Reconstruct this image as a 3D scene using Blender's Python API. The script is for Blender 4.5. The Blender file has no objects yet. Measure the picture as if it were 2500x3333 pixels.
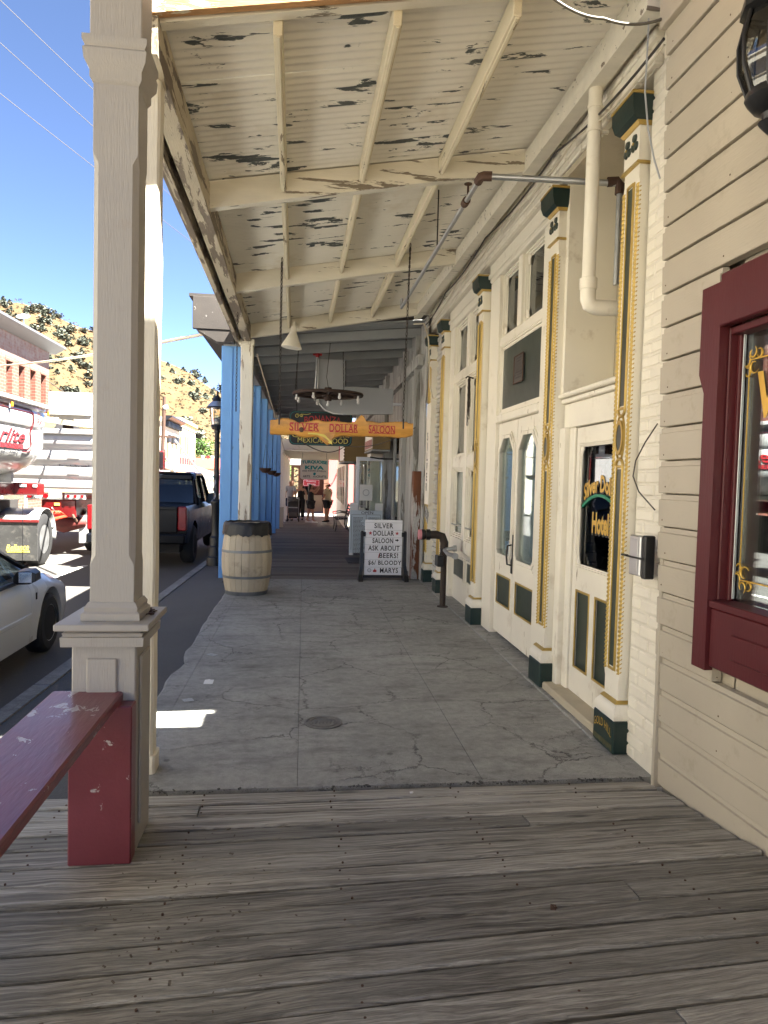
import bpy, bmesh, math, random
from mathutils import Vector, Matrix
R=math.radians; random.seed(7)
SC=bpy.context.scene; COL=SC.collection
# ---------------------------------------------------------------- camera
cam_d=bpy.data.cameras.new('camera'); cam=bpy.data.objects.new('camera',cam_d); COL.objects.link(cam); SC.camera=cam
cam_d.sensor_fit='VERTICAL'; cam_d.sensor_height=36; cam_d.lens=24.96; cam_d.clip_start=.05; cam_d.clip_end=5000
Yc=Vector((-.12548,.04868,-1)).normalized(); Zc=Vector((math.sin(.02),math.cos(.02),0)); Zc=(Zc-Zc.dot(Yc)*Yc).normalized(); Xc=Yc.cross(Zc)
cam.matrix_world=Matrix.Translation((0,0,1.6))@Matrix((Xc,Yc,Zc)).to_4x4()
# ---------------------------------------------------------------- sky, sun, exposure
SUN=Vector((.56,-.30,1)).normalized()
W=bpy.data.worlds.new('World'); SC.world=W; W.use_nodes=True
wn=W.node_tree; wn.nodes.clear()
sky=wn.nodes.new('ShaderNodeTexSky'); sky.sky_type='NISHITA'; sky.sun_disc=False
sky.sun_elevation=math.asin(SUN.z); sky.sun_rotation=math.atan2(SUN.x,SUN.y); sky.altitude=1900; sky.air_density=.26; sky.dust_density=.0; sky.ozone_density=1.0
bg=wn.nodes.new('ShaderNodeBackground'); bg.inputs['Strength'].default_value=.075
wo=wn.nodes.new('ShaderNodeOutputWorld'); wn.links.new(sky.outputs[0],bg.inputs[0]); wn.links.new(bg.outputs[0],wo.inputs[0])
sd=bpy.data.lights.new('sun','SUN'); sd.energy=5.0; sd.angle=R(.53); sd.color=(1,.965,.88)
so=bpy.data.objects.new('sun',sd); COL.objects.link(so); so.rotation_euler=SUN.to_track_quat('Z','Y').to_euler(); so.location=(20,-20,40)
vs=SC.view_settings; vs.view_transform='Standard'; vs.look='None'; vs.exposure=3.6; vs.use_white_balance=True; vs.white_balance_temperature=6600; vs.gamma=1; vs.use_curve_mapping=False
cy=SC.cycles; cy.max_bounces=8; cy.diffuse_bounces=5; cy.glossy_bounces=5; cy.transmission_bounces=8; cy.transparent_max_bounces=16
cy.use_denoising=True; cy.sample_clamp_indirect=8; cy.caustics_reflective=False; cy.caustics_refractive=False
try: cy.denoiser='OPENIMAGEDENOISE'
except Exception: pass
# ---------------------------------------------------------------- helpers
def tag(o,label=None,cat=None,group=None,kind=None):
    if label: o['label']=label
    if cat: o['category']=cat
    if group: o['group']=group
    if kind: o['kind']=kind
    return o
def T(name,label,cat,loc=(0,0,0),rz=0,group=None,kind=None):
    o=bpy.data.objects.new(name,None); COL.objects.link(o); o.location=loc; o.rotation_euler=(0,0,rz); o.empty_display_size=.1
    return tag(o,label,cat,group,kind)
def wm(o):
    if o is None: return Matrix()
    m=Matrix.Translation(o.location)@o.rotation_euler.to_matrix().to_4x4()@Matrix.Diagonal((*o.scale,1))
    return wm(o.parent)@m if o.parent else m
def link(name,me,mat,parent=None,loc=None,rz=0):
    o=bpy.data.objects.new(name,me); COL.objects.link(o)
    if mat is not None and not me.materials: me.materials.append(mat)
    if parent: o.parent=parent
    if loc is not None: o.location=loc
    if rz: o.rotation_euler=(0,0,rz)
    return o
def dup(o,loc=None,rz=None,label=None,parent=None):
    c=o.copy(); COL.objects.link(c); c.parent=parent
    if loc is not None: c.location=loc
    if rz is not None: c.rotation_euler=(0,0,rz)
    if label: c['label']=label
    for ch in list(o.children): dup(ch,parent=c)
    return c
class MB:
    def __init__(s): s.v=[]; s.f=[]
    def add(s,vs,fs):
        n=len(s.v); s.v+=[tuple(v) for v in vs]; s.f+=[tuple(i+n for i in f) for f in fs]; return s
    def box(s,x0,x1,y0,y1,z0,z1,ch=0):
        return s.obox(((x0+x1)/2,(y0+y1)/2,(z0+z1)/2),(abs(x1-x0),abs(y1-y0),abs(z1-z0)),None,ch)
    def obox(s,c,sz,M=None,ch=0):
        c=Vector(c); h=[a/2 for a in sz]; ch=min(ch,min(h)*.9)
        M=M.to_3x3() if M is not None else None
        def tr(p): p=Vector(p); return c+(M@p if M is not None else p)
        if ch<=0:
            vs=[tr((sx*h[0],sy*h[1],sz_*h[2])) for sx in(-1,1) for sy in(-1,1) for sz_ in(-1,1)]
            return s.add(vs,[(0,1,3,2),(4,6,7,5),(0,4,5,1),(2,3,7,6),(0,2,6,4),(1,5,7,3)])
        vs=[];idx={}
        for sx in(-1,1):
            for sy in(-1,1):
                for sz_ in(-1,1):
                    for k in range(3):
                        p=[sx*h[0],sy*h[1],sz_*h[2]]
                        for j in range(3):
                            if j!=k: p[j]-=(sx,sy,sz_)[j]*ch
                        idx[(sx,sy,sz_,k)]=len(vs); vs.append(tr(p))
        fs=[]; S=(-1,1)
        for k in range(3):
            a,b=(k+1)%3,(k+2)%3
            for q in S:
                def key(sa,sb):
                    t=[0,0,0]; t[k]=q;t[a]=sa;t[b]=sb; return idx[(*t,k)]
                f=[key(-1,-1),key(1,-1),key(1,1),key(-1,1)]
                fs.append(f if q>0 else f[::-1])
        for k in range(3):
            a,b=(k+1)%3,(k+2)%3
            for sa in S:
                for sb in S:
                    def kk(q,w):
                        t=[0,0,0]; t[k]=q;t[a]=sa;t[b]=sb; return idx[(*t,w)]
                    f=[kk(-1,a),kk(1,a),kk(1,b),kk(-1,b)]
                    fs.append(f if sa*sb>0 else f[::-1])
        for sx in S:
            for sy in S:
                for sz_ in S:
                    f=[idx[(sx,sy,sz_,k)] for k in range(3)]
                    fs.append(f if sx*sy*sz_>0 else f[::-1])
        return s.add(vs,fs)
    def ring(s,c,ax,r,n,ph=0):
        ax=Vector(ax).normalized(); u=ax.orthogonal().normalized(); w=ax.cross(u)
        return [Vector(c)+u*(r*math.cos(2*math.pi*i/n+ph))+w*(r*math.sin(2*math.pi*i/n+ph)) for i in range(n)]
    def cyl(s,p,q,r,r2=None,n=12,cap=True):
        r2=r if r2 is None else r2; p=Vector(p);q=Vector(q)
        a=s.ring(p,q-p,r,n); b=s.ring(q,q-p,r2,n)
        fs=[(i,(i+1)%n,n+(i+1)%n,n+i) for i in range(n)]
        if cap: fs+=[tuple(range(n-1,-1,-1)),tuple(range(n,2*n))]
        return s.add(a+b,fs)
    def tube(s,pts,r,n=8,cap=True):
        pts=[Vector(p) for p in pts]; vs=[]; u=None
        rr=r if isinstance(r,(list,tuple)) else [r]*len(pts)
        for i,p in enumerate(pts):
            t=(pts[min(i+1,len(pts)-1)]-pts[max(i-1,0)]).normalized()
            u=t.orthogonal().normalized() if u is None else (u-u.dot(t)*t).normalized()
            w=t.cross(u)
            vs+=[p+u*(rr[i]*math.cos(2*math.pi*k/n))+w*(rr[i]*math.sin(2*math.pi*k/n)) for k in range(n)]
        fs=[(i*n+k,i*n+(k+1)%n,(i+1)*n+(k+1)%n,(i+1)*n+k) for i in range(len(pts)-1) for k in range(n)]
        if cap: fs+=[tuple(range(n-1,-1,-1)),tuple(range((len(pts)-1)*n,len(pts)*n))]
        return s.add(vs,fs)
    def lathe(s,prof,c=(0,0,0),n=20,axis='z',cap=True):
        if prof[0]==prof[-1]: cap=False
        vs=[]
        for (r,h) in prof:
            for k in range(n):
                a=2*math.pi*k/n; x,y=r*math.cos(a),r*math.sin(a)
                p={'z':(x,y,h),'y':(x,h,y),'x':(h,x,y)}[axis]
                vs.append(Vector(c)+Vector(p))
        m=len(prof)
        fs=[(i*n+k,i*n+(k+1)%n,(i+1)*n+(k+1)%n,(i+1)*n+k) for i in range(m-1) for k in range(n)]
        if cap and prof[0][0]>1e-6: fs.append(tuple(range(n-1,-1,-1)))
        if cap and prof[-1][0]>1e-6: fs.append(tuple(range((m-1)*n,m*n)))
        return s.add(vs,fs)
    def prism(s,poly,axis,lo,hi,hole=None):
        # poly: 2-D points; axis 'x' -> (y,z), 'y' -> (x,z), 'z' -> (x,y)
        def p3(p,t): return {'x':(t,p[0],p[1]),'y':(p[0],t,p[1]),'z':(p[0],p[1],t)}[axis]
        n=len(poly)
        if hole is None:
            return s.add([p3(p,lo) for p in poly]+[p3(p,hi) for p in poly],
                [tuple(range(n-1,-1,-1)),tuple(range(n,2*n))]+[(i,(i+1)%n,n+(i+1)%n,n+i) for i in range(n)])
        vs=[p3(p,lo) for p in poly]+[p3(p,hi) for p in poly]+[p3(p,lo) for p in hole]+[p3(p,hi) for p in hole]
        fs=[]
        for i in range(n):
            j=(i+1)%n
            fs+=[(i,j,n+j,n+i),(2*n+j,2*n+i,3*n+i,3*n+j),(j,i,2*n+i,2*n+j),(n+i,n+j,3*n+j,3*n+i)]
        return s.add(vs,fs)
    def loft(s,secs,closed=False,cap=True):
        n=len(secs[0]); vs=[p for q in secs for p in q]
        m=n if closed else n-1
        fs=[(i*n+k,i*n+(k+1)%n,(i+1)*n+(k+1)%n,(i+1)*n+k) for i in range(len(secs)-1) for k in range(m)]
        if cap: fs+=[tuple(range(n-1,-1,-1)),tuple(range((len(secs)-1)*n,len(secs)*n))]
        return s.add(vs,fs)
    def mesh(s,name,smooth=35,fix=True):
        me=bpy.data.meshes.new(name); me.from_pydata(s.v,[],s.f); me.update()
        if fix:
            bm=bmesh.new(); bm.from_mesh(me); bmesh.ops.recalc_face_normals(bm,faces=bm.faces); bm.to_mesh(me); bm.free()
        if smooth:
            me.shade_smooth()
            try: me.set_sharp_from_angle(angle=R(smooth))
            except Exception: pass
        return me
    def out(s,name,mat,parent=None,smooth=35,local=False,kind=None,label=None,fix=True):
        if parent is not None and not local:
            M=wm(parent).inverted(); s.v=[tuple(M@Vector(v)) for v in s.v]
        o=link(name,s.mesh(name,smooth,fix),mat,parent)
        if kind: o['kind']=kind
        if label: o['label']=label
        return o
def boxo(name,mat,parent,b,ch=.004,**k): return MB().box(*b,ch=ch).out(name,mat,parent,**k)
def rotm(ax,a): return Matrix.Rotation(a,3,ax)
# flat lettering, fitted into a width/height box and laid along right/up vectors
_tc={}
def text(name,txt,mat,parent,org,right,up,w=None,h=None,shear=0,bold=0,ext=.002,align='C',arc=0,spc=1.0,local=False,label=None):
    c=bpy.data.curves.new('t','FONT'); c.body=txt; c.size=1; c.shear=shear; c.offset=bold; c.space_character=spc; c.resolution_u=3
    o=bpy.data.objects.new('t',c); COL.objects.link(o); bpy.context.view_layer.update()
    me=o.evaluated_get(bpy.context.evaluated_depsgraph_get()).to_mesh()
    vs=[v.co.copy() for v in me.vertices]; fs=[tuple(p.vertices) for p in me.polygons]
    bpy.data.objects.remove(o); bpy.data.curves.remove(c)
    if not vs: return None
    x0=min(v.x for v in vs);x1=max(v.x for v in vs);y0=min(v.y for v in vs);y1=max(v.y for v in vs)
    sx=(w/(x1-x0)) if w else (h/(y1-y0)); sy=(h/(y1-y0)) if h else sx
    r=Vector(right).normalized();u=Vector(up).normalized();n=r.cross(u);og=Vector(org)
    ax={'C':(x0+x1)/2,'L':x0,'R':x1}[align]; W2=sx*(x1-x0)/2
    def pl(v,d):
        X=(v.x-ax)*sx;Y=(v.y-(y0+y1)/2)*sy
        Y+=arc*(1-(X/W2)**2) if W2 else 0
        return og+r*X+u*Y+n*d
    m=MB(); m.add([pl(v,ext) for v in vs],fs)
    return m.out(name,mat,parent,smooth=0,local=local,fix=False,label=label)
# ---------------------------------------------------------------- materials
def nmat(name):
    m=bpy.data.materials.new(name); m.use_nodes=True; nt=m.node_tree
    return m,nt,nt.nodes['Principled BSDF']
def nd(nt,t,ins=None,**at):
    n=nt.nodes.new('ShaderNode'+t)
    for k,v in at.items(): setattr(n,k,v)
    for k,v in (ins or {}).items():
        i=n.inputs[k]
        if hasattr(v,'is_linked') or hasattr(v,'links'): nt.links.new(v,i)
        else: i.default_value=v
    return n
def C4(c): return (c[0],c[1],c[2],1)
def pos(nt,st=(1,1,1),rnd=0):
    g=nd(nt,'NewGeometry').outputs['Position']
    if rnd:
        oi=nd(nt,'ObjectInfo').outputs['Random']; q=nd(nt,'Math',{0:oi,1:rnd},operation='MULTIPLY').outputs[0]
        g=nd(nt,'VectorMath',{0:g,1:q},operation='ADD').outputs[0]
    return nd(nt,'Mapping',{'Vector':g,'Scale':st}).outputs[0]
def noise(nt,v,scale,detail=5,rough=.55,dist=0): return nd(nt,'TexNoise',{'Vector':v,'Scale':scale,'Detail':detail,'Roughness':rough,'Distortion':dist}).outputs[0]
def mr(nt,v,a,b,c=0,d=1): return nd(nt,'MapRange',{0:v,1:a,2:b,3:c,4:d}).outputs[0]
def mix(nt,f,a,b,bt='MIX'):
    n=nd(nt,'Mix',data_type='RGBA',blend_type=bt)
    for i,v in ((0,f),(6,a),(7,b)):
        if hasattr(v,'links'): nt.links.new(v,n.inputs[i])
        else: n.inputs[i].default_value=v if i==0 else C4(v)
    return n.outputs[2]
def mul(nt,a,b): return nd(nt,'Math',{0:a,1:b},operation='MULTIPLY').outputs[0]
def surf(name,col,rough=.6,metal=0,var=.12,vs=2.,st=(1,1,1),bump=.12,bs=45.,bst=(1,1,1),peel=None,dirt=None,rnd=0,orv=0,coat=0,spec=.5):
    m,nt,b=nmat(name); p=pos(nt,st,rnd)
    n1=noise(nt,p,vs,4,.6); f=mr(nt,n1,.25,.75,1-var,1+var*.6)
    if orv:
        oi=nd(nt,'ObjectInfo').outputs['Random']; f=mul(nt,f,mr(nt,oi,0,1,1-orv,1+orv))
    c=nd(nt,'VectorMath',{0:col[:3],1:f},operation='MULTIPLY').outputs[0]
    pb=pos(nt,bst,rnd); n2=noise(nt,pb,bs,2,.6); hgt=mul(nt,n2,.35)
    if dirt:   # (colour, amount, scale)
        n3=noise(nt,pos(nt,(1,1,1)),dirt[2],4,.7); c=mix(nt,mr(nt,n3,.62-dirt[1]*.3,.8,0,.8),c,dirt[0])
    rg=mr(nt,n1,.2,.8,rough-.08,rough+.08)
    if peel:   # (colour, threshold, scale, stretch)
        n4=noise(nt,pos(nt,peel[3],rnd),peel[2],6,.64,.4); lo=mr(nt,noise(nt,pos(nt),.9,2),.3,.7,-.075,.06); k=mr(nt,nd(nt,'Math',{0:n4,1:lo},operation='ADD').outputs[0],peel[1],peel[1]+.018)
        c=mix(nt,k,c,mix(nt,n2,[x*.6 for x in peel[0]],[x*1.3 for x in peel[0]]))
        hgt=nd(nt,'Math',{0:hgt,1:mul(nt,k,-.9)},operation='ADD').outputs[0]
    nt.links.new(c,b.inputs['Base Color']); nt.links.new(rg,b.inputs['Roughness'])
    b.inputs['Metallic'].default_value=metal; b.inputs['Specular IOR Level'].default_value=spec
    if coat: b.inputs['Coat Weight'].default_value=coat; b.inputs['Coat Roughness'].default_value=.08
    if bump: nt.links.new(nd(nt,'Bump',{'Height':hgt,'Strength':bump,'Distance':.02}).outputs[0],b.inputs['Normal'])
    return m
def glass(name,tint=(.9,.95,.93),dark=.0,k0=.07,k1=.75):
    m,nt,b=nmat(name); nt.nodes.remove(b)
    fr=nd(nt,'Fresnel',{'IOR':1.5}).outputs[0]; k=mr(nt,fr,.03,.6,k0,k1)
    t=nd(nt,'BsdfTransparent',{'Color':C4([x*(1-dark) for x in tint])}); g=nd(nt,'BsdfGlossy',{'Color':(.95,.97,1,1),'Roughness':.012})
    x=nd(nt,'MixShader',{0:k}); nt.links.new(t.outputs[0],x.inputs[1]); nt.links.new(g.outputs[0],x.inputs[2])
    nt.links.new(x.outputs[0],nt.nodes['Material Output'].inputs[0]); return m
CREAM=(.75,.705,.59); WHT=(.80,.755,.645)
m_ceil=surf('cream_corrugated_paint',(.82,.785,.695),.55,var=.07,vs=1.5,bump=.1,peel=((.085,.095,.09),.585,1.05,(1.5,9,9)),dirt=((.55,.47,.32),.15,1.3))
m_beam=surf('weathered_cream_timber',CREAM,.65,var=.1,vs=3,st=(1,4,4),bump=.35,bs=22,bst=(.6,7,7),peel=((.23,.19,.14),.605,1.2,(1.2,12,12)),rnd=9)
m_purl=surf('flaking_cream_rafter',(.76,.68,.50),.65,var=.1,vs=3,bump=.4,bs=22,bst=(7,.7,7),peel=((.26,.2,.12),.62,2.2,(9,1,9)),rnd=9)
m_corn=surf('weathered_brown_cornice',(.05,.042,.036),.85,var=.35,vs=2,bump=.5,bs=20,bst=(7,.7,7),peel=((.25,.24,.22),.66,3.2,(3,3,3)))
m_fasc=surf('weathered_fascia_timber',(.52,.45,.33),.75,var=.25,vs=2,bump=.5,bs=20,bst=(7,.7,7),peel=((.19,.15,.11),.50,1.4,(8,1,8)))
m_bare=surf('sunbleached_bare_timber',(.50,.27,.11),.7,var=.3,vs=3,st=(1,6,6),bump=.4,bs=20,bst=(.6,8,8),peel=((.75,.68,.52),.56,1.6,(1.2,6,6)))
m_white=surf('cream_gloss_paint',WHT,.42,var=.05,vs=1.2,bump=.06,bs=30,dirt=((.5,.43,.32),.1,5))
m_whitew=surf('worn_white_paint',WHT,.5,var=.07,vs=2,bump=.15,bs=18,bst=(5,5,.8),peel=((.34,.27,.18),.645,2.2,(6,6,1)),dirt=((.46,.38,.27),.14,3))
m_post=surf('rough_cream_post',(.72,.66,.53),.6,var=.1,vs=2,bump=.5,bs=16,bst=(6,6,.7),peel=((.3,.24,.17),.67,1.8,(6,6,.8)))
m_postw=surf('flaking_white_post',(.70,.66,.55),.65,var=.12,vs=2,bump=.4,bs=16,bst=(6,6,.7),peel=((.30,.24,.17),.575,1.6,(5,5,.7)))
m_greige=surf('greige_porch_paint',(.335,.31,.27),.5,var=.07,vs=2.5,bump=.22,bs=20,bst=(7,7,.7),dirt=((.30,.26,.21),.02,9),peel=((.22,.17,.12),.735,13,(1,1,.5)))
m_siding=surf('beige_siding_paint',(.44,.39,.31),.5,var=.08,vs=1.6,bump=.18,bs=18,bst=(7,.8,7),dirt=((.30,.25,.18),.12,5),orv=.045)
m_burg=surf('burgundy_gloss_paint',(.085,.014,.017),.42,var=.15,vs=2,bump=.12,bs=14,bst=(6,6,.8),spec=.3)
m_red=surf('worn_red_bench_paint',(.165,.032,.040),.34,var=.22,vs=2.5,bump=.22,bs=12,bst=(5,.8,5),peel=((.42,.36,.33),.665,11.,(1.3,.8,1)),spec=.55,coat=.12)
m_gold=surf('gilt_paint',(.52,.36,.10),.36,metal=.45,var=.22,vs=9,bump=.2,bs=60)
m_dgreen=surf('dark_green_paint',(.009,.027,.024),.38,var=.25,vs=4,bump=.15,bs=30,peel=((.32,.36,.30),.745,5,(1,1,1)))
m_panel=surf('slate_green_panel',(.034,.048,.038),.35,var=.12,vs=3,bump=.06,bs=30)
m_stucco=surf('taupe_stucco',(.47,.41,.30),.8,var=.08,vs=1.2,bump=.3,bs=70,dirt=((.3,.25,.18),.2,2))
m_brickw=surf('painted_white_brick',(.78,.73,.62),.6,var=.08,vs=4,bump=.55,bs=28,rnd=5,peel=((.30,.12,.08),.735,3.5,(1,1,1)),orv=.025)
m_mort=surf('painted_mortar',(.70,.655,.56),.75,var=.1,vs=6,bump=.5,bs=40)
m_brickr=surf('bare_red_brick',(.28,.085,.05),.85,var=.3,vs=9,bump=.8,bs=40)
m_black=surf('black_iron_paint',(.010,.010,.011),.38,var=.2,vs=6,bump=.1,bs=60)
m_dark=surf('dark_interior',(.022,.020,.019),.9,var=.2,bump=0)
m_rubber=surf('black_rubber',(.020,.020,.021),.7,var=.25,vs=12,bump=.2,bs=80)
m_steel=surf('galvanised_pipe',(.42,.43,.43),.42,metal=.8,var=.2,vs=8,bump=.08,bs=50)
m_iron=surf('rusty_iron',(.095,.052,.035),.75,metal=.3,var=.35,vs=14,bump=.35,bs=60)
m_chain=surf('dark_chain',(.045,.035,.028),.6,metal=.5,var=.3,vs=20,bump=0)
m_alu=surf('brushed_aluminium',(.58,.585,.59),.42,metal=.9,var=.1,vs=5,bump=.05)
m_gcab=surf('grey_cream_cable',(.12,.108,.085),.7,var=.1,bump=0)
m_wire=surf('cream_cable',(.60,.54,.42),.6,var=.1,bump=0)
m_dwire=surf('dark_cable',(.05,.042,.036),.7,var=.1,bump=0)
m_glass=glass('window_glass')
m_gdark=glass('dark_glass',(.75,.8,.8),.45)
m_cglass=glass('tinted_car_glass',(.35,.4,.42),.5,.03,.4)
m_curtain=surf('white_curtain',(.80,.82,.84),.9,var=.12,vs=3,st=(1,6,.3),bump=.4,bs=8,bst=(1,6,.3))
m_ltext=surf('black_lettering',(.012,.012,.014),.5,var=0,bump=0)
m_rtext=surf('red_lettering',(.42,.022,.028),.5,var=.1,bump=0)
m_gtext=surf('gold_lettering',(.68,.42,.07),.35,metal=.35,var=.15,vs=20,bump=0)
m_ytext=surf('yellow_lettering',(.70,.58,.12),.5,var=.1,bump=0)
m_ttext=surf('teal_lettering',(.01,.30,.27),.5,var=.1,bump=0)
m_wtext=surf('white_lettering',(.75,.75,.73),.5,var=.05,bump=0)
m_blue=surf('weathered_blue_paint',(.16,.37,.70),.6,var=.14,vs=1.6,st=(1,1,.5),bump=.3,bs=18,bst=(6,6,.8),peel=((.035,.045,.06),.685,2.4,(6,6,.9)))
m_greyw=surf('grey_weathered_boards',(.42,.42,.40),.75,var=.22,vs=2,st=(3,3,.4),bump=.4,bs=16,bst=(6,6,.7),peel=((.2,.19,.17),.56,1.8,(6,6,.6)),orv=.12)
m_greyp=surf('grey_porch_paint',(.31,.325,.33),.7,var=.12,vs=2,bump=.2,bs=20,orv=.06)
m_paper=surf('white_paper',(.78,.78,.76),.8,var=.05,bump=0)
m_gsign=surf('grey_sign_back',(.40,.41,.42),.6,var=.05,vs=1,bump=.03)
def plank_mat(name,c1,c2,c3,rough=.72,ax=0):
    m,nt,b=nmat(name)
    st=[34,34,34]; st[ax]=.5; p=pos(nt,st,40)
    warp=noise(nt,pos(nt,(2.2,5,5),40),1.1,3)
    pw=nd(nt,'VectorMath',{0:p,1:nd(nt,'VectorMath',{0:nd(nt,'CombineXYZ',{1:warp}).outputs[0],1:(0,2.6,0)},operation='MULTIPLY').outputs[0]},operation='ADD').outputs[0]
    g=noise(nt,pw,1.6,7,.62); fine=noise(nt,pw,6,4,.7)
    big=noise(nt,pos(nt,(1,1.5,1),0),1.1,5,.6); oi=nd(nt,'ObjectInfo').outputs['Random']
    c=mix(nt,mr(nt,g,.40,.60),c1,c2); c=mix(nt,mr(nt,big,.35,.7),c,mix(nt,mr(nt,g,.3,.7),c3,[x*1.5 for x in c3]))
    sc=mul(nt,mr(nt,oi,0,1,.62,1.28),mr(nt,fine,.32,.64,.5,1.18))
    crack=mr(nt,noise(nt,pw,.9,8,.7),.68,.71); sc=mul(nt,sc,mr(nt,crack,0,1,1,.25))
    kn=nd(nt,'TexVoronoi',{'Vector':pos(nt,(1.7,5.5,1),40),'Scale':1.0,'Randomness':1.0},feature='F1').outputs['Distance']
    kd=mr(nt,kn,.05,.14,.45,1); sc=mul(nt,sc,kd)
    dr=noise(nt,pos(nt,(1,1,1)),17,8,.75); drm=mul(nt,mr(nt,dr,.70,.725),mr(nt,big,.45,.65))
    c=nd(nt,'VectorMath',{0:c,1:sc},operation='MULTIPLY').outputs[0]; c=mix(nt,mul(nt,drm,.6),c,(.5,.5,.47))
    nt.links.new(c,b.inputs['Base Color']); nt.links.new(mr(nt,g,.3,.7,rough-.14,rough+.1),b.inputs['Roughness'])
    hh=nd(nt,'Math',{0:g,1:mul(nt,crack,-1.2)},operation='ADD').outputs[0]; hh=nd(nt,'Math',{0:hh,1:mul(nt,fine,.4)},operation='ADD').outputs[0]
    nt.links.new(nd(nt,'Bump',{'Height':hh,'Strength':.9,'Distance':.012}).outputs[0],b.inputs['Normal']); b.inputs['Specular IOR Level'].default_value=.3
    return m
m_plank=plank_mat('weathered_boardwalk_wood',(.145,.13,.108),(.48,.45,.39),(.32,.305,.27))
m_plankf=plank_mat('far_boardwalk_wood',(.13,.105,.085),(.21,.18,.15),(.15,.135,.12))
def concrete_mat(name,col,crack=1.):
    m,nt,b=nmat(name); p=pos(nt)
    a=noise(nt,p,.9,6,.65); d=noise(nt,p,14,8,.75); e=noise(nt,p,160,3,.6)
    w=nd(nt,'VectorMath',{0:p,1:nd(nt,'VectorMath',{0:nd(nt,'TexNoise',{'Vector':p,'Scale':5.5,'Detail':6,'Roughness':.75}).outputs[1],1:(.22,.22,.22)},operation='MULTIPLY').outputs[0]},operation='ADD').outputs[0]
    v=nd(nt,'TexVoronoi',{'Vector':w,'Scale':1.35},feature='DISTANCE_TO_EDGE').outputs['Distance']
    v2=nd(nt,'TexVoronoi',{'Vector':w,'Scale':3.4},feature='DISTANCE_TO_EDGE').outputs['Distance']
    reg=mr(nt,noise(nt,p,.75,3),.50,.62)
    c1=mul(nt,mr(nt,v,.002,.0085,1,0),mr(nt,noise(nt,p,1.4,3),.42,.54)); c2=mul(nt,mr(nt,v2,.003,.010,.9,0),reg)
    ck=mul(nt,nd(nt,'Math',{0:c1,1:c2},operation='MAXIMUM').outputs[0],crack)
    pit=mul(nt,mr(nt,d,.60,.66),mr(nt,a,.44,.6)); st=noise(nt,nd(nt,'Mapping',{'Vector':p,'Scale':(1,2.5,1)}).outputs[0],2.1,7,.7)
    f=mul(nt,mr(nt,a,.3,.7,.72,1.12),mr(nt,d,.3,.7,.70,1.16)); f=mul(nt,f,mr(nt,st,.50,.68,1,.64)); f=mul(nt,f,mr(nt,pit,0,1,1,.52)); f=mul(nt,f,mr(nt,e,.3,.7,.80,1.16)); f=mul(nt,f,mr(nt,ck,0,1,1,.34))
    dot=nd(nt,'TexVoronoi',{'Vector':p,'Scale':2.3},feature='F1').outputs['Distance']; f=mul(nt,f,mr(nt,dot,.035,.05,.6,1))
    nt.links.new(nd(nt,'VectorMath',{0:col,1:f},operation='MULTIPLY').outputs[0],b.inputs['Base Color']); b.inputs['Roughness'].default_value=.8; b.inputs['Specular IOR Level'].default_value=.35
    h=nd(nt,'Math',{0:mul(nt,d,.5),1:mul(nt,e,.25)},operation='ADD').outputs[0]; h=nd(nt,'Math',{0:h,1:mul(nt,ck,-1)},operation='ADD').outputs[0]; h=nd(nt,'Math',{0:h,1:mul(nt,pit,-.6)},operation='ADD').outputs[0]
    nt.links.new(nd(nt,'Bump',{'Height':h,'Strength':.55,'Distance':.012}).outputs[0],b.inputs['Normal'])
    return m
m_conc=concrete_mat('cracked_concrete',(.365,.36,.335))
m_kerb=concrete_mat('kerb_concrete',(.26,.255,.24),.5)
m_asph=surf('asphalt',(.085,.083,.08),.85,var=.25,vs=1.2,bump=.8,bs=120,dirt=((.13,.125,.115),.3,40))
m_road=surf('sunbleached_road_asphalt',(.075,.071,.065),.85,var=.18,vs=.7,st=(1,.3,1),bump=.5,bs=90,dirt=((.10,.094,.085),.3,25))
m_ground=surf('dry_ground',(.26,.21,.14),.9,var=.2,vs=.3,bump=.2,bs=5)
# ================================================================ SETTING
def zr(Y): return -.3-.012*max(0,Y-15)
def zb(Y): return -.015*max(0,Y-11.2)
def kx(Y): return -2.30+.0333*Y
def strip(name,mat,fx0,fx1,fz,ys,kind='structure'):
    m=MB()
    for Y in ys: m.v+=[(fx0(Y),Y,fz(Y)),(fx1(Y),Y,fz(Y))]
    m.f=[(2*i,2*i+1,2*i+3,2*i+2) for i in range(len(ys)-1)]
    return m.out(name,mat,None,smooth=0,kind=kind)
YS=[-30,-10,0,5,10,15,20,26,33,40,55,70,90,120]
g=MB()
gy=[-2000,-40]+YS[1:]+[160,400,2500]; gx=[-2500,-200,-40,-14,-2,8,60,2500]
for y in gy:
    for x in gx: g.v.append((x,y,zr(min(y,120))-.10))
g.f=[(j*len(gx)+i,j*len(gx)+i+1,(j+1)*len(gx)+i+1,(j+1)*len(gx)+i) for j in range(len(gy)-1) for i in range(len(gx)-1)]
tag(g.out('ground',m_ground,None),'dry tan ground under the street and town','ground',kind='structure')
tag(strip('road',m_road,lambda Y:-10.4,lambda Y:kx(Y)-.0,zr,YS),'sunlit grey asphalt street beside the porch','road',kind='structure')
m_line=surf('worn_white_road_paint',(.62,.61,.57),.7,var=.2,vs=6,bump=.2,peel=((.14,.135,.125),.56,6,(1,1,1)))
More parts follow.
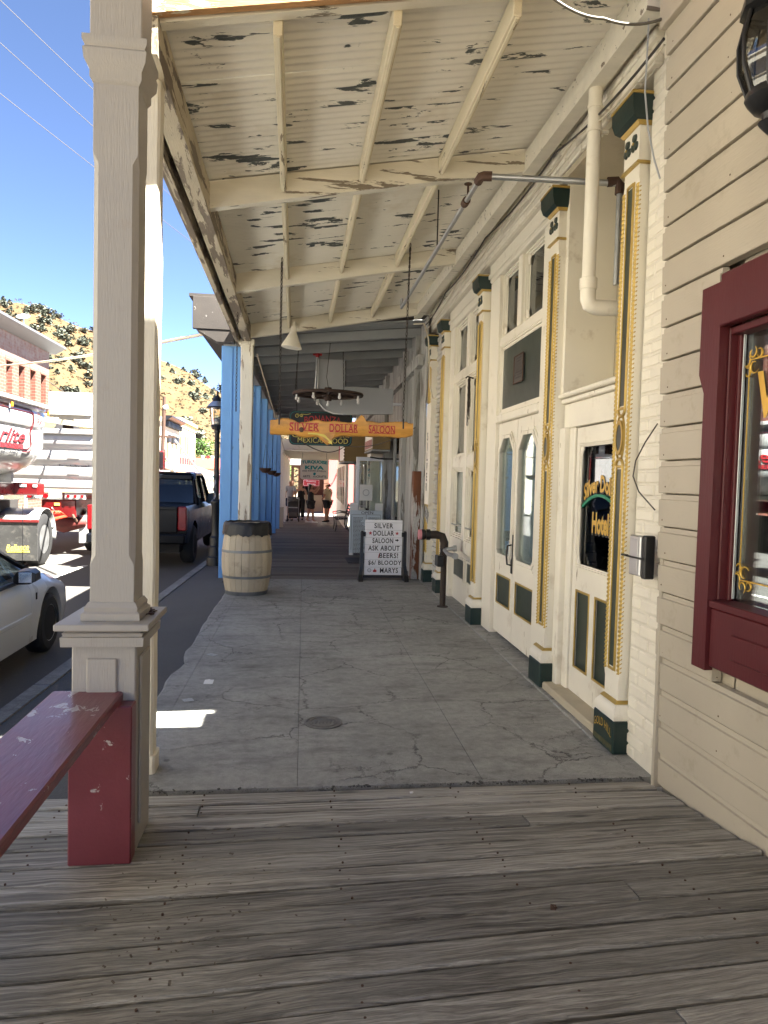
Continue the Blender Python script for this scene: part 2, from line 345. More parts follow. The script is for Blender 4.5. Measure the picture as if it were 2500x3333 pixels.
for i,(y0,y1) in enumerate([(2,7.6),(8.2,15)]):
    m=MB(); m.v=[(kx(y0)-2.45,y0,zr(y0)+.005),(kx(y0)-2.33,y0,zr(y0)+.005),(kx(y1)-2.33,y1,zr(y1)+.005),(kx(y1)-2.45,y1,zr(y1)+.005)]; m.f=[(0,1,2,3)]
    tag(m.out('road_marking',m_line,None),['worn white parking line on the asphalt beside the parked white sedan','worn white parking line on the road ahead of the white sedan'][i],'road marking',kind='structure')
# kerb: cast blocks
kerb=T('kerb','pale concrete kerb running along the street edge','kerb',kind='structure')
y=-6.0;i=0
while y<40:
    L=2.4; a,b=y+.006,y+L-.006
    def kz(Y): return zr(Y)+.165
    m=MB(); s=[]
    for Y in (a,b):
        x=kx(Y); s.append([(x,Y,zr(Y)-.1),(x-.005,Y,kz(Y)-.03),(x+.03,Y,kz(Y)),(x+.16,Y,kz(Y)),(x+.16,Y,zr(Y)-.1)])
    m.loft([[Vector(p) for p in q] for q in s],closed=True).out('kerb_block',m_kerb,kerb); y+=L
m=MB(); m.v=[];
ys=[-6,-2,0,2,3.6,5,8,11,14,18,24,30,38]
for Y in ys: m.v+=[(kx(Y)+.155,Y,zr(Y)+.15),(-.85 if Y<12 else -.9+.0255*(Y-11.2),Y,(-.05 if Y<11.2 else -.05+zb(Y)))]
m.f=[(2*i,2*i+1,2*i+3,2*i+2) for i in range(len(ys)-1)]
tag(m.out('asphalt_footpath',m_asph,None),'dark rough asphalt strip between kerb and walkway','path',kind='structure')
# far side pavement
strip('far_pavement',m_kerb,lambda Y:-14,lambda Y:-10.4,lambda Y:zr(Y)+.15,YS)
# near boardwalk: each plank is its own mesh, the walk ramps up towards the beige building
def zw(x,Y):
    Y=max(Y,1.2); t=min(1,max(0,(x+.9)/2.85)); return max(0,3.6-Y)*(.03+.09*t)
bw=T('boardwalk','weathered grey brown plank boardwalk in the foreground','boardwalk',kind='structure')
random.seed(3); y=3.595; k=0
while y>-1.6:
    w=random.choice([.138,.142,.146,.135]) ; y0=y-w; gap=random.uniform(.009,.021)
    cuts=[-1.5,1.93]
    if k in(1,): cuts=[-1.5,-.42,1.93]
    elif k%5==3: cuts=[-1.5,random.uniform(-.3,1.3),1.93]
    for a,b in zip(cuts,cuts[1:]):
        secs=[]; n=9; dz=random.uniform(-.004,.003); tl=random.uniform(-.003,.003); bow=random.uniform(-.004,.004)
        for q in range(n+1):
            x=a+.003+(b-a-.006)*q/n; e=random.uniform(-.0014,.0014)
            yy0,yy1=y0+gap/2+e,y-gap/2+random.uniform(-.0014,.0014); z0=zw(x,yy0)+dz+tl+bow*math.sin(q*.8); z1=zw(x,yy1)+dz-tl+bow*math.sin(q*.8+.5); c=.007
            secs.append([Vector(p) for p in [(x,yy0,z0-.04),(x,yy0,z0-c),(x,yy0+c*.8,z0),(x,(yy0+yy1)/2,(z0+z1)/2+.0015),(x,yy1-c*.8,z1),(x,yy1,z1-c),(x,yy1,z1-.04)]])
        MB().loft(secs,closed=True).out('plank',m_plank,bw)
    y=y0;k+=1
m=MB(); random.seed(41); yy=3.53
while yy>1.6:
    for xx in (-1.05,-.42,.22,.85,1.48):
        for d_ in (-.035,.035):
            x=xx+random.uniform(-.02,.02); Y=yy+d_+random.uniform(-.008,.008); m.cyl((x,Y,zw(x,Y)-.004),(x,Y,zw(x,Y)+.003),.0045,n=7)
    yy-=.1405
m.out('plank_nails',m_iron,bw,kind='stuff')
MB().box(-1.5,1.9,-1.6,3.58,-.12,-.055).out('gap_shade_sheet',m_dark,bw)  # dark sheet added below so the gaps between planks read as shade
# concrete walkway of long cast strips with a broken street edge
cw=T('concrete_walkway','cracked grey concrete walkway under the saloon porch','walkway',kind='structure')
random.seed(11)
xs=[None,-.80,.06,1.05,2.6]
for i in range(4):
    def ed(x,Y):
        if x is None: return -1.00+.012*Y*.6+(.045 if 5.9<Y<6.4 else 0)+random.uniform(-.012,.012)+(.06 if Y>10.3 else 0)
        return x+(.012*(Y-5))
    m=MB(); N=38; secs=[]
    for q in range(N+1):
        Y=3.63+(11.2-3.63)*q/N
        l=ed(xs[i],Y)+(.0003 if i else 0); r=ed(xs[i+1],Y)-.0003
        secs.append([Vector(p) for p in [(l,Y,-.14),(l,Y,-.016 if i==0 else -.004),(l+(.02 if i==0 else .0015),Y,0),((l+r)/2,Y,.0),(r-.0015,Y,0),(r,Y,-.004),(r,Y,-.14)]])
    # rough broken front end
    m.loft(secs,closed=True).out('concrete_slab',m_conc,cw)
# crumbled lip where the concrete meets the planks
random.seed(5); m=MB()
CLU=[random.uniform(-.95,1.9) for _ in range(14)]
for q in range(260):
    x=max(-.95,min(1.92,random.choice(CLU)+random.gauss(0,.12))); r=random.choice((.0015,.002,.003,.004,.007))*random.uniform(.7,1.2); p=Vector((x,3.615+random.uniform(-.012,.016),random.uniform(-.006,.004)+zw(x,3.6)))
    m.obox(p,(r*2.2,r*1.4,r),rotm('Z',random.random()*3)@rotm('X',random.random()))
tag(m.out('crumbled_concrete',surf('dark_grit',(.10,.095,.085),.9,var=.5,vs=20),None),'crumbled grit along the joint of concrete and planks','rubble',kind='stuff')
# far boardwalk
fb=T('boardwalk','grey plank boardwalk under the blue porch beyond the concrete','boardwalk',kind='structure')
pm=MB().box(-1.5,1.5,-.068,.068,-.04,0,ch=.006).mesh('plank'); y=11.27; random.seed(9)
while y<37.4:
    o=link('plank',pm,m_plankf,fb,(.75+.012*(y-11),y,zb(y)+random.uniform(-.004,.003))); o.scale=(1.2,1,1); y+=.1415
MB().add([(-1.1,11.2,-.06),(2.6,11.2,-.06),(2.9,37.4,zb(37.4)-.06),(-.6,37.4,zb(37.4)-.06)],[(0,1,2,3)]).out('gap_shade_sheet',m_dark,fb)  # added dark sheet again, shade colour for the far plank gaps
# ---------------------------------------------------------------- hillside
prof=[(-60,10.5),(-40,11.5),(-27,11.4),(-21.2,11.6),(-20.1,11.9),(-18.3,11.35),(-15,10.35),(-10.5,8.6),(-8.65,8.0),(-5.86,6.5),(-3,4.6),(-.5,3.4),(3,3.0),(10,2.8),(25,3),(45,3.5)]
def ridge(az):
    for (a,e),(b,f) in zip(prof,prof[1:]):
        if a<=az<=b: t=(az-a)/(b-a); t2=t*t*(3-2*t)*.5+t*.5; return e+(f-e)*t2
    return prof[-1][1]
RB,RR=150.,430.
def hillp(az,t):
    # t 0..1 base to ridge, >1 falls away behind
    r=RB+(RR-RB)*t; e=math.tan(R(ridge(az)))*RR+1.6
    wob=2.2*math.sin(az*1.9+t*6)+1.4*math.sin(az*4.3-t*11+1)+.8*math.sin(az*9+t*23)
    if t<=1: z=-3+(e+3)*(t**1.12)+wob*t*(1-t)*2.0+(.6*math.sin(az*13+2)+.45*math.sin(az*29))*t
    else: z=e-(t-1)*60
    return Vector((r*math.sin(R(az)),r*math.cos(R(az)),z))
m=MB(); NA,NT=240,44
for j in range(NT+1):
    for i in range(NA+1): m.v.append(hillp(-60+105*i/NA,1.35*j/NT))
m.f=[(j*(NA+1)+i,j*(NA+1)+i+1,(j+1)*(NA+1)+i+1,(j+1)*(NA+1)+i) for j in range(NT) for i in range(NA)]
def hill_mat():
    m,nt,b=nmat('dry_hillside'); p=pos(nt)
    a=noise(nt,p,.018,6,.65); d=noise(nt,p,.12,8,.75); s=noise(nt,nd(nt,'Mapping',{'Vector':p,'Scale':(1,1,4)}).outputs[0],.05,6,.7)
    c=mix(nt,mr(nt,a,.35,.65),(.084,.056,.029),(.105,.073,.038)); c=mix(nt,mr(nt,s,.5,.66),c,(.10,.053,.025)); c=mix(nt,mr(nt,d,.55,.75),c,(.072,.056,.032))
    c=mix(nt,mr(nt,noise(nt,p,.5,5,.7),.56,.66),c,(.05,.043,.026))
    nt.links.new(c,b.inputs['Base Color']); b.inputs['Roughness'].default_value=.95; b.inputs['Specular IOR Level'].default_value=.1
    nt.links.new(nd(nt,'Bump',{'Height':d,'Strength':.6,'Distance':2.0}).outputs[0],b.inputs['Normal']); return m
tag(m.out('hillside',hill_mat(),None,smooth=180),'dry tan desert hillside rising behind the town','hill',kind='structure')
def leaf_mat(name,c,v=.4):
    m,nt,b=nmat(name); g=nd(nt,'NewGeometry'); rp=g.outputs['Random Per Island']; oi=nd(nt,'ObjectInfo').outputs['Random']
    f=mul(nt,mr(nt,rp,0,1,1-v,1+v),mr(nt,oi,0,1,.75,1.25))
    nt.links.new(nd(nt,'VectorMath',{0:c,1:f},operation='MULTIPLY').outputs[0],b.inputs['Base Color']); b.inputs['Roughness'].default_value=.8; b.inputs['Specular IOR Level'].default_value=.15
    return m
m_jun=leaf_mat('juniper_foliage',(.10,.11,.085)); m_leaf=leaf_mat('green_foliage',(.09,.15,.045)); m_bark=surf('bark',(.09,.065,.045),.9,var=.3,vs=10,bump=.5,bs=20)
def clump(seed,n,shape,sz):
    rg=random.Random(seed); m=MB()
    lobes=[(Vector((rg.uniform(-.55,.55),rg.uniform(-.55,.55),rg.uniform(.25,.75))),rg.uniform(.3,.52)) for _ in range(7)]
    for _ in range(n):
        if shape=='cone':
            h=rg.random()**.8; a=rg.random()*6.283; r=(1-h)*.62*math.sqrt(rg.uniform(.45,1))*(1+.25*math.sin(a*3+seed)); p=Vector((r*math.cos(a),r*math.sin(a),.04+h*1.05))
        else:
            c,rr=rg.choice(lobes); d=Vector((rg.gauss(0,1),rg.gauss(0,1),rg.gauss(0,1))).normalized(); p=c+d*rr*rg.uniform(.7,1.05)
            if p.z<.02: p.z=.02+rg.random()*.1
        s=sz*rg.uniform(.6,1.4); q=Matrix.Rotation(rg.random()*6.3,3,'Z')@Matrix.Rotation(rg.uniform(-1.2,1.2),3,'X')
        m.add([p+q@Vector(v)*s for v in((-1,-.6,0),(1,-.5,.1),(.7,.8,.25),(-.6,.7,-.1))],[(0,1,2,3)])
    return m.mesh('crown',smooth=0,fix=False)
jm=[clump(i,300,'cone' if i%2 else 'lobe',.14) for i in range(6)]
trm=MB().cyl((0,0,-.2),(0,0,.5),.06,.03,n=6).mesh('trunk')
random.seed(21); nb=0; spots=[]
tries=0
while nb<150 and tries<9000:
    tries+=1
    az=random.choice([random.uniform(-22,-14.2),random.uniform(-22,-14.2),random.uniform(-11.2,-5)]); t=random.random()
    hi=.16 if t<.45 else (.2 if t<.72 else (.4 if az<-17 else .25))
    if t>.93: hi=.6
    if random.random()>hi: continue
    if t<.12: continue
    p=hillp(az,min(t,1.0)); s=random.uniform(1.9,4.0)*(1 if random.random()<.8 else .6)
    if any((p-q).length<(s+r)*.6 for q,r in spots): continue
    spots.append((p,s)); nb+=1
LB=['juniper bush on the dry hillside','juniper bush on the hill ridge']
for k,(p,s) in enumerate(spots):
    t=T('juniper_bush',LB[1] if p.xy.length>405 else LB[0],'bush',p,random.random()*6,group='junipers on the ridge' if p.xy.length>405 else 'junipers on the hillside'); t.scale=(s,s,s*random.uniform(.8,1.1))
    t['label']='dark green juniper bush on the skyline of the hill' if p.xy.length>405 else 'dark green juniper bush dotted on the tan hill slope'
    link('crown',jm[k%6],m_jun,t); link('trunk',trm,m_bark,t)
m=MB(); random.seed(33)
for q in range(3400):
    az=random.choice([random.uniform(-23,-13.5),random.uniform(-11.5,-4),random.uniform(-2,1.5)]); t=random.uniform(.03,1.0); p=hillp(az,t); s=random.uniform(.35,1.0)
    for w in range(5):
        o=Vector((random.gauss(0,.5),random.gauss(0,.5),random.uniform(.1,.9)))*s; a=random.random()*6; l=s*.55
        m.add([p+o+Vector(v)*l for v in((-1,-.3,-.3),(1,-.2,-.2),(.4*math.cos(a),.6*math.sin(a),.8))],[(0,1,2)])
tag(m.out('sagebrush',leaf_mat('sagebrush_scrub',(.072,.06,.035)),None,smooth=0,fix=False),'low dry sagebrush scrub covering the hillside','scrub',kind='stuff')
# ================================================================ BEIGE CLAPBOARD BUILDING (near right)
def sx(z): return 1.965-.0285*z          # the old wall leans out towards the street
cb=T('clapboard_building','beige painted clapboard storefront with a burgundy shop window','building',(2,1,0))
random.seed(4); z=.02; BH=.172; WY0,WY1,WZ0,WZ1=-.6,3.045,.80,2.50
while z<4.25:
    z1=min(z+BH,4.25)
    def board(ya,yb,zb0=z,zt=z1):
        j=random.uniform(-.002,.002)
        pr=[(0.03,.0),(-.014,.0),(-.017,.004),(-.016,BH*.79),(-.013,BH*.80),(-.005,BH*.815),(-.003,BH*.955),(.008,BH*.965),(.03,BH*.965)]
        s=[]
        for Y in (ya,yb):
            s.append([Vector((sx(zb0+h)+x+j,Y,max(zb0+h,zw(1.9,Y)+.004) if zb0<.4 else zb0+h)) for x,h in pr])
        MB().loft(s,closed=True).out('siding_board',m_siding,cb)
    e=3.535+random.uniform(-.006,.006)
    if z1>WZ0+.04 and z<WZ1-.03: board(WY1-.02,e); board(-3,WY0-.1)
    else: board(-3,e)
    z=z1
boxo('wall',m_siding,cb,(1.985,2.06,-3,WY0,-.1,4.24)); boxo('wall',m_siding,cb,(1.985,2.06,WY1-.118,3.52,-.1,4.24))
boxo('wall',m_siding,cb,(1.985,2.06,WY0,WY1-.1,-.1,WZ0)); boxo('wall',m_siding,cb,(1.94,2.06,WY0,WY1-.1,WZ1,4.24))
boxo('corner_board',m_siding,cb,(1.92,2.05,3.495,3.52,0,4.24))
# dark shop room behind the window
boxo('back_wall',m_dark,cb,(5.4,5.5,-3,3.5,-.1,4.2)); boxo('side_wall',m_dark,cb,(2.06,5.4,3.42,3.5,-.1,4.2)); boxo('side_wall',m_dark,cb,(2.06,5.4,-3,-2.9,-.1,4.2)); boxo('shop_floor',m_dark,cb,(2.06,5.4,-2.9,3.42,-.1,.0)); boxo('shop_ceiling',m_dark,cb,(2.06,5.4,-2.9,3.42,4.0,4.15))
boxo('roof',m_asph,cb,(1.9,8,-3,3.58,4.25,4.33))
boxo('frieze_board',m_siding,cb,(1.80,1.846,-3,3.54,3.93,4.24))
# burgundy window
wf=T('tmp',None,None); bpy.data.objects.remove(wf)
wfm=MB()
poly=[(WY1+.055,WZ0+.02),(WY1+.055,2.10),(WY1+.02,2.02),(WY1+.02,WZ0-.02),(WY1-.13,WZ0-.02),(WY1-.13,WZ0+.30-.30),(WY1-.13,WZ0+.02)]
poly=[(WY1+.06,WZ1+.01),(WY1+.06,2.12),(WY1+.015,2.03),(WY1+.015,WZ0-.02),(WY1-.09,WZ0-.02),(WY1-.09,WZ1+.01)]
wfm.prism(poly,'x',1.845,1.885); win=wfm.out('window_casing',m_burg,cb)
lean=lambda o: None
boxo('head_casing',m_burg,win,(1.835,1.885,WY0,WY1-.093,WZ1-.19,WZ1+.04),ch=.006)
boxo('apron',m_burg,win,(1.86,1.9,WY0,WY1-.093,WZ0+.0,WZ0+.265),ch=.006)
boxo('apron_panel',m_burg,win,(1.848,1.86,WY0,WY1-.26,WZ0+.07,WZ0+.18),ch=.008)
boxo('sill',m_burg,win,(1.85,1.99,WY0,WY1-.092,WZ0+.268,WZ0+.30),ch=.004)
boxo('jamb',m_burg,win,(1.887,1.97,WY1-.102,WY1-.091,WZ0+.30,WZ1-.19)); boxo('stop',m_burg,win,(1.922,1.95,WY1-.125,WY1-.103,WZ0+.30,WZ1-.19)); boxo('seal',m_steel,win,(1.935,1.949,WY1-.130,WY1-.126,WZ0+.31,WZ1-.2)); boxo('head_jamb',m_burg,win,(1.887,1.97,WY0,WY1-.104,WZ1-.225,WZ1-.192)); boxo('jamb',m_burg,win,(1.84,2.06,WY0-.1,WY0,WZ0,WZ1))
boxo('casing_backing',m_burg,win,(1.886,1.95,WY1-.089,WY1+.0,WZ0,WZ1),ch=0)
pane=boxo('pane',m_glass,win,(1.952,1.958,WY0,WY1-.102,WZ0+.302,WZ1-.226),ch=0)
# gilt line, corner scrolls and lettering on the glass (flat print)
gx=1.949; GY=WY1-.155; GZ0,GZ1=WZ0+.40,WZ1-.34
gl=MB().box(gx,gx+.002,GY-.003,GY+.003,GZ0,GZ1).box(gx,gx+.002,WY0+.05,GY,GZ0-.003,GZ0+.003).box(gx,gx+.002,WY0+.05,GY,GZ1-.003,GZ1+.003).out('gilt_line',m_gtext,win)
def scroll(cy,cz,sy,sz):
    m=MB()
    for (oy,oz,r,a0,a1) in [(.0,.035,.028,-1,4.2),(.04,.0,.028,-1,4.2),(.055,.06,.035,.5,5.2),(.01,.085,.024,-2,3),(.085,.012,.024,-2,3)]:
        pts=[(gx,cy-sy*(oy+r*(1-.5*t/9)*math.cos(a0+(a1-a0)*t/9)),cz+sz*(oz+r*(1-.5*t/9)*math.sin(a0+(a1-a0)*t/9))) for t in range(10)]
        m.tube(pts,[.0015+.0032*math.sin(math.pi*t/9) for t in range(10)],n=5)
    m.out('gilt_scroll',m_gtext,win)
scroll(GY+.02,GZ0-.03,1,1); scroll(GY+.02,GZ1+.03,1,-1)
text('gilt_lettering','Vir',m_gtext,win,(gx,WY1-.215,2.0),(0,-1,0),(0,0,1),w=.30,h=.20,bold=.025,align='L',shear=.12,ext=.001)
# wall lantern
ln=T('wall_lantern','black cast iron wall lantern with smoky glass high on beige siding','lantern',(1.6,2.315,2.8))
def hexring(r,z,n=8): return [(r,z)]
cx_,cy_=1.60,2.315
MB().lathe([(0,3.40),(.02,3.38),(.025,3.34),(.05,3.31),(.115,3.27),(.118,3.235),(.10,3.225)],(cx_,cy_,0),n=8).out('roof_cap',m_black,ln)
lb=MB().lathe([(.092,3.225),(.112,3.14),(.108,3.05),(.075,2.955)],(cx_,cy_,0),n=8).out('glass_body',glass('smoky_lantern_glass',(.5,.48,.43),.2),ln)
f=MB()
for k in range(8):
    a=2*math.pi*k/8; f.tube([(cx_+r*math.cos(a),cy_+r*math.sin(a),z) for r,z in [(.096,3.23),(.117,3.14),(.113,3.05),(.078,2.95)]],.007,n=6)
f.out('cage_bars',m_black,ln)
MB().lathe([(.085,2.965),(.09,2.94),(.06,2.90),(.035,2.89),(.03,2.87),(.045,2.86),(.03,2.84),(.012,2.82),(0,2.80)],(cx_,cy_,0),n=12).out('base_cup',m_black,ln)
MB().lathe([(.02,2.96),(.024,3.02),(.012,3.06),(0,3.07)],(cx_,cy_,0),n=10).out('bulb',m_paper,ln)
MB().tube([(cx_,cy_,2.90),(1.66,cy_,2.84),(1.74,cy_,2.82),(1.80,cy_,2.86),(1.855,cy_,2.90)],.014).tube([(1.66,cy_,2.84),(1.63,cy_,2.80),(1.66,cy_,2.76),(1.70,cy_,2.77),(1.69,cy_,2.80)],.011).tube([(1.74,cy_,2.82),(1.77,cy_,2.77),(1.74,cy_,2.74),(1.72,cy_,2.76)],.010).out('scroll_arm',m_black,ln)
boxo('wall_plate',m_black,ln,(1.85,1.87,cy_-.06,cy_+.06,2.80,3.0),ch=.006)
# ================================================================ near porch column on panelled pedestal
pc=T('porch_column','greige square porch column on a panelled pedestal beside the red bench','column',(-.76,3.12,0))
PX0,PX1,PY0,PY1=-.885,-.632,2.985,3.285
zf=.0
boxo('pedestal',m_greige,pc,(PX0,PX1,PY0,PY1,.012,.90),ch=.006)
def rpanel(name,face,a0,a1,z0,z1):
    m=MB(); d=.012
    if face=='f':
        m.obox(((a0+a1)/2,PY0-d/2,(z0+z1)/2),(a1-a0,d,z1-z0),None,.008)
    else: m.obox((PX1+d/2,(a0+a1)/2,(z0+z1)/2),(d,a1-a0,z1-z0),None,.008)
    return m.out(name,m_greige,pc)
rpanel('raised_panel','f',-.825,-.705,.66,.845); rpanel('raised_panel','r',3.04,3.22,.12,.84)
MB().loft([[Vector((x,y,z)) for x,y in ((PX0-g,PY0-g),(PX1+g,PY0-g),(PX1+g,PY1+g),(PX0-g,PY1+g))] for g,z in ((.0,.895),(.034,.897),(.036,.935),(.026,.937),(.030,.952),(.02,.954),(.024,.962))],closed=True).out('cap_moulding',m_greige,pc)
boxo('cap_slab',m_greige,pc,(PX0-.055,PX1+.06,PY0-.055,PY1+.055,.964,.992),ch=.004)
SX0,SX1,SY0,SY1=-.828,-.652,3.03,3.20
MB().loft([[Vector((x,y,z)) for x,y in ((SX0-g,SY0-g),(SX1+g,SY0-g),(SX1+g,SY1+g),(SX0-g,SY1+g))] for g,z in ((.028,.993),(.028,1.02),(.016,1.03),(.018,1.045),(.006,1.065))],closed=True).out('base_moulding',m_greige,pc)
def chb(x0,x1,y0,y1,c): return [(x0+c,y0),(x1-c,y0),(x1,y0+c),(x1,y1-c),(x1-c,y1),(x0+c,y1),(x0,y1-c),(x0,y0+c)]
sec=[]
for z,c in ((1.06,.002),(1.22,.002),(1.26,.022),(2.84,.022),(2.88,.002),(3.30,.002)): sec.append([Vector((x,y,z)) for x,y in chb(SX0,SX1,SY0,SY1,c)])
MB().loft(sec,closed=True).out('shaft',m_greige,pc)
MB().loft([[Vector((x,y,z)) for x,y in ((SX0-g,SY0-g),(SX1+g,SY0-g),(SX1+g,SY1+g),(SX0-g,SY1+g))] for g,z in ((.0,3.15),(.012,3.17),(.012,3.20),(.030,3.23),(.034,3.27),(.026,3.28),(.036,3.30),(.036,3.32))],closed=True).out('capital',m_greige,pc)
boxo('upper_block',m_greige,pc,(SX0-.012,SX1+.012,SY0-.012,SY1+.012,3.32,4.05),ch=.004)
# litter of flaked paint on the cap
m=MB(); random.seed(8)
for q in range(26): m.obox((random.uniform(-.66,-.60),random.uniform(3.1,3.3),.995),(random.uniform(.01,.04),random.uniform(.004,.012),.004),rotm('Z',random.random()*3)@rotm('X',random.uniform(-.3,.3)))
tag(m.out('paint_flakes',m_iron,None),'dry brown leaf litter and paint flakes on the pedestal cap','debris',kind='stuff')
# red bench
bn=T('red_bench','worn burgundy painted plank bench with a solid end leg','bench',(-.78,2.9,0))
BZ=.705
m=MB(); secs=[]
for q in range(15):
    Y=3.0-(3.0-.3)*q/14
    secs.append([Vector(p) for p in [(-.965,Y,BZ-.035),(-.965,Y,BZ-.006),(-.957,Y,BZ),(-.80,Y,BZ+.001),(-.69,Y,BZ),(-.682,Y,BZ-.006),(-.682,Y,BZ-.035)]])
m.loft(secs,closed=True).out('seat',m_red,bn)
boxo('end_leg',m_red,bn,(-.872,-.628,2.90,2.983,.022,BZ-.036),ch=.005)
boxo('end_leg',m_red,bn,(-.872,-.628,.5,.58,.03,BZ-.036),ch=.005)
# near building's porch roof above the viewer
nr=T('near_porch_roof','porch roof of the beige clapboard building','porch roof',(0,0,4.1))
boxo('roof_deck',m_siding,nr,(-1.05,1.88,-6,3.30,4.16,4.22)); boxo('front_beam',m_greige,nr,(-.86,-.66,-6,3.28,3.92,4.158))

# nail heads and putty dimples in the siding
m=MB(); random.seed(31)
for k in range(24):
    zz=.02+BH*k+.03
    for Y in (3.48,2.98,2.45):
        if Y<3.1 and .75<zz<2.55: continue
        m.lathe([(.0045,0),(.004,-.0012),(0,-.0015)],(sx(zz)-.0165,Y+random.uniform(-.02,.02),max(zz,zw(1.9,Y)+.05)+random.uniform(-.006,.006)),n=6,axis='x')
m.out('nail_heads',m_iron,cb,kind='stuff')
# ================================================================ SALOON FRONT (local frame: x into the building, y along the street)
SL=T('saloon_building','cream painted saloon front with doors, windows and painted brick piers','building',(1.83,0,0),rz=-.018)
def SB(name,mat,b,ch=.004,parent=None,**k): return MB().box(*b,ch=ch).out(name,mat,parent or SL,local=True,**k)
UD=.20  # door plane
# masonry
SB('core_wall',m_mort,(.099,.45,3.53,3.97,-.1,4.3),ch=0); SB('core_wall',m_mort,(.16,.5,10.10,10.97,-.1,4.3),ch=0)
SB('header_core',m_mort,(.075,.5,3.90,11.3,3.955,4.32),ch=0)
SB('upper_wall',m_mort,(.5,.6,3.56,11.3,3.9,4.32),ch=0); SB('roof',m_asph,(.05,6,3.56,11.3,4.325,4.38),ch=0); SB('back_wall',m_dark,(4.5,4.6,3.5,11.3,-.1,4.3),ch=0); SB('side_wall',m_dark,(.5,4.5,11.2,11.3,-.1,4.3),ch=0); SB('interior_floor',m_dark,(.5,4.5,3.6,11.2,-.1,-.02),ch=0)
# bricks near the corner, one by one
bm1=MB().obox((0,0,0),(.06,.205,.062),None,.008).mesh('brick'); bm2=MB().obox((0,0,0),(.06,.098,.062),None,.008).mesh('brick')
random.seed(12); z=.035;r=0
while z<4.25:
    lay=[(bm1,3.64),(bm1,3.855)] if r%2 else [(bm2,3.585),(bm1,3.748),(bm2,3.91)]
    for me,yy in lay:
        red=z<.17 and yy<3.8
        o=link('brick',me,None,SL,(.122+random.uniform(-.003,.003),yy+random.uniform(-.003,.003),z+random.uniform(-.002,.002)))
        if not me.materials: me.materials.append(m_brickw)
        if red:
            o.material_slots[0].link='OBJECT'; o.material_slots[0].material=m_brickr; o.location.x+=.012
    z+=.0735;r+=1
z=3.99;r=0
while z<4.30:
    yy=3.96+(.1 if r%2 else 0)
    while yy<11.0: link('brick',bm1,None,SL,(.07+random.uniform(-.002,.002),yy+random.uniform(-.002,.002),z)); yy+=.2145
    z+=.0735;r+=1
m=MB(); z=.035;r=0
while z<3.95:
    yy=10.14+(.1 if r%2 else 0)
    while yy<10.95: m.obox((.158+random.uniform(-.004,.004),yy,z),(.06,.2,.062),None,.008); yy+=.2145
    z+=.0735;r+=1
m.out('brick_courses',surf('greyed_white_brick',(.60,.58,.53),.7,var=.12,vs=4,bump=.4,bs=30),SL,local=True,kind='stuff')
# ledger boards under the roof
SB('ledger_board',m_beam,(.02,.075,3.7,11.2,4.17,4.30)); SB('ledger_board',m_beam,(-.10,.018,3.75,11.2,4.215,4.33))
# ------- pilasters
def rope_mesh(z0,z1,r=.0165):
    m=MB(); n=8; H=int((z1-z0)/.005); vs=[]
    for j in range(H+1):
        z=z0+(z1-z0)*j/H
        for k in range(n):
            a=2*math.pi*k/n; rr=r*(1+.24*math.cos(2*a-z*240)); vs.append((rr*math.cos(a),rr*math.sin(a),z))
    m.add(vs,[(j*n+k,j*n+(k+1)%n,(j+1)*n+(k+1)%n,(j+1)*n+k) for j in range(H) for k in range(n)]); return m.mesh('rope_moulding',smooth=180)
def oval(cy,cz,ry,rz,n=24): return [(cy+ry*math.cos(2*math.pi*k/n),cz+rz*math.sin(2*math.pi*k/n)) for k in range(n)]
def frustum(m,z0,z1,a,b):  # a,b = (u0,y half)
    m.loft([[Vector(p) for p in ((u,-h,z),(u,h,z),(.2,h,z),(.2,-h,z))] for (u,h),z in ((a,z0),(b,z1))],closed=True)
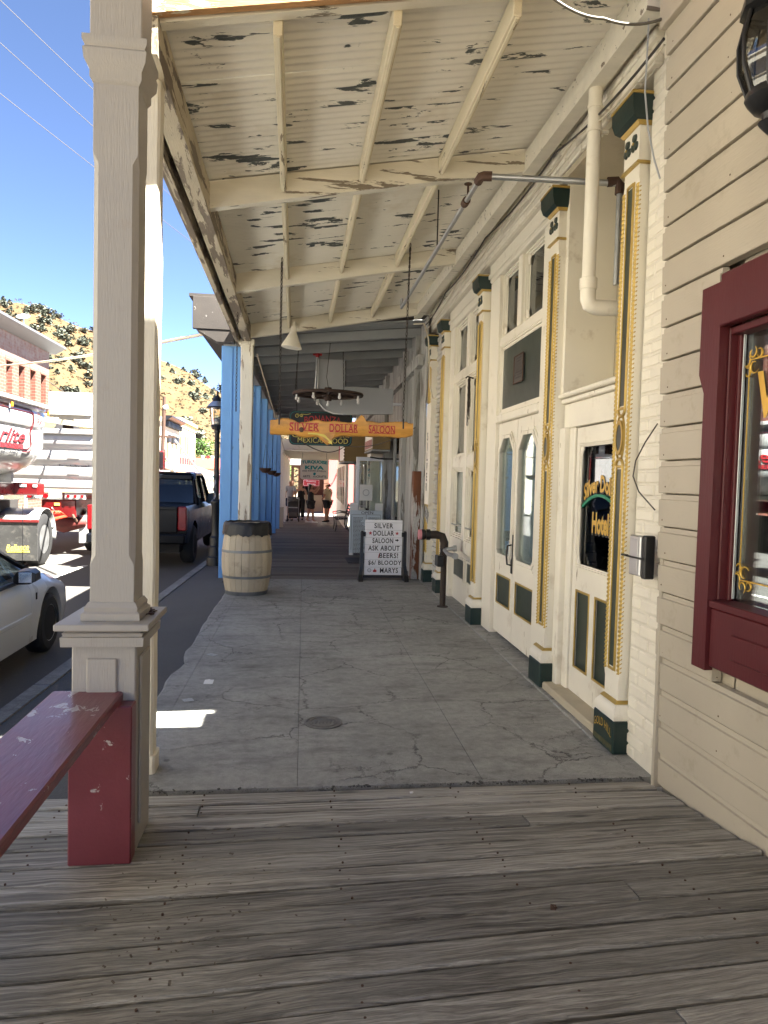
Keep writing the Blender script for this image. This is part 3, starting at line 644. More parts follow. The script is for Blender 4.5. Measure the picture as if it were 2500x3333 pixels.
def pilaster(yc,label):
    t=T('iron_pilaster',label,'pilaster',(1.83+.018*yc,yc,0),rz=-.018,group='gilded cast iron pilasters of the saloon front')
    k=dict(local=True)
    MB().box(0,.2,-.145,.145,.0,.20,ch=.008).out('base_block',m_dgreen,t,**k)
    m=MB(); m.loft([[Vector(p) for p in ((u,-h,z),(u,h,z),(.2,h,z),(.2,-h,z))] for u,h,z in ((.004,.142,.202),(.000,.147,.225),(.006,.138,.255),(.03,.11,.29),(.035,.098,.293))],closed=True); m.out('base_moulding',m_white,t,**k)
    m=MB(); frustum(m,.293,.312,(.022,.112),(.04,.095)); m.out('gilt_band',m_gold,t,**k)
    m=MB(); m.loft([[Vector((u,y,z)) for u,y in ((.045,-h),(.045,h),(.2,h),(.2,-h))] for h,z in ((.094,.312),(.094,.42),(.108,.46),(.108,3.36),(.096,3.40),(.096,3.47))],closed=True); m.out('shaft',m_white,t,**k)
    for s in (-1,1):
        o=link('rope_moulding',RM,m_gold,t); o.location=(.051,s*.091,0)
    for (z0,z1) in ((.50,1.70),(2.08,3.36)):
        p=MB().box(.0425,.05,-.036,.036,z0,z1,ch=0).out('panel',m_panel,t,**k)
        m=MB()
        for s in(-1,1):
            m.box(.034,.048,s*.0405-.004,s*.0405+.004,z0-.02,z1+.02,ch=.003).box(.038,.048,s*.0480-.0028,s*.0480+.0028,z0-.024,z1+.024,ch=.002)
        for zz in (z0-.016,z1+.016): m.box(.0335,.0475,-.036,.036,zz-.008,zz+.008,ch=.003)
        m.out('gilt_frame',m_gold,p,**k)
    d=MB().prism(oval(0,1.89,.04,.085),'x',.03,.05).out('medallion',m_panel,t,**k)
    m=MB(); m.prism(oval(0,1.89,.050,.105),'x',.026,.046,hole=oval(0,1.89,.037,.080)); m.prism(oval(0,1.89,.054,.14),'x',.032,.046,hole=oval(0,1.89,.0525,.137)); m.out('gilt_ring',m_gold,d,**k)
    for sg,zc in ((1,1.73),(-1,2.05)):
        pts=[(.04,.047*math.cos(a),zc+sg*(-.012+.045*math.sin(a))) for a in [math.pi*j/10 for j in range(11)]]; MB().tube(pts,.010,n=6).out('gilt_arc',m_gold,d,**k)
    m=MB(); frustum(m,3.47,3.49,(.02,.112),(.03,.102)); m.out('gilt_band',m_gold,t,**k)
    m=MB().box(.036,.2,-.098,.098,3.49,3.69,ch=.003).out('frieze_block',m_white,t,**k)
    for s in (-1,1):
        f=MB()
        for a in (90,210,330): f.lathe([(0,-.014),(.020,-.012),(.026,0),(.02,.004)],(.036,s*.046+.020*math.cos(R(a)),3.60+.032*math.sin(R(a))),n=10,axis='x')
        f=f.out('flower',m_panel,t,**k); MB().lathe([(0,-.018),(.008,-.016),(.009,0)],(.036,s*.046,3.60),n=8,axis='x').out('flower_centre',m_gold,f,**k)
    m=MB(); frustum(m,3.69,3.71,(.03,.104),(.015,.116)); m.out('gilt_band',m_gold,t,**k)
    m=MB(); m.loft([[Vector(p) for p in ((u,-h,z),(u,h,z),(.2,h,z),(.2,-h,z))] for u,h,z in ((.01,.118,3.711),(-.015,.132,3.73),(-.03,.142,3.78),(-.032,.144,3.84))],closed=True); c=m.out('capital',m_dgreen,t,**k)
    MB().box(-.036,.2,-.147,.147,3.842,3.858).out('abacus',m_gold,c,**k)
    return t
RM=rope_mesh(.47,3.36)
PIL=[(4.09,'gilded white iron pilaster nearest the beige siding'),(5.42,'gilded white iron pilaster between the hotel door and the double doors'),(7.79,'gilded white iron pilaster between the double doors and the tall windows'),(9.98,'gilded white iron pilaster behind the fire standpipe, by the vertical sign'),(11.07,'farthest gilded white iron pilaster, at the end of the saloon front')]
P0=pilaster(*PIL[0])
for yc,lb in PIL[1:]: dup(P0,(1.83+.018*yc,yc,0),label=lb)
text('raised_lettering','GOLD HILL',m_gtext,P0,(-.001,0,.12),(0,-1,0),(0,0,1),w=.25,h=.05,arc=.03,local=True,ext=.002)
m=MB()
for q in range(16): m.box(-.004,0,-.135+.017*q,-.125+.017*q,.02+.004*(q%3),.055,ch=.001)
m.out('worn_relief_band',surf('rubbed_gilt_green',(.10,.10,.05),.5,var=.4,vs=20),P0,local=True)
# ------- moulded frame helper: picture-frame of stepped bars round an opening on plane u
def frame(name,par,y0,y1,z0,z1,u,mat=None,w=.03,d=.02,steps=2):
    m=MB(); mat=mat or m_whitew
    for s in range(steps):
        a=w*s/steps; ww=w/steps; dd=d*(1-s*.45)
        m.box(u-dd,u+.002,y0+a,y0+a+ww,z0+a,z1-a,ch=.002).box(u-dd,u+.002,y1-a-ww,y1-a,z0+a,z1-a,ch=.002).box(u-dd-.001,u+.001,y0+a+ww,y1-a-ww,z0+a,z0+a+ww,ch=.002).box(u-dd-.001,u+.001,y0+a+ww,y1-a-ww,z1-a-ww,z1-a,ch=.002)
    return m.out(name,mat,par,local=True)
def octp(y0,y1,z0,z1,c,b=0): return [(y0,z0+b),(y0+b,z0),(y1-b,z0),(y1,z0+b),(y1,z1-c),(y1-c,z1),(y0+c,z1),(y0,z1-c)]
def cornerbits(par,y0,y1,z0,z1,u,s=.05):
    m=MB()
    for yy,sy in((y0,1),(y1,-1)):
        for zz,sz in ((z0,1),(z1,-1)):
            for a in(0,1,2): m.box(u-.014+.003*a,u,yy,yy+sy*(s-.016*a),zz+sz*s*.45*a,zz+sz*(s*.45*a+s*.5),ch=.002)
    m.out('corner_block',m_whitew,par,local=True)
# ------- bay A: hotel door (y 4.20..5.27)
U=UD
SB('stucco_recess',m_stucco,(.50,.52,4.0,5.45,2.2,4.0),ch=0); SB('recess_side',m_stucco,(.12,.50,5.30,5.42,2.28,3.95),ch=0); SB('recess_soffit',m_stucco,(.06,.5,4.1,5.4,3.90,3.95),ch=0)
SB('lintel_cornice',m_whitew,(.07,.50,4.19,5.30,2.255,2.29),ch=.01); SB('lintel_cornice',m_whitew,(.10,.50,4.19,5.30,2.215,2.25),ch=.008); SB('lintel',m_whitew,(.13,.5,4.19,5.30,2.03,2.212))
SB('door_post',m_whitew,(.10,.5,5.20,5.31,0,2.03)); SB('door_post',m_whitew,(.14,.5,5.10,5.198,0,2.03),ch=.008); SB('door_post',m_whitew,(.12,.5,4.17,4.26,0,2.03)); SB('threshold',m_stucco,(.02,.5,4.19,5.28,.0,.06),ch=.01)
SB('transom_post',m_white,(.10,.5,5.27,5.34,2.29,3.9))
dr=SB('hotel_door',m_whitew,(U,U+.012,4.27,5.09,.06,2.02),ch=0); dr.data.materials[0]=m_dark
def leaf(par,y0,y1,z0,z1,op,u,th=.04):
    # door leaf as stiles and rails round its openings: op=[(y0,y1,z0,z1),...]
    m=MB(); zs=sorted({z0,z1,*[o[2] for o in op],*[o[3] for o in op]})
    for a,b in zip(zs,zs[1:]):
        row=sorted([o for o in op if o[2]<=a+1e-6 and o[3]>=b-1e-6]); y=y0
        for o in row: m.box(u-th,u,y,o[0],a,b); y=o[1]
        m.box(u-th,u,y,y1,a,b)
    return m.out('stiles_and_rails',m_whitew,par,local=True,smooth=0)
leaf(dr,4.27,5.09,.06,2.02,[(4.36,5.0,1.0,1.90),(4.40,4.66,.25,.83),(4.75,5.01,.25,.83)],U)
SB('pane',m_gdark,(U-.02,U-.014,4.34,5.02,.98,1.92),0,dr); frame('glazing_bead',dr,4.35,5.01,.99,1.91,U-.04,w=.034,d=.016,steps=3); cornerbits(dr,4.385,4.975,1.025,1.875,U-.042)
for y0 in (4.40,4.75):
    SB('lower_panel',m_panel,(U-.022,U-.012,y0-.002,y0+.262,.248,.832),0,dr); frame('gilt_bead',dr,y0,y0+.26,.25,.83,U-.038,m_gold,w=.016,d=.008,steps=1)
TX=U-.0225
text('lettering_outline','Silver Dollar',m_ltext,dr,(TX+.001,4.675,1.535),(0,-1,0),(0,0,1),w=.60,h=.135,arc=.07,bold=.07,ext=.0,local=True); text('lettering_outline','Hotel',m_ltext,dr,(TX+.001,4.655,1.33),(0,-1,0),(0,0,1),w=.31,h=.17,bold=.07,ext=.0,local=True)
text('gilt_lettering','Silver Dollar',m_gtext,dr,(TX,4.68,1.54),(0,-1,0),(0,0,1),w=.58,h=.12,arc=.07,bold=.03,ext=.001,local=True)
m=MB(); m.tube([(TX,4.68-.3*x,1.44+.09*(1-x*x)) for x in [-1+j*.2 for j in range(11)]],.014,n=4); m.out('green_ribbon',surf('green_ribbon_paint',(.01,.22,.12),.5,bump=0),dr,local=True)
text('gilt_lettering','Hotel',m_gtext,dr,(TX,4.66,1.335),(0,-1,0),(0,0,1),w=.28,h=.15,bold=.04,ext=.001,local=True)
SB('curtain',m_curtain,(U+.06,U+.07,4.3,5.05,.9,2.0),0,dr).data.materials[0]=m_dark
SB('lower_wall',m_whitew,(U+.1,.5,4.2,5.3,0,.05),0)
# ------- bay B: double doors (5.57..7.65)
SB('bay_head',m_white,(.10,.5,5.56,7.65,3.76,3.955),ch=.012); SB('bay_head_moulding',m_white,(.08,.099,5.56,7.65,3.80,3.85),ch=.008)
SB('bay_post',m_white,(.12,.5,7.30,7.66,0,3.76)); SB('bay_post',m_white,(.12,.5,5.56,5.90,0,3.76))
tr=SB('transom_rail',m_white,(.14,.5,5.90,7.30,3.02,3.10)); SB('transom_mullion',m_white,(.13,.24,6.56,6.68,3.10,3.76),.006,tr); 
for (a,b) in ((5.90,6.56),(6.68,7.30)):
    p=SB('transom_pane',m_gdark,(U,U+.006,a,b,3.10,3.76),0,tr); frame('glazing_bead',tr,a,b,3.10,3.76,U,w=.05,d=.04,steps=3); cornerbits(tr,a+.04,b-.04,3.14,3.72,U-.01,.06)
pn=SB('plaque_panel',m_panel,(U-.03,U,5.96,7.24,2.36,2.98),.003); frame('panel_moulding',pn,5.90,7.30,2.30,3.03,U-.02,m_white,w=.06,d=.03,steps=2)
pq=SB('plaque',surf('weathered_bronze',(.10,.095,.085),.5,metal=.5,var=.25,vs=12),(U-.05,U-.031,6.50,6.78,2.57,2.82),.004,pn)
frame('plaque_rim',pq,6.49,6.79,2.56,2.83,U-.05,m_iron,w=.012,d=.006,steps=1)
text('plaque_lettering','HISTORIC AMERICAN',m_black,pq,(U-.0512,6.64,2.738),(0,-1,0),(0,0,1),w=.25,h=.026,local=True,ext=.001)
text('plaque_lettering','BUILDINGS SURVEY',m_black,pq,(U-.0512,6.64,2.698),(0,-1,0),(0,0,1),w=.22,h=.026,local=True,ext=.001)
m=MB()
for zz,w_ in ((2.795,.17),(2.768,.13),(2.665,.23),(2.638,.23),(2.612,.19)):
    y=6.64-w_/2
    while y<6.64+w_/2: l=random.uniform(.006,.02); m.box(U-.0515,U-.0505,y,y+l,zz-.006,zz+.006); y+=l+.004
m.out('worn_lines',m_black,pq,local=True,kind='stuff')
SB('bay_lintel',m_whitew,(.11,.5,5.90,7.30,2.22,2.30),ch=.01)
for (a,b,nm) in ((5.91,6.615,'double_door_leaf'),(6.625,7.29,'double_door_leaf')):
    d=SB(nm,m_dark,(U,U+.012,a,b,.05,2.215),0); ya,yb=a+.075,b-.075
    pz0,pz1=.86,2.06
    # leaf with octagon-headed pane
    m=MB(); op=octp(ya,yb,pz0,pz1,.14,.05)
    outer=[(a,.70),(a+.05,.70),(b-.05,.70),(b,.70),(b,2.1),(b-.1,2.215),(a+.1,2.215),(a,2.1)]
    m.prism(outer,'x',U-.04,U,hole=op); m.add([(U-.04,a,2.1),(U-.04,a,2.215),(U-.04,a+.1,2.215)],[(0,1,2)]); m.add([(U-.04,b,2.1),(U-.04,b,2.215),(U-.04,b-.1,2.215)],[(0,1,2)])
    m.out('upper_leaf',m_whitew,d,local=True,smooth=0)
    MB().prism(octp(ya-.02,yb+.02,pz0-.02,pz1+.02,.145,.055),'x',U-.058,U-.041,hole=octp(ya+.012,yb-.012,pz0+.012,pz1-.012,.135,.045)).prism(octp(ya-.045,yb+.045,pz0-.05,pz1+.05,.155,.065),'x',U-.052,U-.041,hole=octp(ya-.025,yb+.025,pz0-.025,pz1+.025,.148,.058)).out('pane_moulding',m_whitew,d,local=True,smooth=0)
    SB('pane',m_glass,(U-.02,U-.014,ya-.01,yb+.01,pz0-.01,pz1+.01),0,d)
    SB('curtain',m_curtain,(U-.004,U-.001,ya-.05,yb+.05,pz0-.05,pz1+.05),0,d)
    leaf(d,a,b,.05,.70,[(a+.08,b-.08,.35,.66)],U); SB('lower_panel',m_panel,(U-.022,U-.012,a+.07,b-.07,.34,.665),0,d); frame('gilt_bead',d,a+.08,b-.08,.35,.66,U-.038,m_gold,w=.018,d=.008,steps=1)
    if a>6: 
        SB('handle_plate',m_black,(U-.05,U-.041,6.64,6.69,.72,1.10),.003,d); MB().tube([(U-.05,6.665,1.0),(U-.09,6.665,.99),(U-.10,6.665,.90),(U-.09,6.665,.81),(U-.05,6.665,.80)],.009).out('handle',m_black,d,local=True)
        n=SB('notice_sticker',m_paper,(U-.0225,U-.0205,6.76,6.86,.885,1.03),0,d); text('notice_lettering','NOTICE',m_ltext,n,(U-.024,6.81,1.012),(0,-1,0),(0,0,1),w=.08,h=.018,local=True,ext=.0005)
# ------- bay C: tall windows (7.93..9.84)
SB('bay_head',m_white,(.10,.5,7.92,9.86,3.70,3.955),ch=.012); SB('bay_head_moulding',m_white,(.08,.099,7.92,9.86,3.78,3.83),ch=.008)
SB('bay_post',m_white,(.12,.5,9.58,9.86,0,3.70)); SB('bay_post',m_white,(.12,.5,7.91,8.02,0,3.70)); SB('mullion',m_white,(.13,.26,8.72,8.86,.70,3.70),.006)
SB('window_rail',m_white,(.13,.5,8.02,9.58,2.93,3.04)); SB('window_rail',m_whitew,(.14,.5,8.02,9.58,1.79,1.92)); SB('window_rail',m_whitew,(.13,.5,8.02,9.58,.70,.86))
for (a,b) in ((8.02,8.72),(8.86,9.58)):
    for (z0,z1,cu) in ((3.04,3.70,0),(1.92,2.93,0),(.86,1.79,1)):
        w_=SB('window',m_gdark if not cu else m_glass,(U,U+.006,a,b,z0,z1),0); frame('glazing_bead',w_,a,b,z0,z1,U,w=.06,d=.05,steps=3); cornerbits(w_,a+.05,b-.05,z0+.05,z1-.05,U-.01,.06)
        if cu: SB('curtain',m_curtain,(U+.03,U+.033,a,b,z0,z1),0,w_); MB().cyl((U-.05,a,1.02),(U-.05,b,1.02),.008).out('guard_bar',m_steel,w_,local=True)
d=SB('stall_riser',m_whitew,(U-.01,.5,8.02,9.58,0,.70),.003)
for (a,b) in ((8.10,8.70),(8.88,9.50)):
    SB('lower_panel',m_panel,(U-.016,U-.011,a,b,.34,.58),0,d); frame('panel_moulding',d,a-.03,b+.03,.31,.61,U-.012,m_whitew,w=.03,d=.014,steps=1)
SB('walk_edge',m_conc,(-.02,.3,4.2,11.2,-.05,.012),.006)
# hanging chains on a hook by the windows
hc=T('hanging_chain','dark chain looped on an iron hook beside the tall window','chain',(2.0,8.0,2.6))
# ================================================================ SALOON PORCH ROOF
def zs(x): return 3.97+.18*(x+.12)       # underside of the sheets
def zbm(x): return 3.66+.19*(x+.69)      # underside of the cross beams
RF=T('saloon_porch_roof','cream porch roof of corrugated sheets with flaking paint over the walkway','porch roof',(.5,7.4,4.0))
random.seed(14); y=3.66; k=0
while y<11.1:
    w=.70; m=MB(); N=int(w/.0125); vs=[]; x0,x1=-.90+random.uniform(-.01,.01),1.93
    lift=.004*(k%2)
    nx=8
    for q in range(N+1):
        Y=y+w*q/N
        for j in range(nx+1):
            x=x0+(x1-x0)*j/nx; vs.append((x,Y,zs(x)+.008+.0085*math.sin(2*math.pi*Y/.0762)+lift+.003*math.sin(x*2.3+k)+(.004 if q<2 else 0)))
    m.add(vs,[(q*(nx+1)+j,q*(nx+1)+j+1,(q+1)*(nx+1)+j+1,(q+1)*(nx+1)+j) for q in range(N) for j in range(nx)])
    m.out('roof_sheet',m_ceil,RF,smooth=180,fix=False); y+=w-.035; k+=1
def xbeam(name,yc,th,mat,x0=-.70,x1=1.90,zo=0,zt=-.004):
    n=8; s=[]
    for q in range(n+1):
        x=x0+(x1-x0)*q/n; a=zbm(x)+zo; b=zs(x)+zt; j=random.uniform(-.002,.002)
        s.append([Vector(p) for p in ((x,yc-th/2+.004,a+j),(x,yc+th/2-.004,a+j),(x,yc+th/2,a+.006),(x,yc+th/2,b),(x,yc-th/2,b),(x,yc-th/2,a+.006))])
    return MB().loft(s,closed=True).out(name,mat,RF)
for yc in (5.75,8.25,10.88): xbeam('cross_beam',yc,.085,m_beam)
xbeam('end_beam',3.70,.07,m_beam,x0=-.72,x1=1.92,zo=.13); 
s=[]
for q in range(9):
    x=-.74+(1.92+.74)*q/8; s.append([Vector(p) for p in ((x,3.60,zs(x)-.07),(x,3.645,zs(x)-.07),(x,3.645,zs(x)+.13),(x,3.60,zs(x)+.13))])
MB().loft(s,closed=True).out('weathered_end_fascia',m_bare,RF)
boxo('splice_block',m_beam,RF,(-.74,-.70,5.70,5.80,zbm(-.72)-.01,zs(-.72)-.01))
for yc in (5.75,8.25): boxo('beam_end_trim',m_white,RF,(-.715,-.70,yc-.05,yc+.05,zbm(-.7)+.0,zs(-.7)-.02),ch=.003)
for xc in (-.13,.48,1.115):
    for (a,b) in ((3.74,5.705),(5.795,8.205),(8.295,10.835)):
        d=.135; 
        MB().box(xc-.024,xc+.024,a+.002,b-.002,zs(xc)-d,zs(xc)-.004,ch=.005).box(xc-.010,xc+.012,a+.004,b-.004,zs(xc)-d-.012,zs(xc)-d-.0005,ch=.003).out('rafter',m_purl,RF)
# street-side beam and weathered fascia
def ybeam(name,x0,x1,z0,z1,ya,yb,mat,n=14,j=.004):
    s=[]
    for q in range(n+1):
        Y=ya+(yb-ya)*q/n; e=random.uniform(-j,j)
        s.append([Vector(p) for p in ((x0,Y,z0+e),(x1,Y,z0+e),(x1+e*.5,Y,z1),(x0,Y,z1))])
    return MB().loft(s,closed=True).out(name,mat,RF)
ybeam('street_beam',-.81,-.695,3.61,3.845,3.62,11.15,m_fasc); ybeam('fascia_board',-.90,-.865,3.60,3.86,3.60,6.35,m_fasc); ybeam('fascia_board',-.905,-.865,3.585,3.86,6.36,11.2,m_fasc)
ybeam('drip_board',-.95,-.908,3.66,3.90,3.60,11.2,m_fasc)
ybeam('wall_plate',1.80,1.90,4.12,4.285,3.68,11.1,m_beam)
# posts
rp=T('timber_post','rough cream timber post behind the greige porch column','post',(-.77,3.9,0))
def rpost(par,x0,x1,y0,y1,z0,z1,mat,name='shaft',j=.004,n=16,ch=.012):
    s=[]
    for q in range(n+1):
        z=z0+(z1-z0)*q/n; e=random.uniform(-j,j); f=random.uniform(-j,j)
        s.append([Vector((x+e,y+f,z)) for x,y in chb(x0,x1,y0,y1,ch)])
    return MB().loft(s,closed=True).out(name,mat,par)
rpost(rp,-.835,-.722,3.84,3.96,.0,3.61,m_post); rpost(rp,-.845,-.712,3.83,3.97,.0,.10,m_post,'foot_block',n=2)
wp=T('timber_post','flaking white timber post standing behind the barrel','post',(-.75,10.95,0))
rpost(wp,-.84,-.655,10.88,11.04,.0,3.64,m_postw); boxo('post_cap',m_postw,wp,(-.86,-.64,10.87,11.05,3.56,3.645))
# ================================================================ pipes, cables, chains
dp=T('downpipe','cream plastic downpipe with an elbow above the hotel door','pipe',(1.86,4.45,2.8))
MB().cyl((1.855,4.45,2.86),(1.855,4.45,4.27),.043,n=16).out('pipe',m_white,dp); 
MB().tube([(1.855,4.45,2.87),(1.855,4.45,2.80),(1.868,4.45,2.765),(1.90,4.45,2.75),(2.20,4.45,2.75)],.05,n=16).lathe([(.052,2.86),(.056,2.865),(.056,2.93),(.047,2.935)],(1.855,4.45,0),n=16,cap=False).out('elbow',m_white,dp)
for z in (4.0,3.85): MB().lathe([(.044,z),(.049,z),(.049,z+.02),(.044,z+.02)],(1.855,4.45,0),n=16,cap=False).box(1.87,1.95,4.44,4.46,z,z+.02).out('strap',m_white,dp)
sp=T('sprinkler_pipe','galvanised pipe crossing the porch with rusty elbows','pipe',(1.3,4.7,3.6))
MB().cyl((2.12,4.62,2.95),(2.12,4.62,3.60),.020).cyl((2.12,4.62,3.62),(1.24,4.86,3.70),.021).cyl((1.23,4.92,3.70),(1.23,8.55,3.67),.019).cyl((1.23,8.56,3.67),(1.23,8.56,3.78),.016).out('pipe',m_steel,sp)
MB().tube([(2.12,4.62,3.55),(2.12,4.62,3.61),(2.10,4.625,3.635),(2.04,4.64,3.632)],.032,n=10).out('elbow',m_iron,sp); MB().tube([(1.30,4.845,3.697),(1.245,4.86,3.70),(1.23,4.875,3.70),(1.23,4.95,3.70)],.032,n=10).out('elbow',m_iron,sp); MB().tube([(1.23,5.28,3.698),(1.23,5.36,3.698)],.03,n=10).out('coupling',m_iron,sp)
MB().cyl((1.23,5.25,3.70),(1.23,5.25,3.80),.008).cyl((1.23,5.25,3.80),(1.23,5.25,3.805),.03).out('sprinkler_head',m_iron,sp)
for y in (6.4,8.0): MB().cyl((1.23,y,3.69),(1.23,y,zs(1.23)),.006).out('hanger_rod',m_chain,sp)
def cable(name,label,pts,r,mat,sag=0,n=10,group=None):
    P=[]; 
    for a,b in zip(pts,pts[1:]):
        a,b=Vector(a),Vector(b)
        for q in range(n):
            t=q/n; p=a.lerp(b,t); p.z-=sag*4*t*(1-t); P.append(p)
    P.append(Vector(pts[-1])); return tag(MB().tube(P,r,n=5).out(name,mat,None,smooth=60),label,'cable',group)
cable('electric_cable','thick cream cable sagging from the end beam to the beige corner',[(1.02,3.56,4.12),(1.20,3.55,4.06),(1.50,3.53,3.95),(1.82,3.52,3.98)],.008,m_gcab,.03)
cable('electric_cable','dark cable running along the top of the saloon wall',[(1.86,3.6,3.93),(1.87,5.2,4.06),(1.885,7.2,4.10),(1.92,9.3,4.08),(1.95,11,4.0)],.008,m_dwire,.05)
cable('electric_cable','pale cable running just under the dark one on the saloon wall',[(1.862,3.6,3.90),(1.872,4.8,3.99),(1.885,6.6,4.03),(1.92,8.6,4.02),(1.95,11,3.92)],.006,m_wire,.06)
cable('electric_cable','thin grey wire hanging down the white brick at the siding edge',[(1.84,3.74,4.25),(1.85,3.757,4.03),(1.85,3.765,3.744),(1.85,3.712,3.523),(1.85,3.629,3.325),(1.85,3.56,3.2)],.005,m_gsign,0)
cable('electric_cable','thin wire bowing out over the white brick above the metal box',[(1.868,3.511,1.928),(1.868,3.634,1.837),(1.866,3.73,1.74),(1.865,3.751,1.655),(1.866,3.68,1.571),(1.868,3.5,1.479)],.004,m_dwire,0,n=3)
cable('electric_cable','pale conduit dropping from the last beam past the farthest pilaster',[(1.75,10.8,3.98),(1.88,10.6,3.95),(1.93,10.5,3.7),(1.95,10.4,3.0),(1.96,10.2,2.8),(1.98,9.95,2.76)],.011,m_wire,0,n=5)
def chain(m,p,q,pitch=.045,r=.0045,sag=0):
    p,q=Vector(p),Vector(q); L=(q-p).length; n=max(2,int(L/pitch)); d=(q-p).normalized(); u=d.orthogonal().normalized(); w=d.cross(u)
    for i in range(n):
        t=(i+.5)/n; c=p.lerp(q,t); c.z-=sag*4*t*(1-t); a=u if i%2 else w; h=pitch*.62; g=.011
        pts=[c+d*h*math.cos(k*math.pi/3)+a*g*math.sin(k*math.pi/3) for k in range(7)]; m.tube(pts,r,n=4,cap=False)
    return m
def hung(name,label,p,q,**k): return tag(chain(MB(),p,q,**k).out(name,m_chain,None,smooth=60),label,'chain')
hung('hanging_chain','loose rusty chain hanging from the rafter above the cone lamp',(-.19,8.0,4.0),(-.19,8.0,3.12))
hung('hanging_chain','long rusty chain hanging down the street beam of the porch',(-.74,9.0,3.66),(-.74,9.0,2.4))
m=MB(); 
for a in range(5): chain(m,(0,.01*a-.02,0),(.012*(a%2),.015*a-.03,-.25-.07*a),pitch=.04)
m.tube([(.05,0,0),(-.02,0,.02),(-.04,0,0)],.008)
hcm=m.out('chain_loops',m_chain,hc,local=True); hc.location=(1.95,7.98,2.78)
m_stp=surf('dark_brown_standpipe',(.045,.03,.022),.65,metal=.2,var=.35,vs=14,bump=.3,bs=60)
# standpipe
st=T('fire_standpipe','rusty brown fire department standpipe rising from the concrete walkway','standpipe',(1.86,8.83,0))
MB().cyl((1.90,8.83,0),(1.90,8.83,.80),.038,n=14).cyl((1.90,8.83,0),(1.90,8.83,.012),.07,n=14).out('riser',m_stp,st)
MB().tube([(1.90,8.83,.72),(1.90,8.83,.82),(1.87,8.83,.90),(1.80,8.83,.92),(1.60,8.83,.92)],.052,n=14).out('inlet_elbow',m_stp,st)
MB().cyl((1.66,8.83,.92),(1.71,8.83,.92),.07,n=16).cyl((1.60,8.83,.92),(1.64,8.83,.92),.068,n=16).out('coupling',m_black,st); MB().cyl((1.565,8.83,.92),(1.60,8.83,.92),.066,n=16).out('pink_cap',surf('faded_pink_plastic',(.55,.22,.25),.6),st)
MB().tube([(1.90,8.83,.74),(1.90,8.60,.70),(1.95,8.40,.70)],.026,n=10).tube([(1.90,8.75,.74),(2.02,8.75,.76)],.026,n=10).cyl((1.94,8.42,.70),(1.94,8.36,.70),.04,n=10).cyl((2.0,8.75,.755),(2.04,8.75,.757),.04,n=10).out('side_outlet',m_steel,st)
MB().box(1.80,1.88,8.74,8.92,.52,.66,ch=.01).tube([(1.84,8.78,.66),(1.86,8.8,.74),(1.9,8.8,.77)],.012).out('lock_box',m_black,st)
# grey metal box strapped to the brick
eb=T('metal_box','grey metal box tied with a black strap to the white brick','box',(1.86,3.72,1.2))
boxo('cover',m_alu,eb,(1.862,1.91,3.63,3.755,1.11,1.33),ch=.006); boxo('cover_panel',m_alu,eb,(1.858,1.861,3.65,3.735,1.13,1.31),ch=.002); boxo('back_plate',m_black,eb,(1.87,1.93,3.59,3.628,1.10,1.335),ch=.006)
MB().box(1.852,1.857,3.58,3.765,1.205,1.215).obox((1.849,3.78,1.213),(.02,.05,.01)).out('strap',m_black,eb)
# vertical sign and small notice on the far brick pier
vsn=T('vertical_sign','narrow white vertical sign lettered SILVER on the far brick pier','sign',(1.99,10.5,1.3))
boxo('board',m_white,vsn,(1.955,1.975,10.30,10.62,1.25,2.75),ch=.004)
for i,cch in enumerate('SILVER'): text('lettering',cch,m_ltext,vsn,(1.953,10.46,2.26-.15*i),(0,-1,0),(0,0,1),h=.12,bold=.03,ext=.002)
ns=T('small_notice','small tilted weathered wooden notice below the vertical sign','sign',(1.98,10.45,1.1))
MB().obox((1.965,10.45,1.10),(.012,.26,.17),rotm('X',.45)).out('board',m_greyw,ns); MB().obox((1.957,10.46,1.12),(.002,.12,.015),rotm('X',.45)).obox((1.957,10.44,1.06),(.002,.10,.015),rotm('X',.45)).obox((1.957,10.49,1.12),(.002,.015,.08),rotm('X',.45)).out('painted_marks',m_ltext,ns)
# round cover in the concrete
mc=T('access_cover','round iron access cover set in the cracked concrete walkway','cover',(.21,4.59,0))
MB().lathe([(.125,.0),(.125,.006),(.11,.007),(.108,.003),(.0,.003)],(.215,4.59,.001),n=32).out('cover_plate',surf('worn_cast_iron',(.19,.185,.175),.6,metal=.4,var=.2,vs=20,bump=.3),mc); m=MB()
for q in range(7): m.cyl((.215-.07+.023*q,4.57,.004),(.215-.06+.023*q,4.61,.004),.004,n=6)
m.lathe([(.092,.004),(.092,.008),(.086,.008),(.086,.004)],(.215,4.59,.0),n=32,cap=False); m.out('raised_pattern',surf('worn_iron_rim',(.15,.14,.13),.6,bump=0),mc)
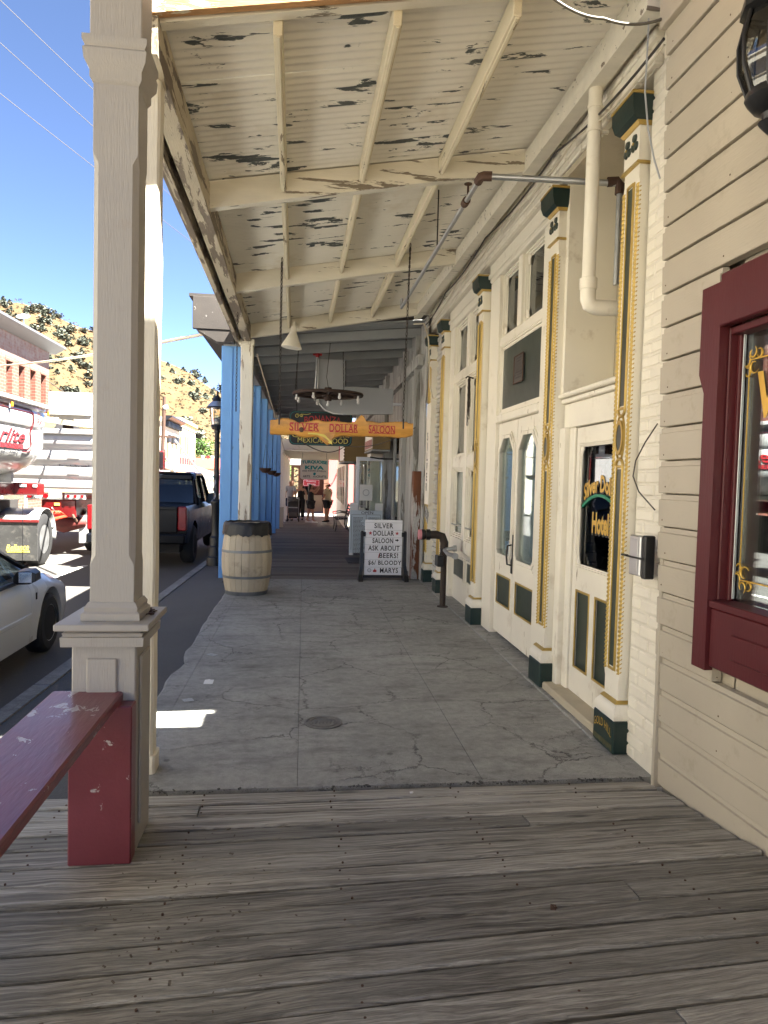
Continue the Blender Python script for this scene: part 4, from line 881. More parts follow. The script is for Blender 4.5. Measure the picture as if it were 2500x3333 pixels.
# scraps on the floor
random.seed(2); m=MB()
for q in range(110):
    x,Y=random.gauss(-.38,.17),random.gauss(2.45,.33); s=random.uniform(.0015,.006)*(1.8 if q%9==0 else 1)
    m.obox((x,Y,zw(x,Y)+.006),(s*2,s,s*.4),rotm('Z',random.random()*6)@rotm('Y',random.uniform(-.4,.4)))
tag(m.out('leaf_litter',surf('dry_litter',(.13,.105,.08),.9,var=.6,vs=30,bump=0),None),'dark scraps and leaf litter on the planks before the pedestal','litter',kind='stuff')
for i,(x,Y,c,s,l) in enumerate([(-.63,5.55,m_paper,(.07,.11),'white paper scrap lying on the concrete near the kerb side'),(-.72,5.1,m_gsign,(.07,.06),'small pale tag on the concrete near the pedestal'),(-.70,6.4,m_gsign,(.06,.09),'small crumpled wrapper on the concrete by the broken edge'),(.93,2.33,m_iron,(.035,.02),'tiny orange brown leaf on the planks'),(.62,3.5,m_paper,(.02,.015),'tiny white scrap on the planks at the concrete edge')]):
    o=MB().obox((x,Y,(zw(x,Y) if Y<3.6 else 0)+.004),(s[0],s[1],.003),rotm('Z',.4*i),.001).obox((x+.005,Y,(zw(x,Y) if Y<3.6 else 0)+.007),(s[0]*.5,s[1]*.6,.003),rotm('Z',.4*i+.5)@rotm('X',.2)).out('paper_scrap',c,None); tag(o,l,'litter')
# ================================================================ BLUE PORCH BUILDING beyond the saloon
def bx(Y): return -1.16+.0255*(Y-11.2)     # street face of the blue posts
bp_pos=[11.28,13.5,15.5,17.7,20.1,22.5,25.0]
def bluepost(i,Y):
    t=T('blue_post',['weathered blue porch post nearest the saloon, behind the white post','second weathered blue porch post, half hidden by the white post','third weathered blue porch post from the saloon','fourth weathered blue porch post from the saloon','fifth weathered blue porch post from the saloon','sixth weathered blue porch post from the saloon','last weathered blue porch post, at the far end of the row'][i],'post',(bx(Y)+.15,Y,zb(Y)),group='blue porch posts')
    x=bx(Y)
    rpost(t,x,x+.30,Y-.0,Y+.20,zb(Y),3.60+zb(Y),m_blue,'shaft',j=.002,n=8,ch=.006)
    boxo('face_board',m_blue,t,(x+.02,x+.17,Y-.025,Y-.001,zb(Y)+.01,3.58+zb(Y)),ch=.003); boxo('face_board',m_blue,t,(x+.19,x+.29,Y-.018,Y-.001,zb(Y)+.01,3.58+zb(Y)),ch=.003)
    return t
for i,Y in enumerate(bp_pos): bluepost(i,Y)
BB=T('grey_porch_building','weathered grey board storefront with a painted grey porch ceiling','building',(2.1,18,0))
# porch ceiling: boards on joists
def zg(Y): return 4.02+zb(Y)*.9
YB0,YB1=11.25,26.0
cbm=MB().box(-1.55,1.55,-.068,.068,-.02,0,ch=.003).mesh('ceiling_board'); y=YB0+.07
while y<YB1:
    o=link('ceiling_board',cbm,m_greyp,BB,(.55-2.1+.012*(y-11),y-18,zg(y)+random.uniform(-.002,.002))); o.rotation_euler=(0,-.10,0); o.scale=(1.15,1,1); y+=.142
y=YB0+.5
jm_=MB().box(-1.5,1.5,-.03,.03,-.15,0,ch=.004).mesh('ceiling_joist')
while y<YB1:
    o=link('ceiling_joist',jm_,m_greyp,BB,(.55-2.1+.012*(y-11),y-18,zg(y)-.03)); o.rotation_euler=(0,-.10,0); o.scale=(1.13,1,1); y+=.92
def ybm(name,par,x0f,x1f,z0,z1,ya,yb,mat):
    s=[]
    for Y in [ya+(yb-ya)*q/8 for q in range(9)]: s.append([Vector(p) for p in ((x0f(Y),Y,z0+zb(Y)),(x1f(Y),Y,z0+zb(Y)),(x1f(Y),Y,z1+zb(Y)),(x0f(Y),Y,z1+zb(Y)))])
    return MB().loft(s,closed=True).out(name,mat,par)
ybm('porch_beam',BB,lambda Y:bx(Y)+.03,lambda Y:bx(Y)+.27,3.60,3.84,YB0,YB1,m_greyp)
ybm('cornice_soffit',BB,lambda Y:bx(Y)-.38,lambda Y:bx(Y)+.30,3.86,3.93,YB0-.1,YB1,m_corn)
ybm('cornice_board',BB,lambda Y:bx(Y)-.42,lambda Y:bx(Y)-.36,3.94,4.28,YB0-.12,YB1,m_corn); ybm('cornice_cap',BB,lambda Y:bx(Y)-.47,lambda Y:bx(Y)+.3,4.285,4.33,YB0-.16,YB1,m_corn)
boxo('cornice_return',m_corn,BB,(bx(11.2)-.41,bx(11.2)+.16,11.05,11.13,3.80,4.28)); MB().prism([(bx(11.2)-.36,3.79),(bx(11.2)+.20,3.79),(bx(11.2)+.20,3.62),(bx(11.2)-.05,3.62)],'y',11.06,11.35).out('cornice_bracket',m_corn,BB)
boxo('porch_roof',m_asph,BB,(-1.3,6,YB0,YB1,4.45,4.5)); boxo('upper_post',m_white,BB,(-1.10,-.98,11.3,11.42,4.34,5.6))
# wall of vertical boards
wx=lambda Y:2.02+.008*(Y-11)
y=11.25; random.seed(17); GW=MB()
vb=MB().box(0,.03,-.10,.10,0,4.2,ch=.004).mesh('wall_board'); vb2=MB().box(0,.03,-.10,.10,2.75,4.2,ch=.004).mesh('wall_board')
def openbay(Y): return 13.2<Y<15.9 or 17.0<Y<20.5 or 21.3<Y<24.0
while y<26:
    me=vb2 if openbay(y) else vb
    o=link('wall_board',me,m_greyw,BB,(wx(y)+random.uniform(-.004,.004)-2.1,y-18,zb(y))); y+=.207
for yy in (11.75,13.1,15.95,20.6,24.1): boxo('wall_stud',m_greyw,BB,(wx(yy)-.09,wx(yy)-.002,yy-.06,yy+.06,zb(yy),4.0+zb(yy)))
boxo('rust_stained_board',surf('rust_stained_board_paint',(.17,.06,.025),.8,var=.4,vs=3,st=(2,2,.5),bump=.4,peel=((.5,.48,.45),.55,1.4,(5,5,.6))),BB,(wx(11.4)-.12,wx(11.4)-.003,11.30,11.50,0,1.75))
ybm('wall_rail',BB,lambda Y:wx(Y)-.10,lambda Y:wx(Y)-.004,3.45,3.62,11.3,26,m_greyw)
for (a,b) in ((13.2,15.9),(17.0,20.5),(21.3,24.0)):
    boxo('shop_recess',m_dark,BB,(wx(a)+.9,wx(a)+.95,a,b,-.3,2.8)); boxo('recess_jamb',m_greyw,BB,(wx(a),wx(a)+.9,a-.06,a,-.2,2.78)); boxo('recess_jamb',m_greyw,BB,(wx(a),wx(a)+.9,b,b+.06,-.2,2.78)); boxo('recess_head',m_greyw,BB,(wx(a)-.02,wx(a)+.95,a,b,2.74,2.80))
    n=int((b-a)/.85)
    for q in range(n):
        ya,yb=a+(b-a)*q/n,a+(b-a)*(q+1)/n
        if 15.0<(ya+yb)/2<16.0: continue
        w=boxo('shop_window',m_gdark,BB,(wx(a)+.06,wx(a)+.07,ya+.07,yb-.07,.75-.06,2.5),ch=0)
        m=MB().box(wx(a)+.03,wx(a)+.09,ya,ya+.07,-.2,2.74).box(wx(a)+.03,wx(a)+.09,yb-.07,yb,-.2,2.74).box(wx(a)+.035,wx(a)+.085,ya+.07,yb-.07,2.5,2.74).box(wx(a)+.035,wx(a)+.085,ya+.07,yb-.07,-.2,.69); m.out('window_frame',m_greyw,w)
boxo('back_wall',m_dark,BB,(5,5.1,11.3,26,-.3,4.4))
# display case window jutting out by the open door
boxo('display_case',m_white,BB,(1.72,2.0,17.0,17.08,.75,2.2)); boxo('display_case',m_white,BB,(1.72,2.0,16.30,16.38,.75,2.2)); boxo('display_case',m_white,BB,(1.72,2.0,16.39,16.99,2.12,2.2)); boxo('display_case',m_white,BB,(1.72,2.0,16.39,16.99,.75,.83)); boxo('display_glass',m_gdark,BB,(1.73,1.74,16.40,16.98,.84,2.11),ch=0)
# open glass door
gd=T('glass_door','open aluminium framed glass door standing out over the boardwalk','door',(2.15,15.6,0))
DX0,DX1,DY=1.36,2.16,15.9; z0,z1=zb(15.9)+.03,2.10
boxo('stile',m_alu,gd,(DX0,DX0+.075,DY,DY+.045,z0,z1)); boxo('stile',m_alu,gd,(DX1-.075,DX1,DY,DY+.045,z0,z1)); boxo('rail',m_alu,gd,(DX0+.076,DX1-.076,DY,DY+.045,z1-.09,z1)); boxo('rail',m_alu,gd,(DX0+.076,DX1-.076,DY,DY+.045,z0,z0+.2)); boxo('pane',m_glass,gd,(DX0+.07,DX1-.07,DY+.018,DY+.024,z0+.19,z1-.08),ch=0)
boxo('paper_notice',m_paper,gd,(DX0+.09,DX0+.38,DY+.005,DY+.009,1.12,1.48)); MB().lathe([(.075,0),(.075,.003),(.06,.003),(.06,0)],(DX0+.235,DY+.001,1.30),n=20,axis='y',cap=False).out('notice_emblem',m_gsign,gd)
MB().cyl((DX0+.02,DY-.03,1.0),(DX0+.25,DY-.03,1.0),.012).out('push_bar',m_alu,gd); MB().tube([(DX0+.3,DY-.02,z1+.0),(DX0+.5,DY-.06,z1-.03),(DX1+.02,DY-.02,z1-.03)],.016).out('closer_arm',m_black,gd); MB().cyl((DX0+.24,DY-.05,.95),(DX0+.42,DY-.05,.35),.018).out('umbrella_handle',m_black,gd)
# hanging pots on the blue posts
for i,Y in enumerate((15.5,17.7,20.1)):
    x=bx(Y)+.42; t=T('hanging_basket',['nearest','middle','farthest'][i]+' of three brown hanging plant bowls beside the blue posts','basket',(x,Y,zb(Y)+1.75)); z=zb(Y)+1.85
    MB().lathe([(0,-.11),(.06,-.10),(.11,-.05),(.13,0),(.12,.0),(.05,-.06),(0,-.07)],(x,Y-.1,z),n=14).out('bowl',m_iron,t)
    for a in (0,2.1,4.2): MB().cyl((x+.12*math.cos(a),Y-.1+.12*math.sin(a),z),(x,Y-.1,z+.5),.003,n=4).out('hanger',m_chain,t)
# ---- signs
hs=T('wooden_sign','hanging live edge plank sign lettered SILVER DOLLAR SALOON','sign',(.5,7.75,2.1))
m_plog=surf('varnished_pine_slab',(.62,.30,.055),.38,var=.3,vs=3,st=(1,1,5),bump=.15,bs=12,bst=(.8,5,5),dirt=((.22,.09,.02),.25,4))
SY=7.75; x0,x1=-.275,1.275; top=[];bot=[]
def lerpn(L,t):
    for (a,b),(c,d) in zip(L,L[1:]):
        if a<=t<=c: return b+(d-b)*(t-a)/(c-a)
TP=[(0,2.215),(.1,2.24),(.13,2.235),(.2,2.20),(.33,2.235),(.36,2.215),(.45,2.225),(.55,2.21),(.585,2.225),(.6,2.26),(.625,2.30),(.65,2.31),(.64,2.31),(.652,2.30),(.635,2.25),(.66,2.225),(.7,2.235),(.75,2.22),(.9,2.24),(.95,2.235),(.97,2.225),(1,2.225)]
TP=[(0,2.205),(.1,2.235),(.14,2.23),(.2,2.19),(.27,2.21),(.33,2.235),(.36,2.21),(.45,2.222),(.55,2.208),(.585,2.222),(.605,2.255),(.625,2.295),(.648,2.30),(.655,2.25),(.67,2.225),(.7,2.235),(.75,2.22),(.9,2.24),(.95,2.24),(.97,2.225),(1,2.228)]
BT=[(0,2.055),(.1,2.05),(.17,2.06),(.2,2.035),(.26,2.03),(.33,2.045),(.385,1.97),(.41,1.955),(.425,1.99),(.44,2.035),(.5,2.06),(.65,2.062),(.8,2.065),(.9,2.06),(.95,2.07),(1,2.085)]
secs=[]
for q in range(61):
    t=q/60; x=x0+(x1-x0)*t; a=lerpn(BT,t)+random.uniform(-.003,.003); b=lerpn(TP,t)+random.uniform(-.003,.003)
    secs.append([Vector(p) for p in ((x,SY-.02,a+.008),(x,SY-.028,a+.02),(x,SY-.028,b-.012),(x,SY-.015,b),(x,SY+.02,b),(x,SY+.028,b-.02),(x,SY+.028,a+.02),(x,SY+.015,a))])
MB().loft(secs,closed=True).out('slab',m_plog,hs); fy=SY-.0295
for s,xc,w in (('SILVER',.09,.32),('DOLLAR',.515,.31),('SALOON',.93,.29)): text('lettering',s,m_rtext,hs,(xc,fy,2.145),(1,0,0),(0,0,1),w=w,h=.085,bold=.018,spc=1.05)
for s,xc,w in (('SILVER',.09,.32),('DOLLAR',.515,.31),('SALOON',.93,.29)):
    m=MB()
    for q in range(6):
        xx=xc-w/2+w*(q+.5)/6
        for zz in (2.104,2.186): m.box(xx-.02,xx+.02,fy-.0025,fy-.001,zz-.004,zz+.004)
    m.out('letter_serifs',m_rtext,hs,kind='stuff')
m=MB(); pts=[(.13,2.07),(.22,2.065),(.30,2.045),(.36,2.0),(.345,1.985),(.395,1.965),(.385,2.015),(.375,2.005),(.31,2.07),(.22,2.085),(.13,2.085)]
m.prism(pts,'y',fy-.006,fy+.001); m.out('yellow_arrow',m_ytext,hs); MB().lathe([(.0,-.004),(.02,-.003),(.028,.0)],(.06,fy,2.115),n=12,axis='y').out('knot',m_iron,hs)
for xx,zt in ((-.18,zs(-.18)-.03),(1.165,zs(1.165)-.03)):
    MB().box(xx-.008,xx+.008,SY-.034,SY+.034,2.16,2.27,ch=.002).out('strap',m_black,hs); chain(MB(),(xx,SY,2.27),(xx+(.0 if xx<0 else .03),SY,zt)).out('chain',m_chain,hs,smooth=60)
# cone lamp on the last beam
cl=T('cone_lamp','cream metal cone lamp fixed to the last porch beam','lamp',(-.09,10.4,3.5))
Mx=Matrix.Rotation(.12,4,'Y')
m=MB().lathe([(.15,0),(.153,.006),(.115,.085),(.06,.20),(.045,.23),(.04,.31),(.0,.315)],n=24); m.v=[tuple(Mx@Vector(v)+Vector((-.09,10.45,3.47))) for v in m.v]; m.out('shade',m_white,cl)
MB().lathe([(.0,-.0),(.03,.02),(.035,.06),(.02,.11)],(-.085,10.45,3.50),n=12).out('bulb',m_paper,cl); MB().tube([(-.055,10.45,3.78),(-.05,10.47,3.84),(-.05,10.60,3.86),(-.05,10.82,3.85)],.016).box(-.11,.0,10.80,10.837,3.82,3.89,ch=.004).out('bracket',m_white,cl)
# wagon wheel chandelier
wc=T('wagon_wheel_light','old wooden wagon wheel hung as a chandelier with small bulbs','chandelier',(.55,12.5,3.1))
wcx,wcy,wcz=.545,12.5,3.06; m_owood=surf('old_brown_wheel_wood',(.05,.028,.02),.7,var=.3,vs=8,bump=.3)
m=MB(); m.lathe([(.61,-.024),(.62,0),(.61,.024),(.54,.024),(.53,0),(.54,-.024),(.61,-.024)],(wcx,wcy,wcz),n=64); m.out('rim',m_owood,wc)
for a in range(12): MB().cyl((wcx+.08*math.cos(a*.5236),wcy+.08*math.sin(a*.5236),wcz),(wcx+.54*math.cos(a*.5236),wcy+.54*math.sin(a*.5236),wcz),.018,n=6).out('spoke',m_owood,wc)
MB().lathe([(.0,-.11),(.06,-.11),(.07,-.05),(.10,-.04),(.10,.04),(.07,.05),(.06,.12),(0,.12)],(wcx,wcy,wcz),n=16).out('hub',m_owood,wc)
for a in range(8):
    aa=a*.785+.3; b=MB().lathe([(0,-.10),(.022,-.09),(.028,-.065),(.016,-.03),(.016,0)],(wcx+.57*math.cos(aa),wcy+.57*math.sin(aa),wcz-.036),n=10).out('bulb',m_paper,wc)
MB().lathe([(0,-.10),(.022,-.09),(.028,-.065),(.016,-.03),(.016,0)],(wcx,wcy,wcz-.11),n=10).out('bulb',m_paper,wc)
for (dx,dy) in ((-.57,0),(.3,.4)): chain(MB(),(wcx+dx,wcy+dy,wcz+.03),(wcx+dx*.9,wcy+dy,4.0),pitch=.055).out('chain',m_chain,wc,smooth=60)
MB().tube([(wcx,wcy,wcz+.12),(wcx-.03,wcy,wcz+.3),(wcx+.02,wcy,3.95)],.006,n=5).out('cord',m_dwire,wc)
pp=T('sprinkler_pipe','pale sprinkler drop pipe with a red fitting under the grey ceiling','pipe',(.35,13,3.2)); MB().cyl((.33,13.0,3.0),(.36,13.0,3.86),.022).out('pipe',m_steel,pp); MB().cyl((.36,13.0,3.78),(.36,13.0,3.87),.035).cyl((.28,13,3.83),(.44,13,3.83),.022).out('red_fitting',m_rtext,pp)
# Bonanza board
bo=T('hanging_sign','black oval-cornered BONANZA cafe sign with yellow and red lettering','sign',(.5,14,2.5))
def rrect(x0,x1,z0,z1,r,n=6):
    P=[]
    for cx,cz,a0 in ((x1-r,z1-r,0),(x0+r,z1-r,90),(x0+r,z0+r,180),(x1-r,z0+r,270)):
        P+=[(cx+r*math.cos(R(a0+90*k/n)),cz+r*math.sin(R(a0+90*k/n))) for k in range(n+1)]
    return P
BX0,BX1,BZ0,BZ1,BY=-.13,1.10,2.235,2.90,14.0
MB().prism(rrect(BX0,BX1,BZ0,BZ1,.10),'y',BY,BY+.03).out('board',surf('black_gloss_board',(.006,.007,.007),.5,var=.1,bump=.02),bo)
MB().prism(rrect(BX0+.02,BX1-.02,BZ0+.02,BZ1-.02,.09),'y',BY-.002,BY-.0005,hole=rrect(BX0+.026,BX1-.026,BZ0+.026,BZ1-.026,.087)).out('border_line',m_ttext,bo)
text('lettering','BONANZA',m_rtext,bo,(.52,BY-.002,2.72),(1,0,0),(0,0,1),w=.72,h=.13,bold=.01,arc=.04)
text('lettering','CAFE',m_ytext,bo,(.18,BY-.002,2.44),(1,0,0),(0,0,1),w=.5,h=.11,shear=.2)
text('lettering','AUTHENTIC',m_gtext,bo,(.86,BY-.002,2.44),(1,0,0),(0,0,1),w=.37,h=.07); text('lettering','MEXICAN FOOD',m_ytext,bo,(.53,BY-.002,2.335),(1,0,0),(0,0,1),w=.98,h=.10)
m=MB(); 
for (cx,cz,r,s) in ((.02,2.80,.045,1),(.10,2.81,.03,-1)): m.tube([(cx+r*(1-.6*k/14)*math.cos(k*.6*s),BY-.003,cz+r*(1-.6*k/14)*math.sin(k*.6*s)) for k in range(15)],.006,n=4)
m.tube([(.1,BY-.003,2.835),(.2,BY-.003,2.83),(.28,BY-.003,2.85)],.006,n=4); m.out('scroll_ornament',m_ytext,bo)
for xx in (BX0+.14,BX1-.14): chain(MB(),(xx,BY+.015,BZ1),(xx-.02,BY+.015,4.0),pitch=.06).out('chain',m_chain,bo,smooth=60)
# grey arrow sign back
ga=T('grey_sign','plain grey back of a large curved arrow sign near the porch ceiling','sign',(1.1,13.3,2.9))
P=[(.38,3.80),(.38,3.10),(.42,2.97),(.52,2.86),(.68,2.80),(.87,2.79),(1.80,2.84),(1.80,3.31),(.88,3.31),(.88,3.80)]
MB().prism(P,'y',13.3,13.42).out('panel',m_gsign,ga); MB().prism(P[:6]+[(.87,2.80),(.69,2.815),(.53,2.875),(.43,2.98),(.392,3.105),(.392,3.80)],'y',13.27,13.30).out('raised_rim',m_paper,ga); boxo('mount_bar',m_alu,ga,(1.80,2.0,13.33,13.39,3.0,3.05))
# two projecting box signs on the wall
def boxsign(Y0,Y1,x0,x1,z0,z1,label,face):
    t=T('box_sign',label,'sign',((x0+x1)/2,(Y0+Y1)/2,z0)); boxo('case',surf('tan_sign_case',(.27,.18,.07),.6,var=.1),t,(x0,x1,Y0,Y1,z0,z1),ch=.01)
    boxo('face_panel',face,t,(x0-.012,x0-.001,Y0+.03,Y1-.03,z0+.03,z1-.03),ch=.002); boxo('base_trim',m_greyw,t,(x0-.02,x1,Y0-.02,Y1+.02,z0-.04,z0-.002)); return t
m_redw=surf('red_white_sign_face',(.72,.70,.66),.3,var=.05,bump=0); 
t=boxsign(15.0,16.6,1.62,2.0,2.24,2.72,'tan cased box sign with a pale striped face above the open door',m_redw); m=MB(); [m.box(1.6055,1.6075,15.06+.07*q,15.10+.07*q,2.28,2.46) for q in range(21)]; m.out('red_stripes',surf('faded_red_stripe',(.45,.12,.10),.5,bump=0),t,kind='stuff')
t=boxsign(18.2,20.2,1.25,2.05,2.05,3.0,'tall tan cased box sign with a red and white face hung over the walk',m_redw); boxo('red_end',m_rtext,t,(1.22,1.236,20.0,20.21,2.06,2.99)); boxo('red_band',surf('faded_red_band',(.5,.16,.15),.5,bump=0),t,(1.234,1.237,18.25,19.98,2.55,2.96)); m=MB(); [m.lathe([(0,-.02),(.02,-.01),(.02,.01)],(1.24,18.2,2.1+.08*q),n=6,axis='y') for q in range(11)]; m.out('bulb_row',m_iron,t,kind='stuff')
# Turquoise Kiva
kv=T('hanging_sign','cream Turquoise Kiva jewelry sign with teal letters at the far end','sign',(.7,26.4,1.55)); KY=26.4; KX0,KX1,KZ0,KZ1=.19,1.23,1.55,2.30
MB().prism([(KX0+.05,KZ0),(KX1-.05,KZ0),(KX1,KZ0+.05),(KX1,KZ1-.05),(KX1-.05,KZ1),(KX0+.05,KZ1),(KX0,KZ1-.05),(KX0,KZ0+.05)],'y',KY,KY+.04).out('board',surf('cream_sign_board',(.80,.74,.60),.5,var=.05,bump=0),kv)
for s,z,w,h,mm,b,ar in (('TURQUOISE',2.155,.94,.14,m_ttext,.05,.03),('KIVA',1.98,.70,.14,m_ttext,.05,0),('FINE INDIAN JEWELRY',1.835,.88,.075,m_ltext,.01,.02),('ARTS',1.655,.26,.08,m_ltext,.015,0),('CRAFTS',1.655,.36,.08,m_ltext,.015,0),('AND',1.645,.13,.05,m_ltext,.01,0)):
    text('lettering',s,mm,kv,({'ARTS':.42,'CRAFTS':.97,'AND':.72}.get(s,.71),KY-.002,z),(1,0,0),(0,0,1),w=w,h=h,bold=b,arc=ar)
MB().prism([(.66,1.74),(.70,1.69),(.74,1.70),(.77,1.75),(.75,1.80),(.69,1.80)],'y',KY-.008,KY).out('turquoise_stone',m_ttext,kv)
for xx in (.27,1.15): MB().cyl((xx,KY+.02,KZ1),(xx,KY+.02,2.52),.006,n=5).out('hanger',m_chain,kv)
cable('electric_cable','dark cable sagging across the boardwalk from the plank sign to the wall',[(.05,7.8,2.0),(.9,13,2.2),(1.9,11.3,2.45)],.007,m_dwire,.12)
cable('electric_cable','pale guy cable running down inside the blue porch posts',[(-.62,11.3,3.5),(-.35,16,2.6),(-.3,20,2.3)],.012,m_wire,0)
# ================================================================ cream porch beyond
CP=T('cream_porch','pale cream covered porch beyond the blue one','porch',(.8,31,0)); zc=lambda Y:zb(Y)
lx=lambda Y:-.52+.018*(Y-26); rx=lambda Y:1.86+.03*(Y-26)
s=[]; 
for Y in (26.05,37.2): s.append([Vector(p) for p in ((lx(Y)-.5,Y,2.62+zc(Y)*.2),(rx(Y)+.4,Y,2.72+zc(Y)*.2),(rx(Y)+.4,Y,2.80),(lx(Y)-.5,Y,2.72))])
MB().loft(s,closed=True).out('ceiling',m_white,CP)
for q in range(7):
    Y=26.6+1.55*q; boxo('ceiling_batten',m_white,CP,(lx(Y)-.3,rx(Y)+.3,Y-.04,Y+.04,2.52,2.575))
for q in range(6):
    Y=26.3+2.1*q; boxo('porch_post',m_white,CP,(lx(Y)-.12,lx(Y)+.06,Y-.1,Y+.1,zc(Y)-.02,2.6)); 
ybm('porch_beam',CP,lambda Y:lx(Y)-.14,lambda Y:lx(Y)+.08,2.75,2.95,26.1,37.1,m_white)
boxo('front_beam',m_white,CP,(-1.1,2.3,26.04,26.2,2.60,2.98))
for q in range(12):
    Y=26.3+.9*q; boxo('wall_panel',m_white,CP,(rx(Y),rx(Y)+.1,Y,Y+.85,-.45,2.6)); 
    if q%2: boxo('wall_window',m_gdark,CP,(rx(Y)-.02,rx(Y)-.002,Y+.2,Y+.65,.6,2.1),ch=0); boxo('gilt_strip',m_gold,CP,(rx(Y)-.02,rx(Y)-.002,Y+.02,Y+.07,.3,2.3))
boxo('post_plinth',m_stucco,CP,(lx(26.3)-.2,lx(26.3)+.12,26.1,26.5,-.3,.5))
# ================================================================ STREET PROPS
# barrel bin
br=T('barrel_bin','oak barrel litter bin lined with a black plastic bag','barrel',(-.63,9.84,0))
m_oak=surf('aged_oak_stave',(.50,.42,.295),.65,var=.22,vs=3,st=(2,2,.6),bump=.3,bs=18,bst=(6,6,.8),dirt=((.16,.11,.06),.25,4),orv=.10); m_hoop=surf('grey_steel_hoop',(.20,.21,.215),.5,metal=.6,var=.25,vs=9)
BXc,BYc,BH_=-.63,9.84,.96
def rb(t): return .275+.062*math.sin(math.pi*min(1,max(0,t)))
NS=22
for k in range(NS):
    a0=2*math.pi*k/NS+.008; a1=2*math.pi*(k+1)/NS-.008; s=[]
    for q in range(9):
        t=q/8; r=rb(t); z=BH_*t
        s.append([Vector((BXc+rr*math.cos(a),BYc+rr*math.sin(a),z)) for rr,a in ((r,a0),(r+.003,(a0+a1)/2),(r,a1),(r-.022,a1),(r-.022,a0))])
    MB().loft(s,closed=True).out('stave',m_oak,br)
for t0,t1 in ((.0,.055),(.24,.275),(.60,.635),(.955,1.0)):
    MB().lathe([(rb(t0)+.002,t0*BH_),(rb(t0)+.007,t0*BH_),(rb(t1)+.007,t1*BH_),(rb(t1)+.002,t1*BH_)],(BXc,BYc,0),n=40,cap=False).out('hoop',m_hoop,br)
m=MB(); vs=[]; n=64; random.seed(6)
prof=[(.235,.70),(.262,.97),(.277,.985),(.296,.97),(.305,.93),(.312,.86),(.318,.81)]
for i,(r,z) in enumerate(prof):
    for k in range(n):
        a=2*math.pi*k/n; wv=(.006*math.sin(a*17+i)+.005*math.sin(a*29-i*2)+random.uniform(-.003,.003))*(1 if i>2 else .5)
        vs.append((BXc+(r+.014+wv)*math.cos(a),BYc+(r+.014+wv)*math.sin(a),z+(.012*math.sin(a*9)+.01*math.sin(a*23) if i>4 else .004*math.sin(a*13))))
m.add(vs,[(i*n+k,i*n+(k+1)%n,(i+1)*n+(k+1)%n,(i+1)*n+k) for i in range(len(prof)-1) for k in range(n)]+[tuple(range(n))])
m.out('bin_bag',surf('black_plastic_bag',(.008,.008,.009),.5,var=.2,vs=20,bump=.5,bs=25,bst=(1,1,3)),br,smooth=60)
# letter board sign
ab=T('letter_board','white letter board sign advertising the saloon on black plastic feet','sign',(1.41,11.15,0)); AY=11.12; AX0,AX1=1.115,1.71; AZ0,AZ1=.09,.965
boxo('panel',surf('white_letter_panel',(.80,.80,.83),.5,var=.03,bump=0),ab,(AX0,AX1,AY,AY+.03,AZ0,AZ1),ch=.004)
for q in range(7): boxo('letter_track',m_gsign,ab,(AX0+.003,AX1-.003,AY-.003,AY-.0005,AZ1-.045-.118*q,AZ1-.041-.118*q),ch=0)
rows=[('SILVER',0,.30),('DOLLAR',0,.33),('SALOON',-.01,.33),('ASK ABOUT',.01,.50),('BEERS!',.09,.30),('$6/ BLOODY',.03,.53),('MARYS',.10,.29)]
for q,(s,dx,w) in enumerate(rows): text('letters',s,m_ltext,ab,(1.41+dx,AY-.004,AZ1-.093-.118*q),(1,0,0),(0,0,1),w=w,h=.080,bold=.018,spc=1.12)
text('red_slash','/',m_rtext,ab,(1.345,AY-.004,AZ1-.093-.118*4),(1,0,0),(0,0,1),h=.08,bold=.02)
def star(c,r): return [(c[0]+(r if k%2==0 else r*.4)*math.sin(k*math.pi/5),c[1]+(r if k%2==0 else r*.4)*math.cos(k*math.pi/5)) for k in range(10)]
for xx in (1.20,1.625): MB().prism(star((xx,AZ1-.093-.118),.033),'y',AY-.0045,AY-.0005).out('red_star',m_rtext,ab)
MB().prism([(1.60,.635),(1.63,.635),(1.63,.622),(1.655,.645),(1.63,.668),(1.63,.655),(1.60,.655)],'y',AY-.0045,AY-.0005).out('arrow',m_ltext,ab)
zz=AZ1-.093-.118*6; MB().lathe([(.030,0),(.030,-.004),(.025,-.004),(.025,0)],(1.195,AY-.0005,zz),n=20,axis='y',cap=False).box(1.184,1.189,AY-.0045,AY-.001,zz+.004,zz+.012).box(1.201,1.206,AY-.0045,AY-.001,zz+.004,zz+.012).tube([(1.195+.015*math.cos(R(a)),AY-.003,zz+.002+.015*math.sin(R(a))) for a in range(200,345,20)],.0025,n=4).out('smile',m_ltext,ab)
MB().prism([(1.255,zz-.028),(1.31,zz-.028),(1.31,zz+.006),(1.292,zz+.006),(1.288,zz+.03),(1.278,zz+.03),(1.275,zz+.008),(1.255,zz)],'y',AY-.0045,AY-.0005).out('thumb',m_rtext,ab)
for sx_,sg in ((AX0-.045,-1),(AX1+.045,1)):
    s=[]
    for z,w,d in ((.0,.035,.34),(.04,.035,.30),(.1,.028,.16),(.25,.026,.09),(.6,.024,.07),(.76,.024,.07),(.79,.018,.05)):
        s.append([Vector(p) for p in ((sx_-w+sg*(.02 if z<.2 else 0),AY-d/2+.015,z),(sx_+w+sg*(.02 if z<.2 else 0),AY-d/2+.015,z),(sx_+w+sg*(.02 if z<.2 else 0),AY+d/2+.015,z),(sx_-w+sg*(.02 if z<.2 else 0),AY+d/2+.015,z))])
    MB().loft(s,closed=True).out('foot_upright',m_black,ab)
    boxo('pivot_block',m_black,ab,(min(sx_,sx_-sg*.055),max(sx_,sx_-sg*.055),AY-.02,AY+.05,.70,.77))
